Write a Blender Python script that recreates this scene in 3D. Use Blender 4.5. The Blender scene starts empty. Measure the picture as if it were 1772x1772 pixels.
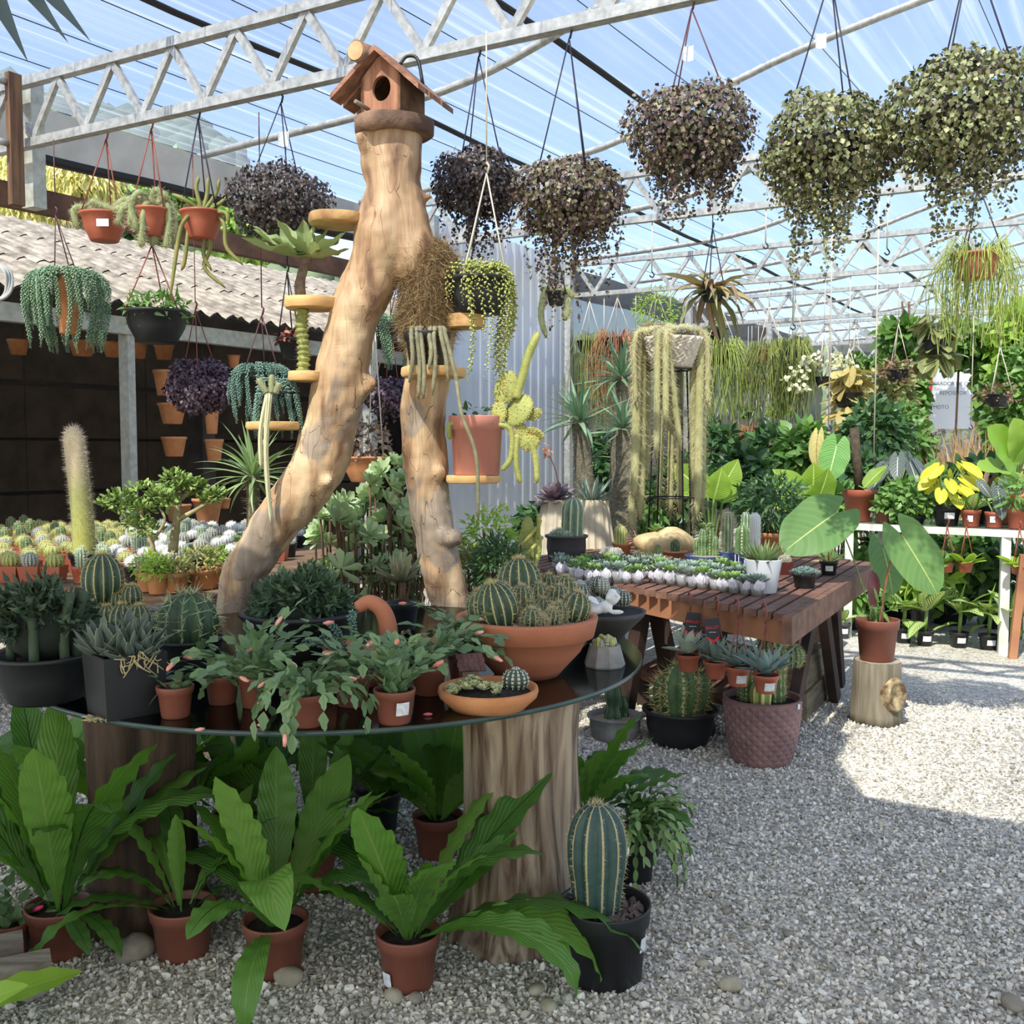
import bpy, math, random
import numpy as np
from mathutils import Vector, Matrix
pi = math.pi
random.seed(7)
RNG = np.random.default_rng(7)
sc = bpy.context.scene
COL = sc.collection

# ------------------------------------------------------------------ camera
F = 1739.0; CAMZ = 1.42; TH = math.radians(3.49)
cam = bpy.data.cameras.new('camera'); camo = bpy.data.objects.new('camera', cam); COL.objects.link(camo)
cam.sensor_width = 36; cam.lens = 36 * F / 1772; cam.clip_end = 500
camo.location = (0, 0, CAMZ); camo.rotation_euler = (pi / 2 - TH, 0, 0)
sc.camera = camo
# ------------------------------------------------------------------ sky, sun, exposure
SUN_EL = math.radians(52); LH = Vector((.476, .88, 0)).normalized()
world = bpy.data.worlds.new('sky'); sc.world = world; world.use_nodes = True
wn = world.node_tree.nodes; wl = world.node_tree.links
sky = wn.new('ShaderNodeTexSky'); sky.sky_type = 'NISHITA'; sky.sun_disc = False
sky.sun_elevation = SUN_EL; sky.sun_rotation = math.atan2(-LH.x, -LH.y)
sky.air_density = 1.0; sky.dust_density = 1.2; sky.ozone_density = 1.3
wn['Background'].inputs[1].default_value = 0.28
wl.new(sky.outputs[0], wn['Background'].inputs[0])
sun = bpy.data.lights.new('sun', 'SUN'); sun.energy = 12.5; sun.angle = math.radians(.6); sun.color = (1, .84, .62)
suno = bpy.data.objects.new('sun', sun); COL.objects.link(suno)
sdir = Vector((LH.x * math.cos(SUN_EL), LH.y * math.cos(SUN_EL), -math.sin(SUN_EL)))
suno.rotation_euler = sdir.to_track_quat('-Z', 'Y').to_euler(); suno.location = (-5, -8, 14)
sc.view_settings.view_transform = 'Standard'; sc.view_settings.look = 'None'
sc.view_settings.gamma = 1; sc.view_settings.use_curve_mapping = False
sc.view_settings.exposure = 0.5
sc.cycles.max_bounces = 7; sc.cycles.diffuse_bounces = 3; sc.cycles.glossy_bounces = 3
sc.cycles.transmission_bounces = 6; sc.cycles.transparent_max_bounces = 10
sc.cycles.caustics_reflective = False; sc.cycles.caustics_refractive = False

# ------------------------------------------------------------------ helpers: pixels of the 1772 frame to places
def ray(px, py):
    cx = (px - 886) / F; cy = (886 - py) / F
    return Vector((cx, math.cos(TH) + cy * math.sin(TH), -math.sin(TH) + cy * math.cos(TH)))
def W(px, py, Y):
    d = ray(px, py); k = Y / d.y
    return Vector((d.x * k, Y, CAMZ + d.z * k))
def WZ(px, py, z):
    d = ray(px, py); k = (z - CAMZ) / d.z
    return Vector((d.x * k, d.y * k, z))
def put(px, py, z, r):                       # base centre of a round thing whose front base edge is seen at (px, py)
    p = WZ(px, py, z); Y = p.y + r * .93
    return Vector((p.x * Y / p.y, Y, z))
def PX(n, Y): return n * Y / F               # n pixels at depth Y, in metres
def lin(c):
    f = lambda x: x / 12.92 if x <= .04045 else ((x + .055) / 1.055) ** 2.4
    return tuple(f(x / 255) for x in c)

# ------------------------------------------------------------------ mesh builder
def A(x): return np.asarray(x, dtype=np.float64)
def nrm(v):
    v = A(v); return v / np.maximum(np.linalg.norm(v, axis=-1, keepdims=True), 1e-9)
class MB:
    def __init__(s): s.v = []; s.f = []; s.uv = []; s.n = 0
    def add(s, v, f, mi=0, uv=None):
        v = A(v).reshape(-1, 3)
        f = np.asarray(f, dtype=np.int64)
        s.v.append(v); s.f.append((f + s.n, mi))
        s.uv.append(np.zeros((len(v), 2)) if uv is None else A(uv)); s.n += len(v); return s
    def ngon(s, v, mi=0): return s.add(v, [list(range(len(v)))], mi)
    def tube(s, pts, rad, n=8, mi=0, cap=True, uvl=None):
        P = A(pts); N = len(P); R = np.broadcast_to(A(rad), (N,))
        T = nrm(np.gradient(P, axis=0))
        a = np.array([0, 0, 1.]) if abs(T[0][2]) < .9 else np.array([1., 0, 0])
        u = nrm(np.cross(T[0], a)); th = np.arange(n) * 2 * pi / n
        V = np.zeros((N, n, 3)); c = np.cos(th)[:, None]; sn = np.sin(th)[:, None]
        for i in range(N):
            u = nrm(u - T[i] * np.dot(u, T[i])); w = np.cross(T[i], u)
            V[i] = P[i] + R[i] * (c * u + sn * w)
        i = np.arange(N - 1)[:, None] * n; j = np.arange(n)[None]; k = (j + 1) % n
        f = np.stack([i + j, i + k, i + n + k, i + n + j], -1).reshape(-1, 4)
        uv = np.stack(np.broadcast_arrays((np.arange(n) / n)[None], np.linspace(0, 1, N)[:, None]), -1).reshape(-1, 2)
        b = s.n; s.add(V, f, mi, uv)
        if cap:
            s.f.append((np.array([list(range(n))[::-1]]) + b, mi)); s.f.append((np.array([list(range(n))]) + b + (N - 1) * n, mi))
        return s
    def lathe(s, prof, n=24, c=(0, 0, 0), mi=0, rf=None, uvs=1.0):
        pr = A(prof); N = len(pr); th = np.arange(n) * 2 * pi / n
        r = np.broadcast_to(pr[:, 0:1], (N, n)).copy(); z = np.broadcast_to(pr[:, 1:2], (N, n)).copy()
        if rf is not None: r, z = rf(r, z, th)
        V = np.stack([r * np.cos(th), r * np.sin(th), z], -1) + A(c)
        i = np.arange(N - 1)[:, None] * n; j = np.arange(n)[None]; k = (j + 1) % n
        f = np.stack([i + j, i + k, i + n + k, i + n + j], -1).reshape(-1, 4)
        uv = np.stack(np.broadcast_arrays((th / (2 * pi) * uvs)[None], np.linspace(0, 1, N)[:, None]), -1).reshape(-1, 2)
        return s.add(V, f, mi, uv)
    def box(s, c, d, mi=0, rz=0):
        x, y, z = A(d) / 2
        v = A([[-x, -y, -z], [x, -y, -z], [x, y, -z], [-x, y, -z], [-x, -y, z], [x, -y, z], [x, y, z], [-x, y, z]])
        if rz:
            q = math.cos(rz), math.sin(rz); v = np.stack([v[:, 0] * q[0] - v[:, 1] * q[1], v[:, 0] * q[1] + v[:, 1] * q[0], v[:, 2]], -1)
        return s.add(v + A(c), [[0, 3, 2, 1], [4, 5, 6, 7], [0, 1, 5, 4], [1, 2, 6, 5], [2, 3, 7, 6], [3, 0, 4, 7]], mi)
    def beam(s, a, b, w, h, mi=0, up=(0, 0, 1)):
        a = A(a); b = A(b); t = nrm(b - a); up = A(up)
        if abs(np.dot(t, up)) > .98: up = A((.3, 1, 0))
        y = nrm(np.cross(up, t)); z = np.cross(t, y)
        v = [p + y * (i * w / 2) + z * (j * h / 2) for p in (a, b) for i, j in ((-1, -1), (1, -1), (1, 1), (-1, 1))]
        return s.add(v, [[0, 3, 2, 1], [4, 5, 6, 7], [0, 1, 5, 4], [1, 2, 6, 5], [2, 3, 7, 6], [3, 0, 4, 7]], mi)
    def inst(s, tm, R, T, mi=0):
        tv, tf = tm[0], np.asarray(tm[1]); R = A(R); T = A(T); K = len(T); n = len(tv)
        if K == 0: return s
        V = np.einsum('kij,nj->kni', R, A(tv)) + T[:, None]
        f = (tf[None] + (np.arange(K) * n)[:, None, None]).reshape(-1, tf.shape[1])
        uv = np.tile(A(tm[2]), (K, 1)) if len(tm) > 2 else None
        return s.add(V, f, mi, uv)
    def mesh(s, name, mats, smooth=True):
        me = bpy.data.meshes.new(name)
        V = np.concatenate(s.v) if s.v else np.zeros((0, 3))
        me.vertices.add(len(V)); me.vertices.foreach_set('co', V.ravel().astype(np.float32))
        li = np.concatenate([f.ravel() for f, m in s.f]); tot = np.concatenate([np.full(len(f), f.shape[1]) for f, m in s.f])
        mi = np.concatenate([np.full(len(f), m) for f, m in s.f])
        me.loops.add(len(li)); me.polygons.add(len(tot))
        me.loops.foreach_set('vertex_index', li.astype(np.int32))
        me.polygons.foreach_set('loop_start', (np.cumsum(tot) - tot).astype(np.int32))
        me.polygons.foreach_set('loop_total', tot.astype(np.int32))
        me.polygons.foreach_set('material_index', mi.astype(np.int32))
        me.polygons.foreach_set('use_smooth', np.full(len(tot), smooth) & (tot < 5))
        UV = np.concatenate(s.uv)
        if UV.any():
            l = me.uv_layers.new(name='uv'); l.data.foreach_set('uv', UV[li].ravel().astype(np.float32))
        for m in (mats if isinstance(mats, (list, tuple)) else [mats]): me.materials.append(m)
        me.update(calc_edges=True)
        if smooth: me.validate()
        return me
def obj(name, m, mats=None, parent=None, loc=(0, 0, 0), rot=None, scale=None, kind=None, smooth=True, label=None):
    me = m.mesh(name, mats, smooth) if isinstance(m, MB) else m
    o = bpy.data.objects.new(name, me); COL.objects.link(o)
    o.location = loc
    if rot is not None: o.rotation_euler = rot
    if scale is not None: o.scale = scale if hasattr(scale, '__len__') else (scale,) * 3
    if parent is not None: o.parent = parent
    if kind: o['kind'] = kind
    if label: o['label'] = label
    return o
def tag(o, label, cat, group=None):
    o['label'] = label; o['category'] = cat
    if group: o['group'] = group
    return o
def thing(name, label, cat, loc=(0, 0, 0), group=None, rz=0):
    o = bpy.data.objects.new(name, None); COL.objects.link(o); o.location = loc; o.rotation_euler = (0, 0, rz)
    o.empty_display_size = .05
    return tag(o, label, cat, group)
def copytree(o, loc, rz=0, parent=None):
    c = o.copy(); COL.objects.link(c); c.location = loc; c.rotation_euler = (0, 0, rz)
    for ch in o.children:
        d = ch.copy(); COL.objects.link(d); d.parent = c
        for g in ch.children:
            e = g.copy(); COL.objects.link(e); e.parent = d
    return c
def textmesh(body, size, mat, ext=.0003):
    fc = bpy.data.curves.new('lettering', 'FONT'); fc.body = body; fc.size = size; fc.align_x = 'CENTER'; fc.extrude = ext
    fo = bpy.data.objects.new('lettering', fc); COL.objects.link(fo); bpy.context.view_layer.update()
    me = bpy.data.meshes.new_from_object(fo.evaluated_get(bpy.context.evaluated_depsgraph_get())); me.materials.clear(); me.materials.append(mat)
    bpy.data.objects.remove(fo); return me
def frames(d, n, s=1.0):
    d = nrm(d); n = A(n); z = nrm(n - d * np.sum(d * n, -1, keepdims=True)); y = np.cross(z, d)
    return np.stack([d, y, z], -1) * np.broadcast_to(A(s), (len(d),))[:, None, None]
def rnd(n, k=3): return RNG.normal(size=(n, k))
def ru(a, b, n=None): return RNG.uniform(a, b, n)

# ------------------------------------------------------------------ leaf shapes
def leafgrid(L, Wd, shape='ovate', nl=8, nw=2, bend=.4, fold=.15, wave=0, wf=4, cp=1.0, thick=0, twist=0):
    t = np.linspace(0, 1, nl + 1); q = np.linspace(-1, 1, 2 * nw + 1)
    if shape == 'ovate': w = np.sin(pi * t ** .75) ** .85
    elif shape == 'lance': w = np.sin(pi * t ** .62) ** 1.1
    elif shape == 'strap': w = np.maximum(.10 * (1 - t), (np.sin(pi * np.clip(t, 0, 1) ** 1.55)) ** .8)
    elif shape == 'blade': w = (1 - t) ** .55 * (.75 + .5 * t)
    elif shape == 'heart': w = (t + .03) ** .38 * np.clip(1 - t, 0, 1) ** .62 * 1.62
    elif shape == 'round': w = np.sqrt(np.clip(1 - (2 * t - 1) ** 2, 0, 1))
    elif shape == 'spat': w = np.where(t < .7, .28 + .72 * (t / .7) ** 1.2, np.sqrt(np.clip(1 - ((t - .7) / .3) ** 2, 0, 1)))
    a = -bend * t ** cp
    cx = np.concatenate([[0], np.cumsum(np.cos((a[1:] + a[:-1]) / 2))]) * L / nl
    cz = np.concatenate([[0], np.cumsum(np.sin((a[1:] + a[:-1]) / 2))]) * L / nl
    y = q[None] * w[:, None] * Wd / 2
    lift = fold * np.abs(y)
    if wave: lift = lift + wave * np.sin(2 * pi * wf * t[:, None] + np.sign(q)[None] * .9) * np.abs(q[None]) ** 1.5 * np.minimum(1, w[:, None] * 1.4)
    if wave: y = y * (1 + .03 * np.sin(2 * pi * wf * t[:, None] + 1.2 * np.sign(q)[None]))
    X = cx[:, None] - np.sin(a)[:, None] * lift; Z = cz[:, None] + np.cos(a)[:, None] * lift
    if shape == 'heart': X = X - L * .30 * (1 - t[:, None]) ** 3 * np.sin(np.abs(q[None]) * pi * .68)
    if twist:
        al = twist * t[:, None]; Z = Z + y * np.sin(al); y = y * np.cos(al)
    V = np.stack([X, y, Z], -1).reshape(-1, 3); m = 2 * nw + 1
    i = np.arange(nl)[:, None] * m; j = np.arange(2 * nw)[None]
    f = np.stack([i + j, i + m + j, i + m + j + 1, i + j + 1], -1).reshape(-1, 4)
    uv = np.stack(np.broadcast_arrays(q[None] * .5 + .5, t[:, None]), -1).reshape(-1, 2)
    if thick:
        th = (thick * (1 - q[None] ** 2 * .95) * np.minimum(1, 4 * (1 - t[:, None]) + .15)).reshape(-1, 1)
        nz = np.stack([-np.sin(a), 0 * a, np.cos(a)], -1)
        V2 = V - np.repeat(nz, m, 0) * th
        f2 = f[:, ::-1] + len(V); V = np.concatenate([V, V2]); f = np.concatenate([f, f2]); uv = np.concatenate([uv, uv])
    return V, f, uv
_pool = {}
def leafmesh(key, mat, *a, **k):
    if key not in _pool:
        v, f, uv = leafgrid(*a, **k); _pool[key] = MB().add(v, f, 0, uv).mesh(key.split('|')[0], mat)
    return _pool[key]
def eul(az, pitch, roll=0):     # leaf along +X raised by pitch, turned to azimuth
    return (Matrix.Rotation(az, 3, 'Z') @ Matrix.Rotation(-pitch, 3, 'Y') @ Matrix.Rotation(roll, 3, 'X')).to_euler()
def ico(r=1.0, sub=1):
    import bmesh
    b = bmesh.new(); bmesh.ops.create_icosphere(b, subdivisions=sub, radius=r)
    v = A([x.co[:] for x in b.verts]); f = np.array([[q.index for q in p.verts] for p in b.faces]); b.free(); return v, f
ICO1 = ico(1, 1); ICO2 = ico(1, 2); ICO3 = ico(1, 3)
NEEDLE = (A([[0, -.5, 0], [0, .5, 0], [1, 0, 0]]), np.array([[0, 1, 2]]))

# ------------------------------------------------------------------ materials
def newmat(name):
    m = bpy.data.materials.new(name); m.use_nodes = True; t = m.node_tree
    return m, t, t.nodes['Principled BSDF'], t.nodes['Material Output']
def ramp(t, fac, stops):
    r = t.nodes.new('ShaderNodeValToRGB'); e = r.color_ramp.elements
    e[0].position, e[0].color = stops[0][0], (*stops[0][1], 1); e[1].position, e[1].color = stops[-1][0], (*stops[-1][1], 1)
    for p, c in stops[1:-1]: x = e.new(p); x.color = (*c, 1)
    t.links.new(fac, r.inputs[0]); return r.outputs[0]
def math_(t, op, a, b=None, clamp=False):
    n = t.nodes.new('ShaderNodeMath'); n.operation = op; n.use_clamp = clamp
    for i, x in enumerate((a, b)):
        if x is None: continue
        if isinstance(x, (int, float)): n.inputs[i].default_value = x
        else: t.links.new(x, n.inputs[i])
    return n.outputs[0]
def mixc(t, fac, a, b, mode='MIX'):
    n = t.nodes.new('ShaderNodeMix'); n.data_type = 'RGBA'; n.blend_type = mode
    for i, x in ((0, fac), (6, a), (7, b)):
        if isinstance(x, (int, float)): n.inputs[i].default_value = x
        elif isinstance(x, tuple): n.inputs[i].default_value = (*x[:3], 1)
        else: t.links.new(x, n.inputs[i])
    return n.outputs[2]
def noise(t, scale, detail=4, stretch=None, coord='Object', dist=0, rough=.55):
    tc = t.nodes.new('ShaderNodeTexCoord'); n = t.nodes.new('ShaderNodeTexNoise'); src = tc.outputs[coord]
    if stretch:
        mp = t.nodes.new('ShaderNodeMapping'); mp.inputs['Scale'].default_value = stretch; t.links.new(src, mp.inputs[0]); src = mp.outputs[0]
    t.links.new(src, n.inputs[0]); n.inputs['Scale'].default_value = scale; n.inputs['Detail'].default_value = detail
    n.inputs['Distortion'].default_value = dist; n.inputs['Roughness'].default_value = rough
    return n.outputs[0]
def bump(t, b, h, strength, dist=.01):
    n = t.nodes.new('ShaderNodeBump'); n.inputs['Strength'].default_value = strength; n.inputs['Distance'].default_value = dist
    t.links.new(h, n.inputs['Height']); t.links.new(n.outputs[0], b.inputs['Normal'])
def mk(name, c1, c2=None, scale=6, rough=.6, bmp=0, bsc=40, stretch=None, metal=0, spec=.4, detail=4, lo=.35, hi=.65, bdist=.01, dist=0):
    m, t, b, o = newmat(name)
    b.inputs['Roughness'].default_value = rough; b.inputs['Metallic'].default_value = metal; b.inputs['Specular IOR Level'].default_value = spec
    b.inputs['Base Color'].default_value = (*c1, 1)
    if c2: t.links.new(ramp(t, noise(t, scale, detail, stretch, dist=dist), [(lo, c1), (hi, c2)]), b.inputs['Base Color'])
    if bmp: bump(t, b, noise(t, bsc, 5, stretch), bmp, bdist)
    return m
def leafmat(name, c1, c2, rib=None, ribw=.03, veins=0, vf=16, vcol=None, rough=.42, transl=.25, edge=None, spec=.35, patch=None, tcol=None):
    """leaf colour varies by leaf (island) and by object; the midrib and veins follow the leaf's own grid"""
    m, t, b, o = newmat(name); L = t.links
    g = t.nodes.new('ShaderNodeNewGeometry'); oi = t.nodes.new('ShaderNodeObjectInfo')
    r = math_(t, 'FRACT', math_(t, 'ADD', g.outputs['Random Per Island'], oi.outputs['Random']))
    col = ramp(t, r, [(0, c1), (1, c2)])
    if rib or veins or edge or patch:
        uv = t.nodes.new('ShaderNodeUVMap'); sp = t.nodes.new('ShaderNodeSeparateXYZ'); L.new(uv.outputs[0], sp.inputs[0])
        au = math_(t, 'ABSOLUTE', math_(t, 'SUBTRACT', sp.outputs[0], .5))
        ph = math_(t, 'SINE', math_(t, 'MULTIPLY', math_(t, 'SUBTRACT', sp.outputs[1], math_(t, 'MULTIPLY', au, .55)), 2 * pi * vf))
        if patch:
            pf = math_(t, 'MULTIPLY', math_(t, 'GREATER_THAN', math_(t, 'ADD', ph, math_(t, 'MULTIPLY', noise(t, 60, 2), 1.2)), .55), math_(t, 'LESS_THAN', au, .36))
            col = mixc(t, pf, col, patch)
        if veins:
            vv = math_(t, 'MULTIPLY', math_(t, 'POWER', math_(t, 'ABSOLUTE', ph), 8), veins, True)
            col = mixc(t, vv, col, vcol or rib or c2)
            bump(t, b, ph, .25, .003)
        if rib: col = mixc(t, math_(t, 'LESS_THAN', au, ribw), col, rib)
        if edge: col = mixc(t, math_(t, 'GREATER_THAN', au, .44), col, edge)
    L.new(col, b.inputs['Base Color']); b.inputs['Roughness'].default_value = rough; b.inputs['Specular IOR Level'].default_value = spec
    if transl:
        tr = t.nodes.new('ShaderNodeBsdfTranslucent'); mx = t.nodes.new('ShaderNodeMixShader'); mx.inputs[0].default_value = transl
        hs = t.nodes.new('ShaderNodeHueSaturation'); hs.inputs['Saturation'].default_value = 1.15; hs.inputs['Value'].default_value = 1.5
        L.new(col, hs.inputs['Color']); L.new(hs.outputs[0], tr.inputs[0])
        L.new(b.outputs[0], mx.inputs[1]); L.new(tr.outputs[0], mx.inputs[2]); L.new(mx.outputs[0], o.inputs[0])
    return m
def cactmat(name, c1, c2, ridge, rw=.12, rough=.55, dots=0):
    """u runs once per rib: pale woolly line on the ridge"""
    m, t, b, o = newmat(name); L = t.links
    uv = t.nodes.new('ShaderNodeUVMap'); sp = t.nodes.new('ShaderNodeSeparateXYZ'); L.new(uv.outputs[0], sp.inputs[0])
    fr = math_(t, 'ABSOLUTE', math_(t, 'SUBTRACT', math_(t, 'FRACT', sp.outputs[0]), .5))
    col = ramp(t, noise(t, 25, 3), [(.35, c1), (.65, c2)])
    fac = math_(t, 'GREATER_THAN', fr, .5 - rw / 2)
    if dots: fac = math_(t, 'MULTIPLY', fac, math_(t, 'GREATER_THAN', math_(t, 'SINE', math_(t, 'MULTIPLY', sp.outputs[1], 2 * pi * dots)), -.2))
    L.new(mixc(t, fac, col, ridge), b.inputs['Base Color']); b.inputs['Roughness'].default_value = rough
    return m
# plain colours
TERRA = mk('terracotta', lin((190, 122, 92)), lin((172, 106, 78)), 5, .8, .12, 60)
TERRA2 = mk('pale_clay', lin((208, 146, 98)), lin((186, 122, 78)), 9, .8, .15, 50)
BROWNP = mk('brown_plastic', lin((132, 80, 64)), lin((120, 70, 56)), 3, .42)
REDP = mk('red_brown_plastic', lin((178, 98, 72)), lin((162, 86, 62)), 3, .42)
BLACKP = mk('black_plastic', lin((38, 39, 41)), lin((30, 31, 34)), 4, .45)
GREYP = mk('charcoal_plastic', lin((72, 72, 74)), lin((60, 60, 62)), 5, .5)
PINKP = mk('pink_clay_plastic', lin((196, 132, 116)), lin((184, 120, 104)), 4, .55)
SOIL = mk('potting_soil', lin((52, 42, 34)), lin((24, 19, 16)), 70, .95, .8, 120)
GRITM = mk('pale_grit', lin((196, 182, 158)), lin((120, 108, 92)), 160, .9, .8, 200)
WHITEC = mk('white_ceramic', lin((226, 226, 224)), rough=.3)
STICK = mk('paper_label', lin((228, 228, 226)), lin((196, 200, 204)), 90, .6)
STEEL = mk('galvanised_steel', lin((186, 186, 180)), lin((150, 150, 146)), 22, .42, .05, 60, metal=.35)
ALUM = mk('painted_steel', lin((188, 190, 178)), lin((160, 162, 150)), 16, .5, metal=.15)
WIREP = mk('purple_brown_cord', lin((86, 52, 56)), rough=.5)
WIREB = mk('blue_black_cord', lin((36, 36, 52)), rough=.5)
WIRER = mk('rust_red_cord', lin((136, 74, 58)), rough=.5)
WIREW = mk('pale_cord', lin((200, 190, 168)), rough=.7)
DARKM = mk('black_wire', lin((26, 26, 26)), rough=.5)
# ================================================================== THE GREENHOUSE SHELL
GO = Vector((-3.38, 6.77, 0)); GU = Vector((.88, -.476, 0)).normalized(); GV = Vector((.55, .835, 0)).normalized()
def G(u, k, z): return GO + GU * u + GV * k + Vector((0, 0, z))
ZC = 3.40; ZT = 3.79                                    # lower and upper chord of the trusses
def T1Y(px): c = (px - 886) / F; return 4.95 / (1 + .541 * c)
# ground: pale crushed stone
gm, t, b, o = newmat('crushed_stone')
v = t.nodes.new('ShaderNodeTexVoronoi'); v.inputs['Scale'].default_value = 75; tc = t.nodes.new('ShaderNodeTexCoord'); t.links.new(tc.outputs['Object'], v.inputs[0])
sep = t.nodes.new('ShaderNodeSeparateColor'); t.links.new(v.outputs['Color'], sep.inputs[0])
cc = ramp(t, sep.outputs[0], [(0, lin((150, 145, 134))), (.5, lin((202, 196, 182))), (1, lin((236, 230, 216)))])
pt = ramp(t, noise(t, 1.1, 4), [(.42, (1, 1, 1)), (.72, (.72, .70, .66))])
t.links.new(mixc(t, 1.0, cc, pt, 'MULTIPLY'), b.inputs['Base Color']); b.inputs['Roughness'].default_value = .9
bump(t, b, math_(t, 'SUBTRACT', 1.0, v.outputs['Distance']), .9, .01)
fl = MB(); xs = np.linspace(-40, 40, 61); ys = np.linspace(-12, 60, 61)
X, Yg = np.meshgrid(xs, ys); fl.add(np.stack([X, Yg, X * 0], -1), [[i * 61 + j, i * 61 + j + 1, (i + 1) * 61 + j + 1, (i + 1) * 61 + j] for i in range(60) for j in range(60)])
floor = obj('floor', fl, gm, kind='structure')
# loose stones close to the camera, too many to count
sm, t, b, o = newmat('loose_stone')
g = t.nodes.new('ShaderNodeNewGeometry')
t.links.new(ramp(t, g.outputs['Random Per Island'], [(0, lin((138, 133, 122))), (.45, lin((198, 192, 178))), (.9, lin((238, 232, 218))), (1, lin((206, 188, 164)))]), b.inputs['Base Color'])
b.inputs['Roughness'].default_value = .85
K = 80000; yy = 2.05 + 3.6 * RNG.random(K) ** 1.15; xx = (RNG.random(K) * 1.36 - .60) * yy
q = nrm(rnd(K, 4)); w_, x_, y_, z_ = q.T
Rm = np.stack([1 - 2 * (y_ * y_ + z_ * z_), 2 * (x_ * y_ - w_ * z_), 2 * (x_ * z_ + w_ * y_), 2 * (x_ * y_ + w_ * z_), 1 - 2 * (x_ * x_ + z_ * z_), 2 * (y_ * z_ - w_ * x_), 2 * (x_ * z_ - w_ * y_), 2 * (y_ * z_ + w_ * x_), 1 - 2 * (x_ * x_ + y_ * y_)], -1).reshape(K, 3, 3)
sz = ru(.0045, .0095, K) * np.where(RNG.random(K) < .03, 1.6, 1)
Rm = Rm * (sz[:, None] * np.stack([ru(.9, 1.5, K), ru(.7, 1.1, K), ru(.5, .8, K)], -1))[:, None, :]
oc = A([[1, 0, 0], [-1, 0, 0], [0, 1, 0], [0, -1, 0], [.3, .2, 1], [-.3, .1, -1], [.6, .6, .5], [-.6, -.6, .5], [.6, -.6, -.4], [-.6, .5, -.4]])
import bmesh as _bm
bb = _bm.new(); [bb.verts.new(p) for p in oc]; _bm.ops.convex_hull(bb, input=bb.verts[:]); bb.verts.index_update()
STONE = (A([x.co[:] for x in bb.verts]), np.array([[q_.index for q_ in p.verts] for p in bb.faces])); bb.free()
obj('gravel', MB().inst(STONE, Rm, np.stack([xx, yy, sz * .45], -1)), sm, floor, kind='stuff', smooth=False)
# a few bigger stones
for i, (px, py, r, c) in enumerate([(1262, 1712, .030, 0), (235, 1655, .055, 1), (681, 1730, .028, 0), (1215, 1672, .017, 0), (930, 1720, .022, 0), (950, 1748, .024, 0), (1048, 1690, .03, 1), (1255, 1580, .014, 1), (1752, 1745, .03, 1), (1110, 1620, .02, 1), (1365, 1620, .016, 1), (720, 1733, .022, 1), (500, 1702, .04, 0)]):
    v_, f_ = ICO2; vv = v_ * (1 + .18 * np.sin(v_ @ rnd(3, 3) * 2.5).sum(1, keepdims=True) / 3) * A([1.15, .9, .7]) * r
    p = WZ(px, py, 0); p.z = r * .45
    tag(obj('stone', MB().add(vv, f_), mk('stone_%d' % i, lin((176, 168, 146)) if c == 0 else lin((128, 122, 112)), lin((150, 140, 120)), 20, .85, .3, 50), loc=p, rot=(0, 0, i)), ['rounded beige stone lying on the crushed gravel', 'rounded grey stone lying on the crushed gravel'][c], 'stone', ['beige stones on the gravel', 'grey stones on the gravel'][c])
# trusses
def truss(k, u0, u1, label, fine):
    th = thing('roof_truss', label, 'truss', G(u0, k, ZC))
    R = lambda u, z: G(u, k, z) - G(u0, k, ZC)
    s = 1.0 if fine else .8
    obj('lower_chord', MB().beam(R(u0 - .25, ZC), R(u1, ZC), .06, .055), STEEL, th, smooth=False)
    obj('upper_chord', MB().beam(R(u0 - .25, ZT), R(u1, ZT), .06, .055), STEEL, th, smooth=False)
    n = int((u1 - u0) / .5)
    for i in range(n):
        a = u0 - .16 + i * .5
        obj('web_bar', MB().beam(R(a, ZC + .02), R(a + .25, ZT - .02), .045, .03, up=GV), STEEL, th, smooth=False)
        obj('web_bar', MB().beam(R(a + .25, ZT - .02), R(a + .5, ZC + .02), .045, .03, up=GV), STEEL, th, smooth=False)
    return th
KS = [0, 3.9, 7.5, 11.2, 15.0, 19]
for i, k in enumerate(KS):
    truss(k, 0, 8.0, ['long pale steel roof truss just behind the birdhouse, carrying the hanging baskets', 'second steel roof truss, behind the row of dark hanging baskets', 'third steel roof truss, over the stand with the white carved bowl', 'fourth steel roof truss, over the feathery green hanging plants', 'fifth steel roof truss, in front of the dark rear shade cloth', 'sixth steel roof truss at the far end of the greenhouse'][i], i < 2)
# arched film roof
PU = A([-.45, 0, 1, 2, 2.6, 3.2, 4, 5.2, 6.5, 8, 9.5, 10.8, 11.5]); PZ = A([3.86, 3.90, 3.93, 3.99, 4.10, 4.33, 4.58, 4.83, 4.96, 4.9, 4.6, 4.1, 3.8])
def roofz(u): return np.interp(u, PU, PZ)
def smoothz(u): return np.mean([roofz(u + d) for d in np.linspace(-.4, .4, 9)], axis=0)
fm, t, b, o = newmat('greenhouse_film')
tr = t.nodes.new('ShaderNodeBsdfTransparent'); tl = t.nodes.new('ShaderNodeBsdfTranslucent'); df = t.nodes.new('ShaderNodeBsdfDiffuse')
tr.inputs[0].default_value = (.44, .51, .63, 1); tl.inputs[0].default_value = (.30, .37, .50, 1); df.inputs[0].default_value = (.6, .62, .65, 1)
uvn = t.nodes.new('ShaderNodeUVMap'); mp = t.nodes.new('ShaderNodeMapping'); t.links.new(uvn.outputs[0], mp.inputs[0]); mp.inputs['Scale'].default_value = (1, .012, 1)
n1 = t.nodes.new('ShaderNodeTexNoise'); n1.inputs['Scale'].default_value = 14; n1.inputs['Detail'].default_value = 4; t.links.new(mp.outputs[0], n1.inputs[0])
mpb = t.nodes.new('ShaderNodeMapping'); t.links.new(uvn.outputs[0], mpb.inputs[0]); mpb.inputs['Scale'].default_value = (1, .25, 1)
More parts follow.
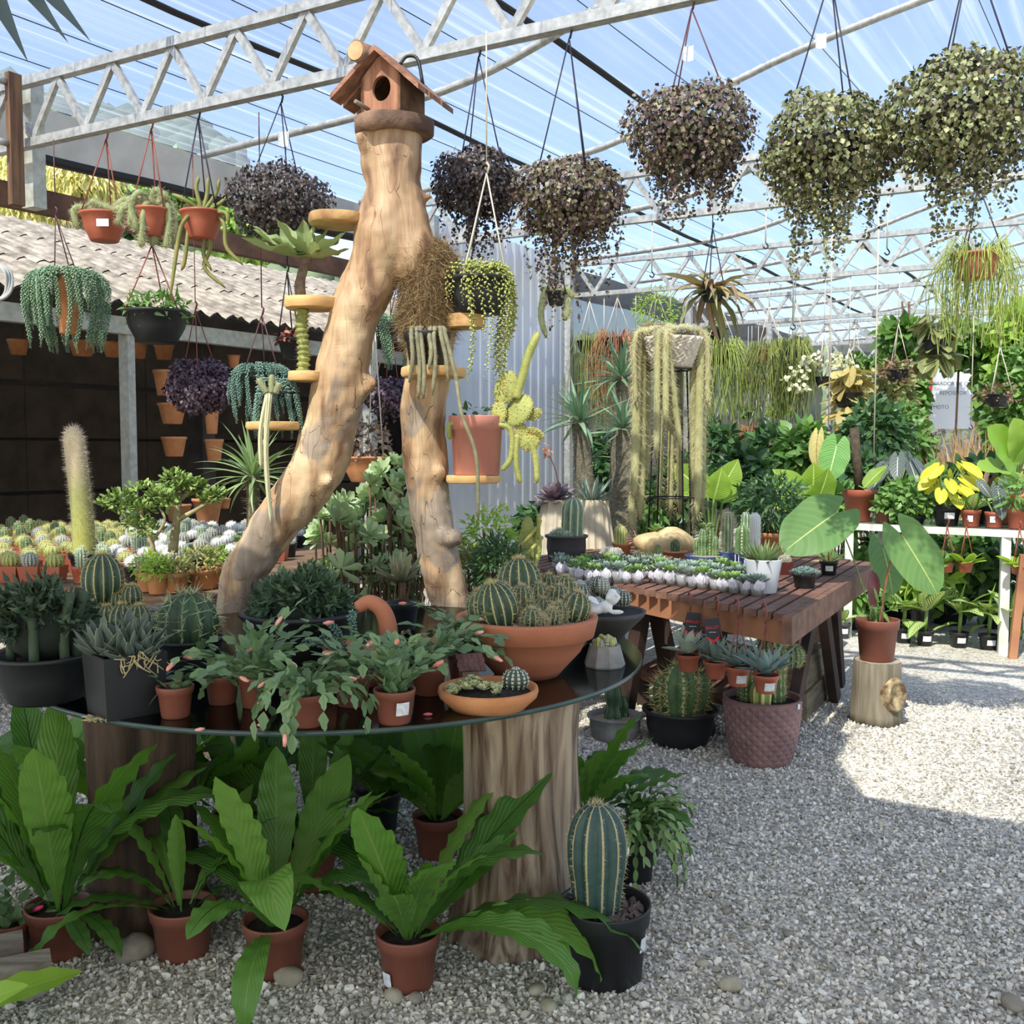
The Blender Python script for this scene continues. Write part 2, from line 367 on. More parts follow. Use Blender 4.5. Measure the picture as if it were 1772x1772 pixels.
n2 = t.nodes.new('ShaderNodeTexNoise'); n2.inputs['Scale'].default_value = 1.3; n2.inputs['Detail'].default_value = 3; t.links.new(mpb.outputs[0], n2.inputs[0])
st = ramp(t, n1.outputs[0], [(.44, (.20, .20, .20)), (.57, (.25, .25, .25)), (.66, (.46, .46, .46))])
cl = ramp(t, n2.outputs[0], [(.4, (0, 0, 0)), (.75, (.14, .14, .14))])
fac = mixc(t, 1.0, st, cl, 'ADD')
ms = t.nodes.new('ShaderNodeMixShader'); ms.inputs[0].default_value = .25; t.links.new(tl.outputs[0], ms.inputs[1]); t.links.new(df.outputs[0], ms.inputs[2])
m2 = t.nodes.new('ShaderNodeMixShader'); t.links.new(fac, m2.inputs[0]); t.links.new(tr.outputs[0], m2.inputs[1]); t.links.new(ms.outputs[0], m2.inputs[2]); t.links.new(m2.outputs[0], o.inputs[0])
us = np.concatenate([np.linspace(-.45, 2, 8), np.linspace(2.3, 11.5, 32)]); ks = np.linspace(-9, 21, 16)
V = []; UVs = []
for k in ks:
    for u in us:
        V.append(G(u, k, float(smoothz(u)) + .06)); UVs.append((u, k))
nu = len(us); fq = [[i * nu + j, i * nu + j + 1, (i + 1) * nu + j + 1, (i + 1) * nu + j] for i in range(len(ks) - 1) for j in range(nu - 1)]
ceil_ = obj('ceiling', MB().add(V, fq, 0, UVs), fm, kind='structure')
# arch ribs and the thin tension wires under the film
for i, k in enumerate(np.arange(1.95, 20, 1.93)):
    pts = [G(u, k, float(smoothz(u))) for u in np.linspace(-.3, 11, 40)]
    obj('arch_rib', MB().tube(pts, .032, 8), STEEL, ceil_, label='curved steel pipe rib')
for i, u in enumerate((.25, .8, 1.35, 1.9, 2.5, 3.2, 4.1, 5.2, 6.4)):
    obj('roof_wire', MB().tube([G(u, k, float(smoothz(u)) + .035) for k in np.linspace(-6, 20, 8)], .0035, 5), DARKM, ceil_, label='thin dark tension wire')
for i, u in enumerate((1.62, 2.9)):
    for d in (-.022, .0, .024):
        obj('cable', MB().tube([G(u + d, k, float(smoothz(u)) + .01 - .02 * math.cos(k * 1.7)) for k in np.linspace(-6, 20, 40)], .009, 6), DARKM, ceil_, label='thick black cable')
# eave gutter: pale band of sheet with a black hanging edge, seen at the upper left
gut = thing('eave_gutter', 'pale grey sheet gutter with black rubber edge along the left eave', 'gutter', G(-.45, 0, 3.6))
PALE = mk('pale_sheet', lin((206, 206, 200)), lin((186, 186, 180)), 4, .6)
go = G(-.45, 0, 3.6)
obj('gutter_sheet', MB().add([G(-.42, -3, 3.90) - go, G(-.42, 19, 3.90) - go, G(-.52, 19, 3.60) - go, G(-.52, -3, 3.60) - go, G(-.39, -3, 3.90) - go, G(-.39, 19, 3.90) - go, G(-.49, 19, 3.60) - go, G(-.49, -3, 3.60) - go], [[0, 1, 2, 3], [7, 6, 5, 4], [3, 2, 6, 7], [0, 4, 5, 1]]), PALE, gut, smooth=False)
obj('rubber_edge', MB().tube([G(-.51, k, 3.59 - .02 * math.sin(k * 2.3)) - go for k in np.linspace(-3, 19, 60)], .04, 8), mk('black_rubber', lin((28, 28, 28)), rough=.6), gut)
# timber post, wall plate and bolts at the near left of the truss
TIMB = mk('weathered_timber', lin((120, 90, 66)), lin((84, 62, 46)), 3, .8, .3, 12, stretch=(12, 12, 1))
TIMBH = mk('brown_timber', lin((110, 80, 60)), lin((76, 54, 42)), 6, .8, .2, 20)
wp = thing('timber_eave_frame', 'weathered brown timber post and long wall plate under the steel truss end', 'timber frame', G(0, -.12, 0))
w0 = G(0, -.12, 0)
obj('post', MB().beam(G(.33, -.12, 2.98) - w0, G(.33, -.12, 3.80) - w0, .05, .085, up=GV), TIMB, wp, smooth=False)
obj('post', MB().beam(G(.10, .16, 3.04) - w0, G(.10, .16, 3.9) - w0, .1, .12, up=GU), ALUM, wp, smooth=False)
obj('wall_plate', MB().beam(G(.0, -2.6, 3.12) - w0, G(.0, 3.9, 3.12) - w0, .08, .16), TIMBH, wp, smooth=False)
for z in (3.74, 3.36): obj('bolt', MB().tube([G(.32, -.24, z) - w0, G(.32, -.16, z) - w0], .022, 10), STEEL, wp)
obj('post', MB().beam(G(.1, 3.8, 3.04) - w0, G(.1, 3.8, 3.95) - w0, .12, .14, up=GU), TIMB, wp, smooth=False)
# left wall further back: white translucent sheet, then grey shade cloth and posts
wh, t, b, o = newmat('ribbed_white_sheet')
b.inputs['Base Color'].default_value = (*lin((205, 208, 210)), 1); b.inputs['Roughness'].default_value = .35
tl = t.nodes.new('ShaderNodeBsdfTranslucent'); tl.inputs[0].default_value = (*lin((215, 222, 228)), 1); mx = t.nodes.new('ShaderNodeMixShader'); mx.inputs[0].default_value = .55
t.links.new(ramp(t, noise(t, 1.6, 4, (1, 1, .4)), [(.35, lin((238, 240, 241))), (.7, lin((206, 208, 206)))]), b.inputs['Base Color'])
t.links.new(b.outputs[0], mx.inputs[1]); t.links.new(tl.outputs[0], mx.inputs[2]); t.links.new(mx.outputs[0], o.inputs[0])
def ribbed(p0, p1, z0, z1, n, amp, name, m, **kw):
    t_ = np.linspace(0, 1, n); d = nrm(A(p1 - p0)); nn = A([-d[1], d[0], 0])
    base = A(p0)[None] + (A(p1) - A(p0))[None] * t_[:, None] + nn[None] * (amp * np.sign(np.sin(np.arange(n) * pi / 2 + .1)))[:, None]
    v0 = base.copy(); v0[:, 2] = z0; v1 = base.copy(); v1[:, 2] = z1
    return obj(name, MB().add(np.concatenate([v0, v1]), [[i, i + 1, n + i + 1, n + i] for i in range(n - 1)]), m, smooth=False, **kw)
ribbed(G(0, 4.7, 0), G(0, 7.3, 0), .02, 3.85, 60, .012, 'wall_left', wh, kind='structure')
cloth, t, b, o = newmat('grey_shade_cloth')
tr = t.nodes.new('ShaderNodeBsdfTransparent'); mx = t.nodes.new('ShaderNodeMixShader'); mx.inputs[0].default_value = .16
t.links.new(ramp(t, noise(t, 2, 5), [(.3, lin((104, 106, 108))), (.7, lin((78, 80, 82)))]), b.inputs['Base Color']); b.inputs['Roughness'].default_value = .9
t.links.new(b.outputs[0], mx.inputs[1]); t.links.new(tr.outputs[0], mx.inputs[2]); t.links.new(mx.outputs[0], o.inputs[0])
def sheet(name, p0, p1, z0, z1, m, nx=30, nz=8, amp=.05, **kw):
    V = []; d = (p1 - p0); nn = Vector((-d.y, d.x, 0)).normalized()
    for j in range(nz + 1):
        for i in range(nx + 1):
            V.append(p0 + d * (i / nx) + nn * (amp * math.sin(i * 1.9 + j * .9) * math.sin(j * 1.3 + i * .4)) + Vector((0, 0, z0 + (z1 - z0) * j / nz)))
    return obj(name, MB().add(V, [[j * (nx + 1) + i, j * (nx + 1) + i + 1, (j + 1) * (nx + 1) + i + 1, (j + 1) * (nx + 1) + i] for j in range(nz) for i in range(nx)]), m, **kw)
cloth2 = mk('brown_grey_wall_sheet', lin((132, 126, 118)), lin((104, 100, 94)), 2, .9)
sheet('wall_left', G(-.1, 7.3, 0), G(-.1, 19, 0), 2.0, 3.8, cloth, kind='structure')
sheet('wall_left', G(-.15, 7.3, 0), G(-.15, 19, 0), .0, 2.05, cloth2, kind='structure', amp=.03)
sheet('wall_back', G(0, 19.2, 0), G(4.6, 19.2, 0), .0, 3.85, cloth, kind='structure')
sheet('wall_back', G(4.6, 19.2, 0), G(11.5, 19.2, 0), 2.55, 3.9, cloth, kind='structure')
for k in (3.6, 4.6, 7.4, 11.2, 15, 19):
    tag(obj('steel_post', MB().beam(G(.03, k, 0), G(.03, k, 3.85), .10, .10, up=GU), STEEL, smooth=False), 'galvanised square steel post along the left wall of the greenhouse', 'post', 'steel wall posts')
# unseen sheet added overhead, its outline shaped to shade the foreground
added_shade_mat, t, b, o = newmat('added_shade_fabric'); b.inputs['Base Color'].default_value = (*lin((70, 72, 66)), 1); b.inputs['Roughness'].default_value = .9
tl = t.nodes.new('ShaderNodeBsdfTranslucent'); tl.inputs[0].default_value = (.62, .58, .50, 1); mx = t.nodes.new('ShaderNodeMixShader'); mx.inputs[0].default_value = .5  # translucent share passes soft fill light down to the foreground
t.links.new(b.outputs[0], mx.inputs[1]); t.links.new(tl.outputs[0], mx.inputs[2]); t.links.new(mx.outputs[0], o.inputs[0])
tp = MB(); E = [(.4, -9), (14, -9), (14, -2.43), (6.4, -2.43), (5.75, -2.40), (5.52, -1.95), (5.46, -1.5), (5.25, -1.32), (4.95, -1.4), (4.78, -1.62), (4.4, -1.72), (4.2, -2.1), (3.95, -2.43), (.4, -2.43)]
tp.ngon([G(u, k, 2.94) for u, k in E])
sco = tag(obj('added_shade_sheet', tp, added_shade_mat, smooth=False), 'unseen sheet added overhead to shade the foreground', 'shade cloth')
for u, k in ((.4, -2.43), (3.95, -2.43), (5.46, -1.5), (6.4, -2.43), (10.5, -2.43), (.4, -6), (4, -6), (8, -6), (10.5, -6)):
    obj('tie_rope', MB().tube([G(u, k, 2.94), G(u + .02, k, float(smoothz(u)) + .03)], .006, 5), WIREW, sco)  # ropes added to hold up the added sheet
# ------------------------------------------------------------------ open shed on the left
shed = thing('open_shed', 'long open timber shed with grey corrugated fibre cement roof and dark interior', 'shed', G(-.8, 3, 0))
s0_ = G(-.8, 3, 0)
ROOF = mk('fibre_cement', lin((118, 118, 116)), lin((66, 65, 64)), 7, .9, .4, 30, detail=8, lo=.34, hi=.66)
def corr(k0, k1, u0, z0, u1, z1, lift=0):
    n = max(8, int((k1 - k0) / .0445)); V = []
    for uu, zz in ((u0, z0), ((u0 + u1) / 2, (z0 + z1) / 2), (u1, z1)):
        for i in range(n + 1):
            V.append(G(uu, k0 + (k1 - k0) * i / n, zz + lift + .026 * math.sin(i * pi / 2 + .3)) - s0_)
    m = n + 1
    mb = MB().add(V, [[j * m + i, j * m + i + 1, (j + 1) * m + i + 1, (j + 1) * m + i] for j in range(2) for i in range(n)])
    V2 = A([list(x) for x in V]); V2[:, 2] -= .012
    return mb.add(V2, [[j * m + i, (j + 1) * m + i, (j + 1) * m + i + 1, j * m + i + 1] for j in range(2) for i in range(n)])
UE, ZE, UR, ZR = -.62, 2.62, -4.1, 3.92
for r_ in range(3):
    a, c = r_ / 3, (r_ + 1) / 3 + .03
    for i in range(12):
        k0 = -3.4 + i * 1.0
        obj('roof_sheet', corr(k0, k0 + 1.04, UE + (UR - UE) * a, ZE + (ZR - ZE) * a, UE + (UR - UE) * min(c, 1), ZE + (ZR - ZE) * min(c, 1), .012 * (r_ + (i % 2) * .5)), ROOF, shed)
obj('patch_sheet', corr(.35, .95, -2.6, 3.46, -3.1, 3.68, .06), mk('zinc_patch', lin((170, 172, 174)), lin((120, 124, 128)), 8, .4, metal=.5), shed)
obj('eave_beam', MB().beam(G(-.82, -3.4, 2.46) - s0_, G(-.82, 8.5, 2.46) - s0_, .09, .14), ALUM, shed, smooth=False)
for k in (-1.2, 1.62, 4.6, 7.4):
    obj('post', MB().beam(G(-.86, k, 0) - s0_, G(-.86, k, 2.5) - s0_, .075, .11, up=GU), ALUM, shed, smooth=False)
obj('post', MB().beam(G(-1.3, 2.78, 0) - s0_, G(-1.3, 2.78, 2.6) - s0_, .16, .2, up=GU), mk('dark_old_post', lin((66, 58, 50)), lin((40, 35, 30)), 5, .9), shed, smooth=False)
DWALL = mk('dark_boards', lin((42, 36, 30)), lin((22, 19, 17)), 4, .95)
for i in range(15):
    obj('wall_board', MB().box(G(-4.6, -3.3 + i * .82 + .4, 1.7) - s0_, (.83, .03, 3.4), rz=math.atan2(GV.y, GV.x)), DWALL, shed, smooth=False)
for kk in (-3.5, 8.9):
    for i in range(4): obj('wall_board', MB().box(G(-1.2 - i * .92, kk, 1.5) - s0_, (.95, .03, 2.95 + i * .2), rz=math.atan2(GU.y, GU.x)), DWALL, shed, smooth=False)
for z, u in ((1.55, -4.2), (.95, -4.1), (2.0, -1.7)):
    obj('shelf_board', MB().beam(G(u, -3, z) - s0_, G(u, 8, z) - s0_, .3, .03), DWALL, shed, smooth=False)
# hills with forest, trees beyond the shed
HM = leafmat('forest_crowns', lin((46, 66, 50)), lin((84, 102, 80)), transl=0, rough=.9)
hx = np.linspace(-150, 90, 70); hy = np.linspace(60, 170, 26); X, Yh = np.meshgrid(hx, hy)
def hz(x, y):
    prof = np.interp(x, [-150, -52, -34, -24, -14, -7, 10, 60, 90], [40, 33, 27, 20, 11, 7, 6, 9, 12])
    return prof * (.45 + .55 * np.clip((y - 60) / 60, 0, 1)) * 1.28 + 2 * np.sin(x * .21 + y * .13)
Zh = hz(X, Yh)
hill = obj('hill', MB().add(np.stack([X, Yh, Zh], -1), [[i * 70 + j, i * 70 + j + 1, (i + 1) * 70 + j + 1, (i + 1) * 70 + j] for i in range(25) for j in range(69)]), mk('hill_green', lin((60, 80, 56)), lin((46, 62, 46)), .3, .95), kind='structure')
Kc = 3200; cx = ru(-95, 30, Kc); cy = ru(62, 125, Kc); cz = hz(cx, cy); cr = ru(.8, 2.1, Kc)
Rr = np.einsum('k,ij->kij', cr, np.eye(3)) * np.stack([ru(.8, 1.2, Kc), ru(.8, 1.2, Kc), ru(.7, 1.3, Kc)], -1)[:, :, None]
v_, f_ = ICO1; vl = v_ * (1 + .16 * np.sin(v_[:, :1] * 7 + v_[:, 1:2] * 5) * np.sin(v_[:, 2:] * 8))
obj('forest_canopy', MB().inst((vl, f_), Rr, np.stack([cx, cy, cz + cr * .5], -1)), HM, hill, kind='stuff')
# ================================================================== PLANT AND POT MAKERS
def potprof(kind, r, h, rb):
    th = max(.006, r * .05)
    if kind == 'std':
        c = h * .76; a = rb + (r * .93 - rb) * .76
        return [(0, 0), (rb * .96, 0), (rb, .004), (a, c), (a + r * .07, c + .002), (r * 1.0, h - .004), (r, h), (r - th, h), (r - th * 1.3, h - .005), (r * .86, h * .84)]
    if kind == 'bowl':
        return [(0, 0), (rb * .95, 0), (rb, .006), (rb + (r - rb) * .62, h * .5), (r * .93, h * .86), (r * 1.0, h * .9), (r * 1.045, h * .95), (r * 1.03, h), (r * .95, h), (r * .92, h * .95), (r * .86, h * .78)]
    if kind == 'saucer':
        return [(0, 0), (rb, 0), (r * .82, h * .22), (r * .97, h * .55), (r * 1.0, h * .8), (r * .985, h), (r * .94, h), (r * .90, h * .8), (r * .85, h * .72)]
    if kind == 'big':
        return [(0, 0), (rb, 0), (rb * 1.18, h * .12), (r * .76, h * .42), (r * .855, h * .66), (r * .945, h * .675), (r * 1.0, h * .96), (r, h), (r * .90, h), (r * .88, h * .96), (r * .86, h * .86)]
    return [(0, 0), (rb * .96, 0), (rb, .005), (r, h - .004), (r, h), (r - th, h), (r - th, h * .86)]
_pm = {}
def potparts(par, kind, r, h, mat, rb=None, soil=None, n=28, sticker=None, name='pot', lug=False):
    rb = rb or r * .74; soil = soil or SOIL
    key = (kind, round(r, 3), round(h, 3), round(rb, 3), mat.name, soil.name)
    if key not in _pm:
        pr = potprof(kind, r, h, rb); zs = pr[-1][1]; rs = pr[-1][0]
        sv = [(0, 0, zs + .006)]
        ds = MB().lathe([(0.0005, zs + .01), (rs * .5, zs + .008 + r * .02), (rs * 1.02, zs)], max(12, n // 2))
        _pm[key] = (MB().lathe(pr, n).mesh('pot', mat), ds.mesh('soil', soil), zs)
    a, b, zs = _pm[key]
    po = obj(name, a, parent=par); obj('soil', b, parent=par)
    if sticker:
        az, zz, w, hh = sticker; nn = 6; V = []
        for z in (zz - hh / 2, zz + hh / 2):
            rr = rb + (r - rb) * min(1, z / h) + .004
            for i in range(nn + 1):
                an = az + (i / nn - .5) * w / rr; V.append((rr * math.cos(an), rr * math.sin(an), z))
        obj('price_label', MB().add(V, [[i, i + 1, nn + 2 + i, nn + 1 + i] for i in range(nn)]), STICK, po, label='white paper price label')
    return zs
FRONT = -pi / 2
def ribbed_cactus(par, H, R, ribs, mat, loc=(0, 0, 0), shape='globe', depth=.16, spine=None, ns=10, sl=.02, sk=5, sw=.0012, tilt=(0, 0), name='stem', wool=None, neck=1.0, rings=16, bulge=None):
    n = ribs * 6 if ribs < 24 else ribs * 4
    t = np.linspace(0, 1, rings + 1)
    if shape == 'globe': a = -1.15 + t * (pi / 2 + 1.15); rr = np.cos(a) ** .9; zz = (np.sin(a) - np.sin(a[0])) / (1 - np.sin(a[0]))
    else:
        cap = min(.45, R / H * 1.15); zz = np.concatenate([np.linspace(0, 1 - cap, rings - 5), 1 - cap + cap * np.sin(np.linspace(.25, 1, 6) * pi / 2)])
        rr = np.where(zz < 1 - cap, 1, np.sqrt(np.clip(1 - ((zz - (1 - cap)) / cap) ** 2, 0, 1)))
        rr = rr * (neck + (1 - neck) * np.clip(zz * 2.2, 0, 1))
        if bulge is not None: rr = rr * (1 + bulge * np.sin(zz * 13))
    rr[-1] = .02
    prof = np.stack([rr * R, zz * H], -1)
    def rf(r, z, th):
        c = np.abs(np.cos(th * ribs / 2)); return r * (1 - depth * (1 - c ** .7))[None], z
    mb = MB().lathe(prof, n, rf=rf, uvs=ribs)
    o = obj(name, mb, mat, par, loc, rot=(tilt[0], tilt[1], ru(0, 1)))
    if spine is not None:
        th = np.arange(ribs) * 2 * pi / ribs; zi = np.linspace(.06, .985, ns); ri = np.interp(zi, zz, rr) * R
        P = np.stack(np.broadcast_arrays((ri[:, None] * np.cos(th)), ri[:, None] * np.sin(th), (zi * H)[:, None]), -1).reshape(-1, 3)
        dr = np.gradient(ri, zi * H); N = nrm(np.stack(np.broadcast_arrays(np.cos(th)[None], np.sin(th)[None], -dr[:, None].clip(-4, 4)), -1).reshape(-1, 3))
        P = np.repeat(P, sk, 0); N = np.repeat(N, sk, 0); D = nrm(N + .75 * rnd(len(N)))
        D = np.where((np.sum(D * N, 1) < 0)[:, None], -D, D)
        L = sl * 1.25 * ru(.6, 1.15, len(N)); Rm = frames(D, rnd(len(N))); Rm = Rm * np.stack([L, np.full(len(N), sw * 1.6), np.ones(len(N))], -1)[:, None, :]
        obj('spines', MB().inst(NEEDLE, Rm, P), spine, o, kind='stuff', smooth=False)
    if wool is not None:
        K = 90; d = nrm(rnd(K) + A([0, 0, 1.2])); Rm = frames(d, rnd(K)) * np.stack([np.full(K, R * .28), np.full(K, .002), np.ones(K)], -1)[:, None, :]
        obj('woolly_crown', MB().inst(NEEDLE, Rm, A([0, 0, H * .985]) + rnd(K) * A([R * .1, R * .1, .002])), wool, o, kind='stuff', smooth=False)
    return o
SPW = 1.7
SP_Y = mk('yellow_spines', lin((206, 190, 130)), rough=.6); SP_W = mk('white_spines', lin((222, 220, 208)), rough=.6)
SP_B = mk('brown_spines', lin((150, 116, 84)), rough=.6); SP_G = mk('pale_green_spines', lin((176, 184, 140)), rough=.6); SP_P = mk('pinkish_hair', lin((206, 190, 168)), rough=.7)
SP_T = mk('tan_hair', lin((196, 184, 146)), rough=.8)
C_BAR = cactmat('barrel_green', lin((60, 82, 58)), lin((44, 66, 50)), lin((186, 178, 120)), .16)
C_BLUE = cactmat('blue_green_column', lin((58, 84, 76)), lin((44, 68, 64)), lin((176, 162, 116)), .14)
C_PALE = cactmat('pale_green_column', lin((118, 142, 108)), lin((92, 118, 86)), lin((206, 204, 176)), .2)
C_GRN = cactmat('mid_green_cactus', lin((96, 122, 74)), lin((72, 98, 58)), lin((190, 186, 136)), .16, dots=12)
C_YEL = cactmat('yellow_green_cactus', lin((150, 160, 84)), lin((126, 140, 74)), lin((216, 204, 128)), .3)
C_GREY = cactmat('grey_ball', lin((128, 132, 116)), lin((104, 110, 98)), lin((214, 212, 200)), .45, dots=9)
C_WHT = cactmat('white_woolly', lin((206, 206, 198)), lin((184, 186, 178)), lin((226, 226, 220)), .5)
C_DOT = cactmat('dark_dotted_ball', lin((62, 78, 66)), lin((48, 62, 54)), lin((190, 192, 172)), .42, dots=8)
C_DARK = cactmat('dark_spiny_ball', lin((58, 86, 58)), lin((42, 66, 46)), lin((110, 130, 86)), .1)

# --- fern (bird's nest): every frond is an object
FERN = leafmat('fern_frond', lin((86, 128, 54)), lin((116, 156, 70)), rib=lin((128, 154, 84)), ribw=.018, veins=.06, vf=16, transl=.34, rough=.36)
FERND = leafmat('fern_frond_dark', lin((66, 104, 46)), lin((90, 130, 58)), rib=lin((44, 56, 28)), ribw=.018, veins=.05, vf=16, transl=.3, rough=.36)
def frond(i, wide=1.0):
    P = [(.95, .35, 1.2), (1.0, .8, 1.6), (1.0, .15, 1.0), (.9, 1.5, 1.7), (1.0, 2.2, 2.0), (1.0, .55, 1.3)]
    s, bd, cp = P[i % 6]
    return leafmesh('frond|%d|%.1f' % (i % 6, wide), FERN if i % 3 else FERND, 1.0 * s, .19 * wide, 'strap', 30, 3, bd, -.12 if i % 2 else .25, .013, 7 + i % 3, cp)
def fern(label, loc, n, L, pr=.082, ph=.15, seed=0, mat=None, extra=(), pitch=(.75, 1.35), sticker=None, group=None, wide=1.0, skip=None):
    th = thing('birds_nest_fern', label, 'fern', loc, group); r = random.Random(seed)
    zs = potparts(th, 'std', pr, ph, mat or BROWNP, sticker=sticker)
    for i in range(n):
        az = i * 2.4 + r.uniform(-.3, .3); pt = r.uniform(*pitch); l = L * r.uniform(.72, 1.05)
        if skip and skip[0] < (az % (2 * pi)) < skip[1]: continue
        obj('frond', frond(r.randrange(6), wide), parent=th, loc=(.02 * math.cos(az), .02 * math.sin(az), zs), rot=eul(az, pt, r.uniform(-.5, .5)), scale=(l, l * r.uniform(.9, 1.15), l))
    for az, pt, l, i, ro in extra:
        obj('frond', frond(i, wide), parent=th, loc=(.02 * math.cos(az), .02 * math.sin(az), zs), rot=eul(az, pt, ro), scale=l)
    return th
# --- segmented holiday cactus
SEG = leafgrid(1, .62, 'ovate', 5, 1, .25, .12)
SEGT = (SEG[0] * A([1, 1, 1]), SEG[1], SEG[2])
sv = SEG[0].copy().reshape(6, 3, 3); sv[1:5:2, 0, 1] *= .72; sv[1:5:2, 2, 1] *= .72; SEGT = (sv.reshape(-1, 3), SEG[1], SEG[2])
SCH = leafmat('holiday_cactus', lin((92, 122, 84)), lin((124, 150, 106)), rib=lin((100, 124, 84)), ribw=.05, transl=.12, rough=.45)
SCH2 = leafmat('holiday_cactus_yellow', lin((110, 138, 74)), lin((138, 158, 92)), rib=lin((96, 122, 66)), ribw=.05, transl=.15, rough=.45)
BUD = mk('pink_bud', lin((222, 128, 116)), lin((240, 190, 170)), 30, .5); BUDM = mk('magenta_bud', lin((214, 60, 104)), lin((190, 40, 96)), 10, .5)
WBUD = mk('white_bud', lin((226, 226, 206)), rough=.5)
def seg_stems(th, n, z0, R0, seg, nseg, spread=(.6, 1.3), droop=.32, mat=SCH, bud=BUD, nb=5, seed=0, name='stem', segt=None, azr=None, fat=1.0):
    r = random.Random(seed)
    for i in range(n):
        az = (i * 2.4 + r.uniform(-.4, .4)) if azr is None else r.uniform(*azr)
        pt = r.uniform(*spread); p = A([R0 * r.random() * math.cos(az), R0 * r.random() * math.sin(az), z0])
        T = []; D = []; N = []; S = []
        k = r.randint(max(2, nseg - 2), nseg + 1)
        for j in range(k):
            d = A([math.cos(az) * math.cos(pt), math.sin(az) * math.cos(pt), math.sin(pt)])
            T.append(p.copy()); D.append(d); N.append(A([-math.cos(az) * math.sin(pt), -math.sin(az) * math.sin(pt), math.cos(pt)]) + rnd(1)[0] * .45); S.append(seg * r.uniform(.85, 1.15))
            if r.random() < .3 and j < k - 1:
                a2 = az + r.choice((-.8, .8)); T.append(p + d * seg * .9); D.append(A([math.cos(a2) * math.cos(pt), math.sin(a2) * math.cos(pt), math.sin(pt) - .1])); N.append(N[-1]); S.append(seg)
            p = p + d * seg * .93; pt -= droop * r.uniform(.5, 1.5); pt = max(pt, -1.45); az += r.uniform(-.25, .25)
        Rm = frames(A(D), A(N), A(S)); Rm[:, :, 1] *= fat
        o = obj(name, MB().inst(segt or SEGT, Rm, A(T)), mat, th)
        if i < nb and bud is not None:
            v, f = ICO1; q = frames(A([D[-1]]), A([[0, 0, 1.]]) + .1)[0]
            obj('bud', MB().add((q @ (v * A([seg * .42, seg * .14, seg * .14])).T).T + p, f), bud, o)
def holiday(label, loc, pr, ph, n, seg, nseg, seed, sticker=None, nb=5, group=None, mat=SCH, pm=None, spread=(.5, 1.35), droop=.34):
    th = thing('holiday_cactus', label, 'cactus', loc, group)
    zs = potparts(th, 'std', pr, ph, pm or BROWNP, sticker=sticker)
    seg_stems(th, n, zs, pr * .5, seg, nseg, seed=seed, nb=nb, mat=mat, spread=spread, droop=droop); return th
# --- leafy trailing basket (tiny leaves: stuff)
TINY = leafgrid(1, .85, 'ovate', 2, 1, .5, .25)
TURT = {}
for nme, cs in {'dark': [(44, 34, 38), (84, 70, 68), (64, 66, 50), (112, 94, 90)], 'mid': [(54, 38, 42), (116, 92, 86), (84, 90, 54), (146, 132, 100)], 'green': [(62, 46, 46), (118, 118, 76), (96, 108, 58), (160, 160, 112)], 'purple': [(52, 38, 50), (92, 72, 88), (70, 54, 66), (120, 98, 108)]}.items():
    m, t, b, o = newmat('trailing_leaf_' + nme); g = t.nodes.new('ShaderNodeNewGeometry')
    t.links.new(ramp(t, g.outputs['Random Per Island'], [(0, lin(cs[0])), (.4, lin(cs[1])), (.7, lin(cs[2])), (1, lin(cs[3]))]), b.inputs['Base Color'])
    b.inputs['Roughness'].default_value = .5; TURT[nme] = m
def hangers(th, hook, rim, mat, n=3, r=.0035, z=0, up=True):
    if up and th.location.z + hook[2] < 3.25: obj('line', MB().tube([hook + A([0, 0, .04]), A([hook[0], hook[1], 3.36 - th.location.z])], r * .9, 5), mat, th)
    obj('hook', MB().tube([hook + A([0, 0, .05]), hook + A([.012, 0, .035]), hook + A([.004, 0, 0])], .006, 6), mat, th)
    for p in rim: obj('cord', MB().tube([hook, (A(hook) + A(p)) / 2, p], r, 5), mat, th)
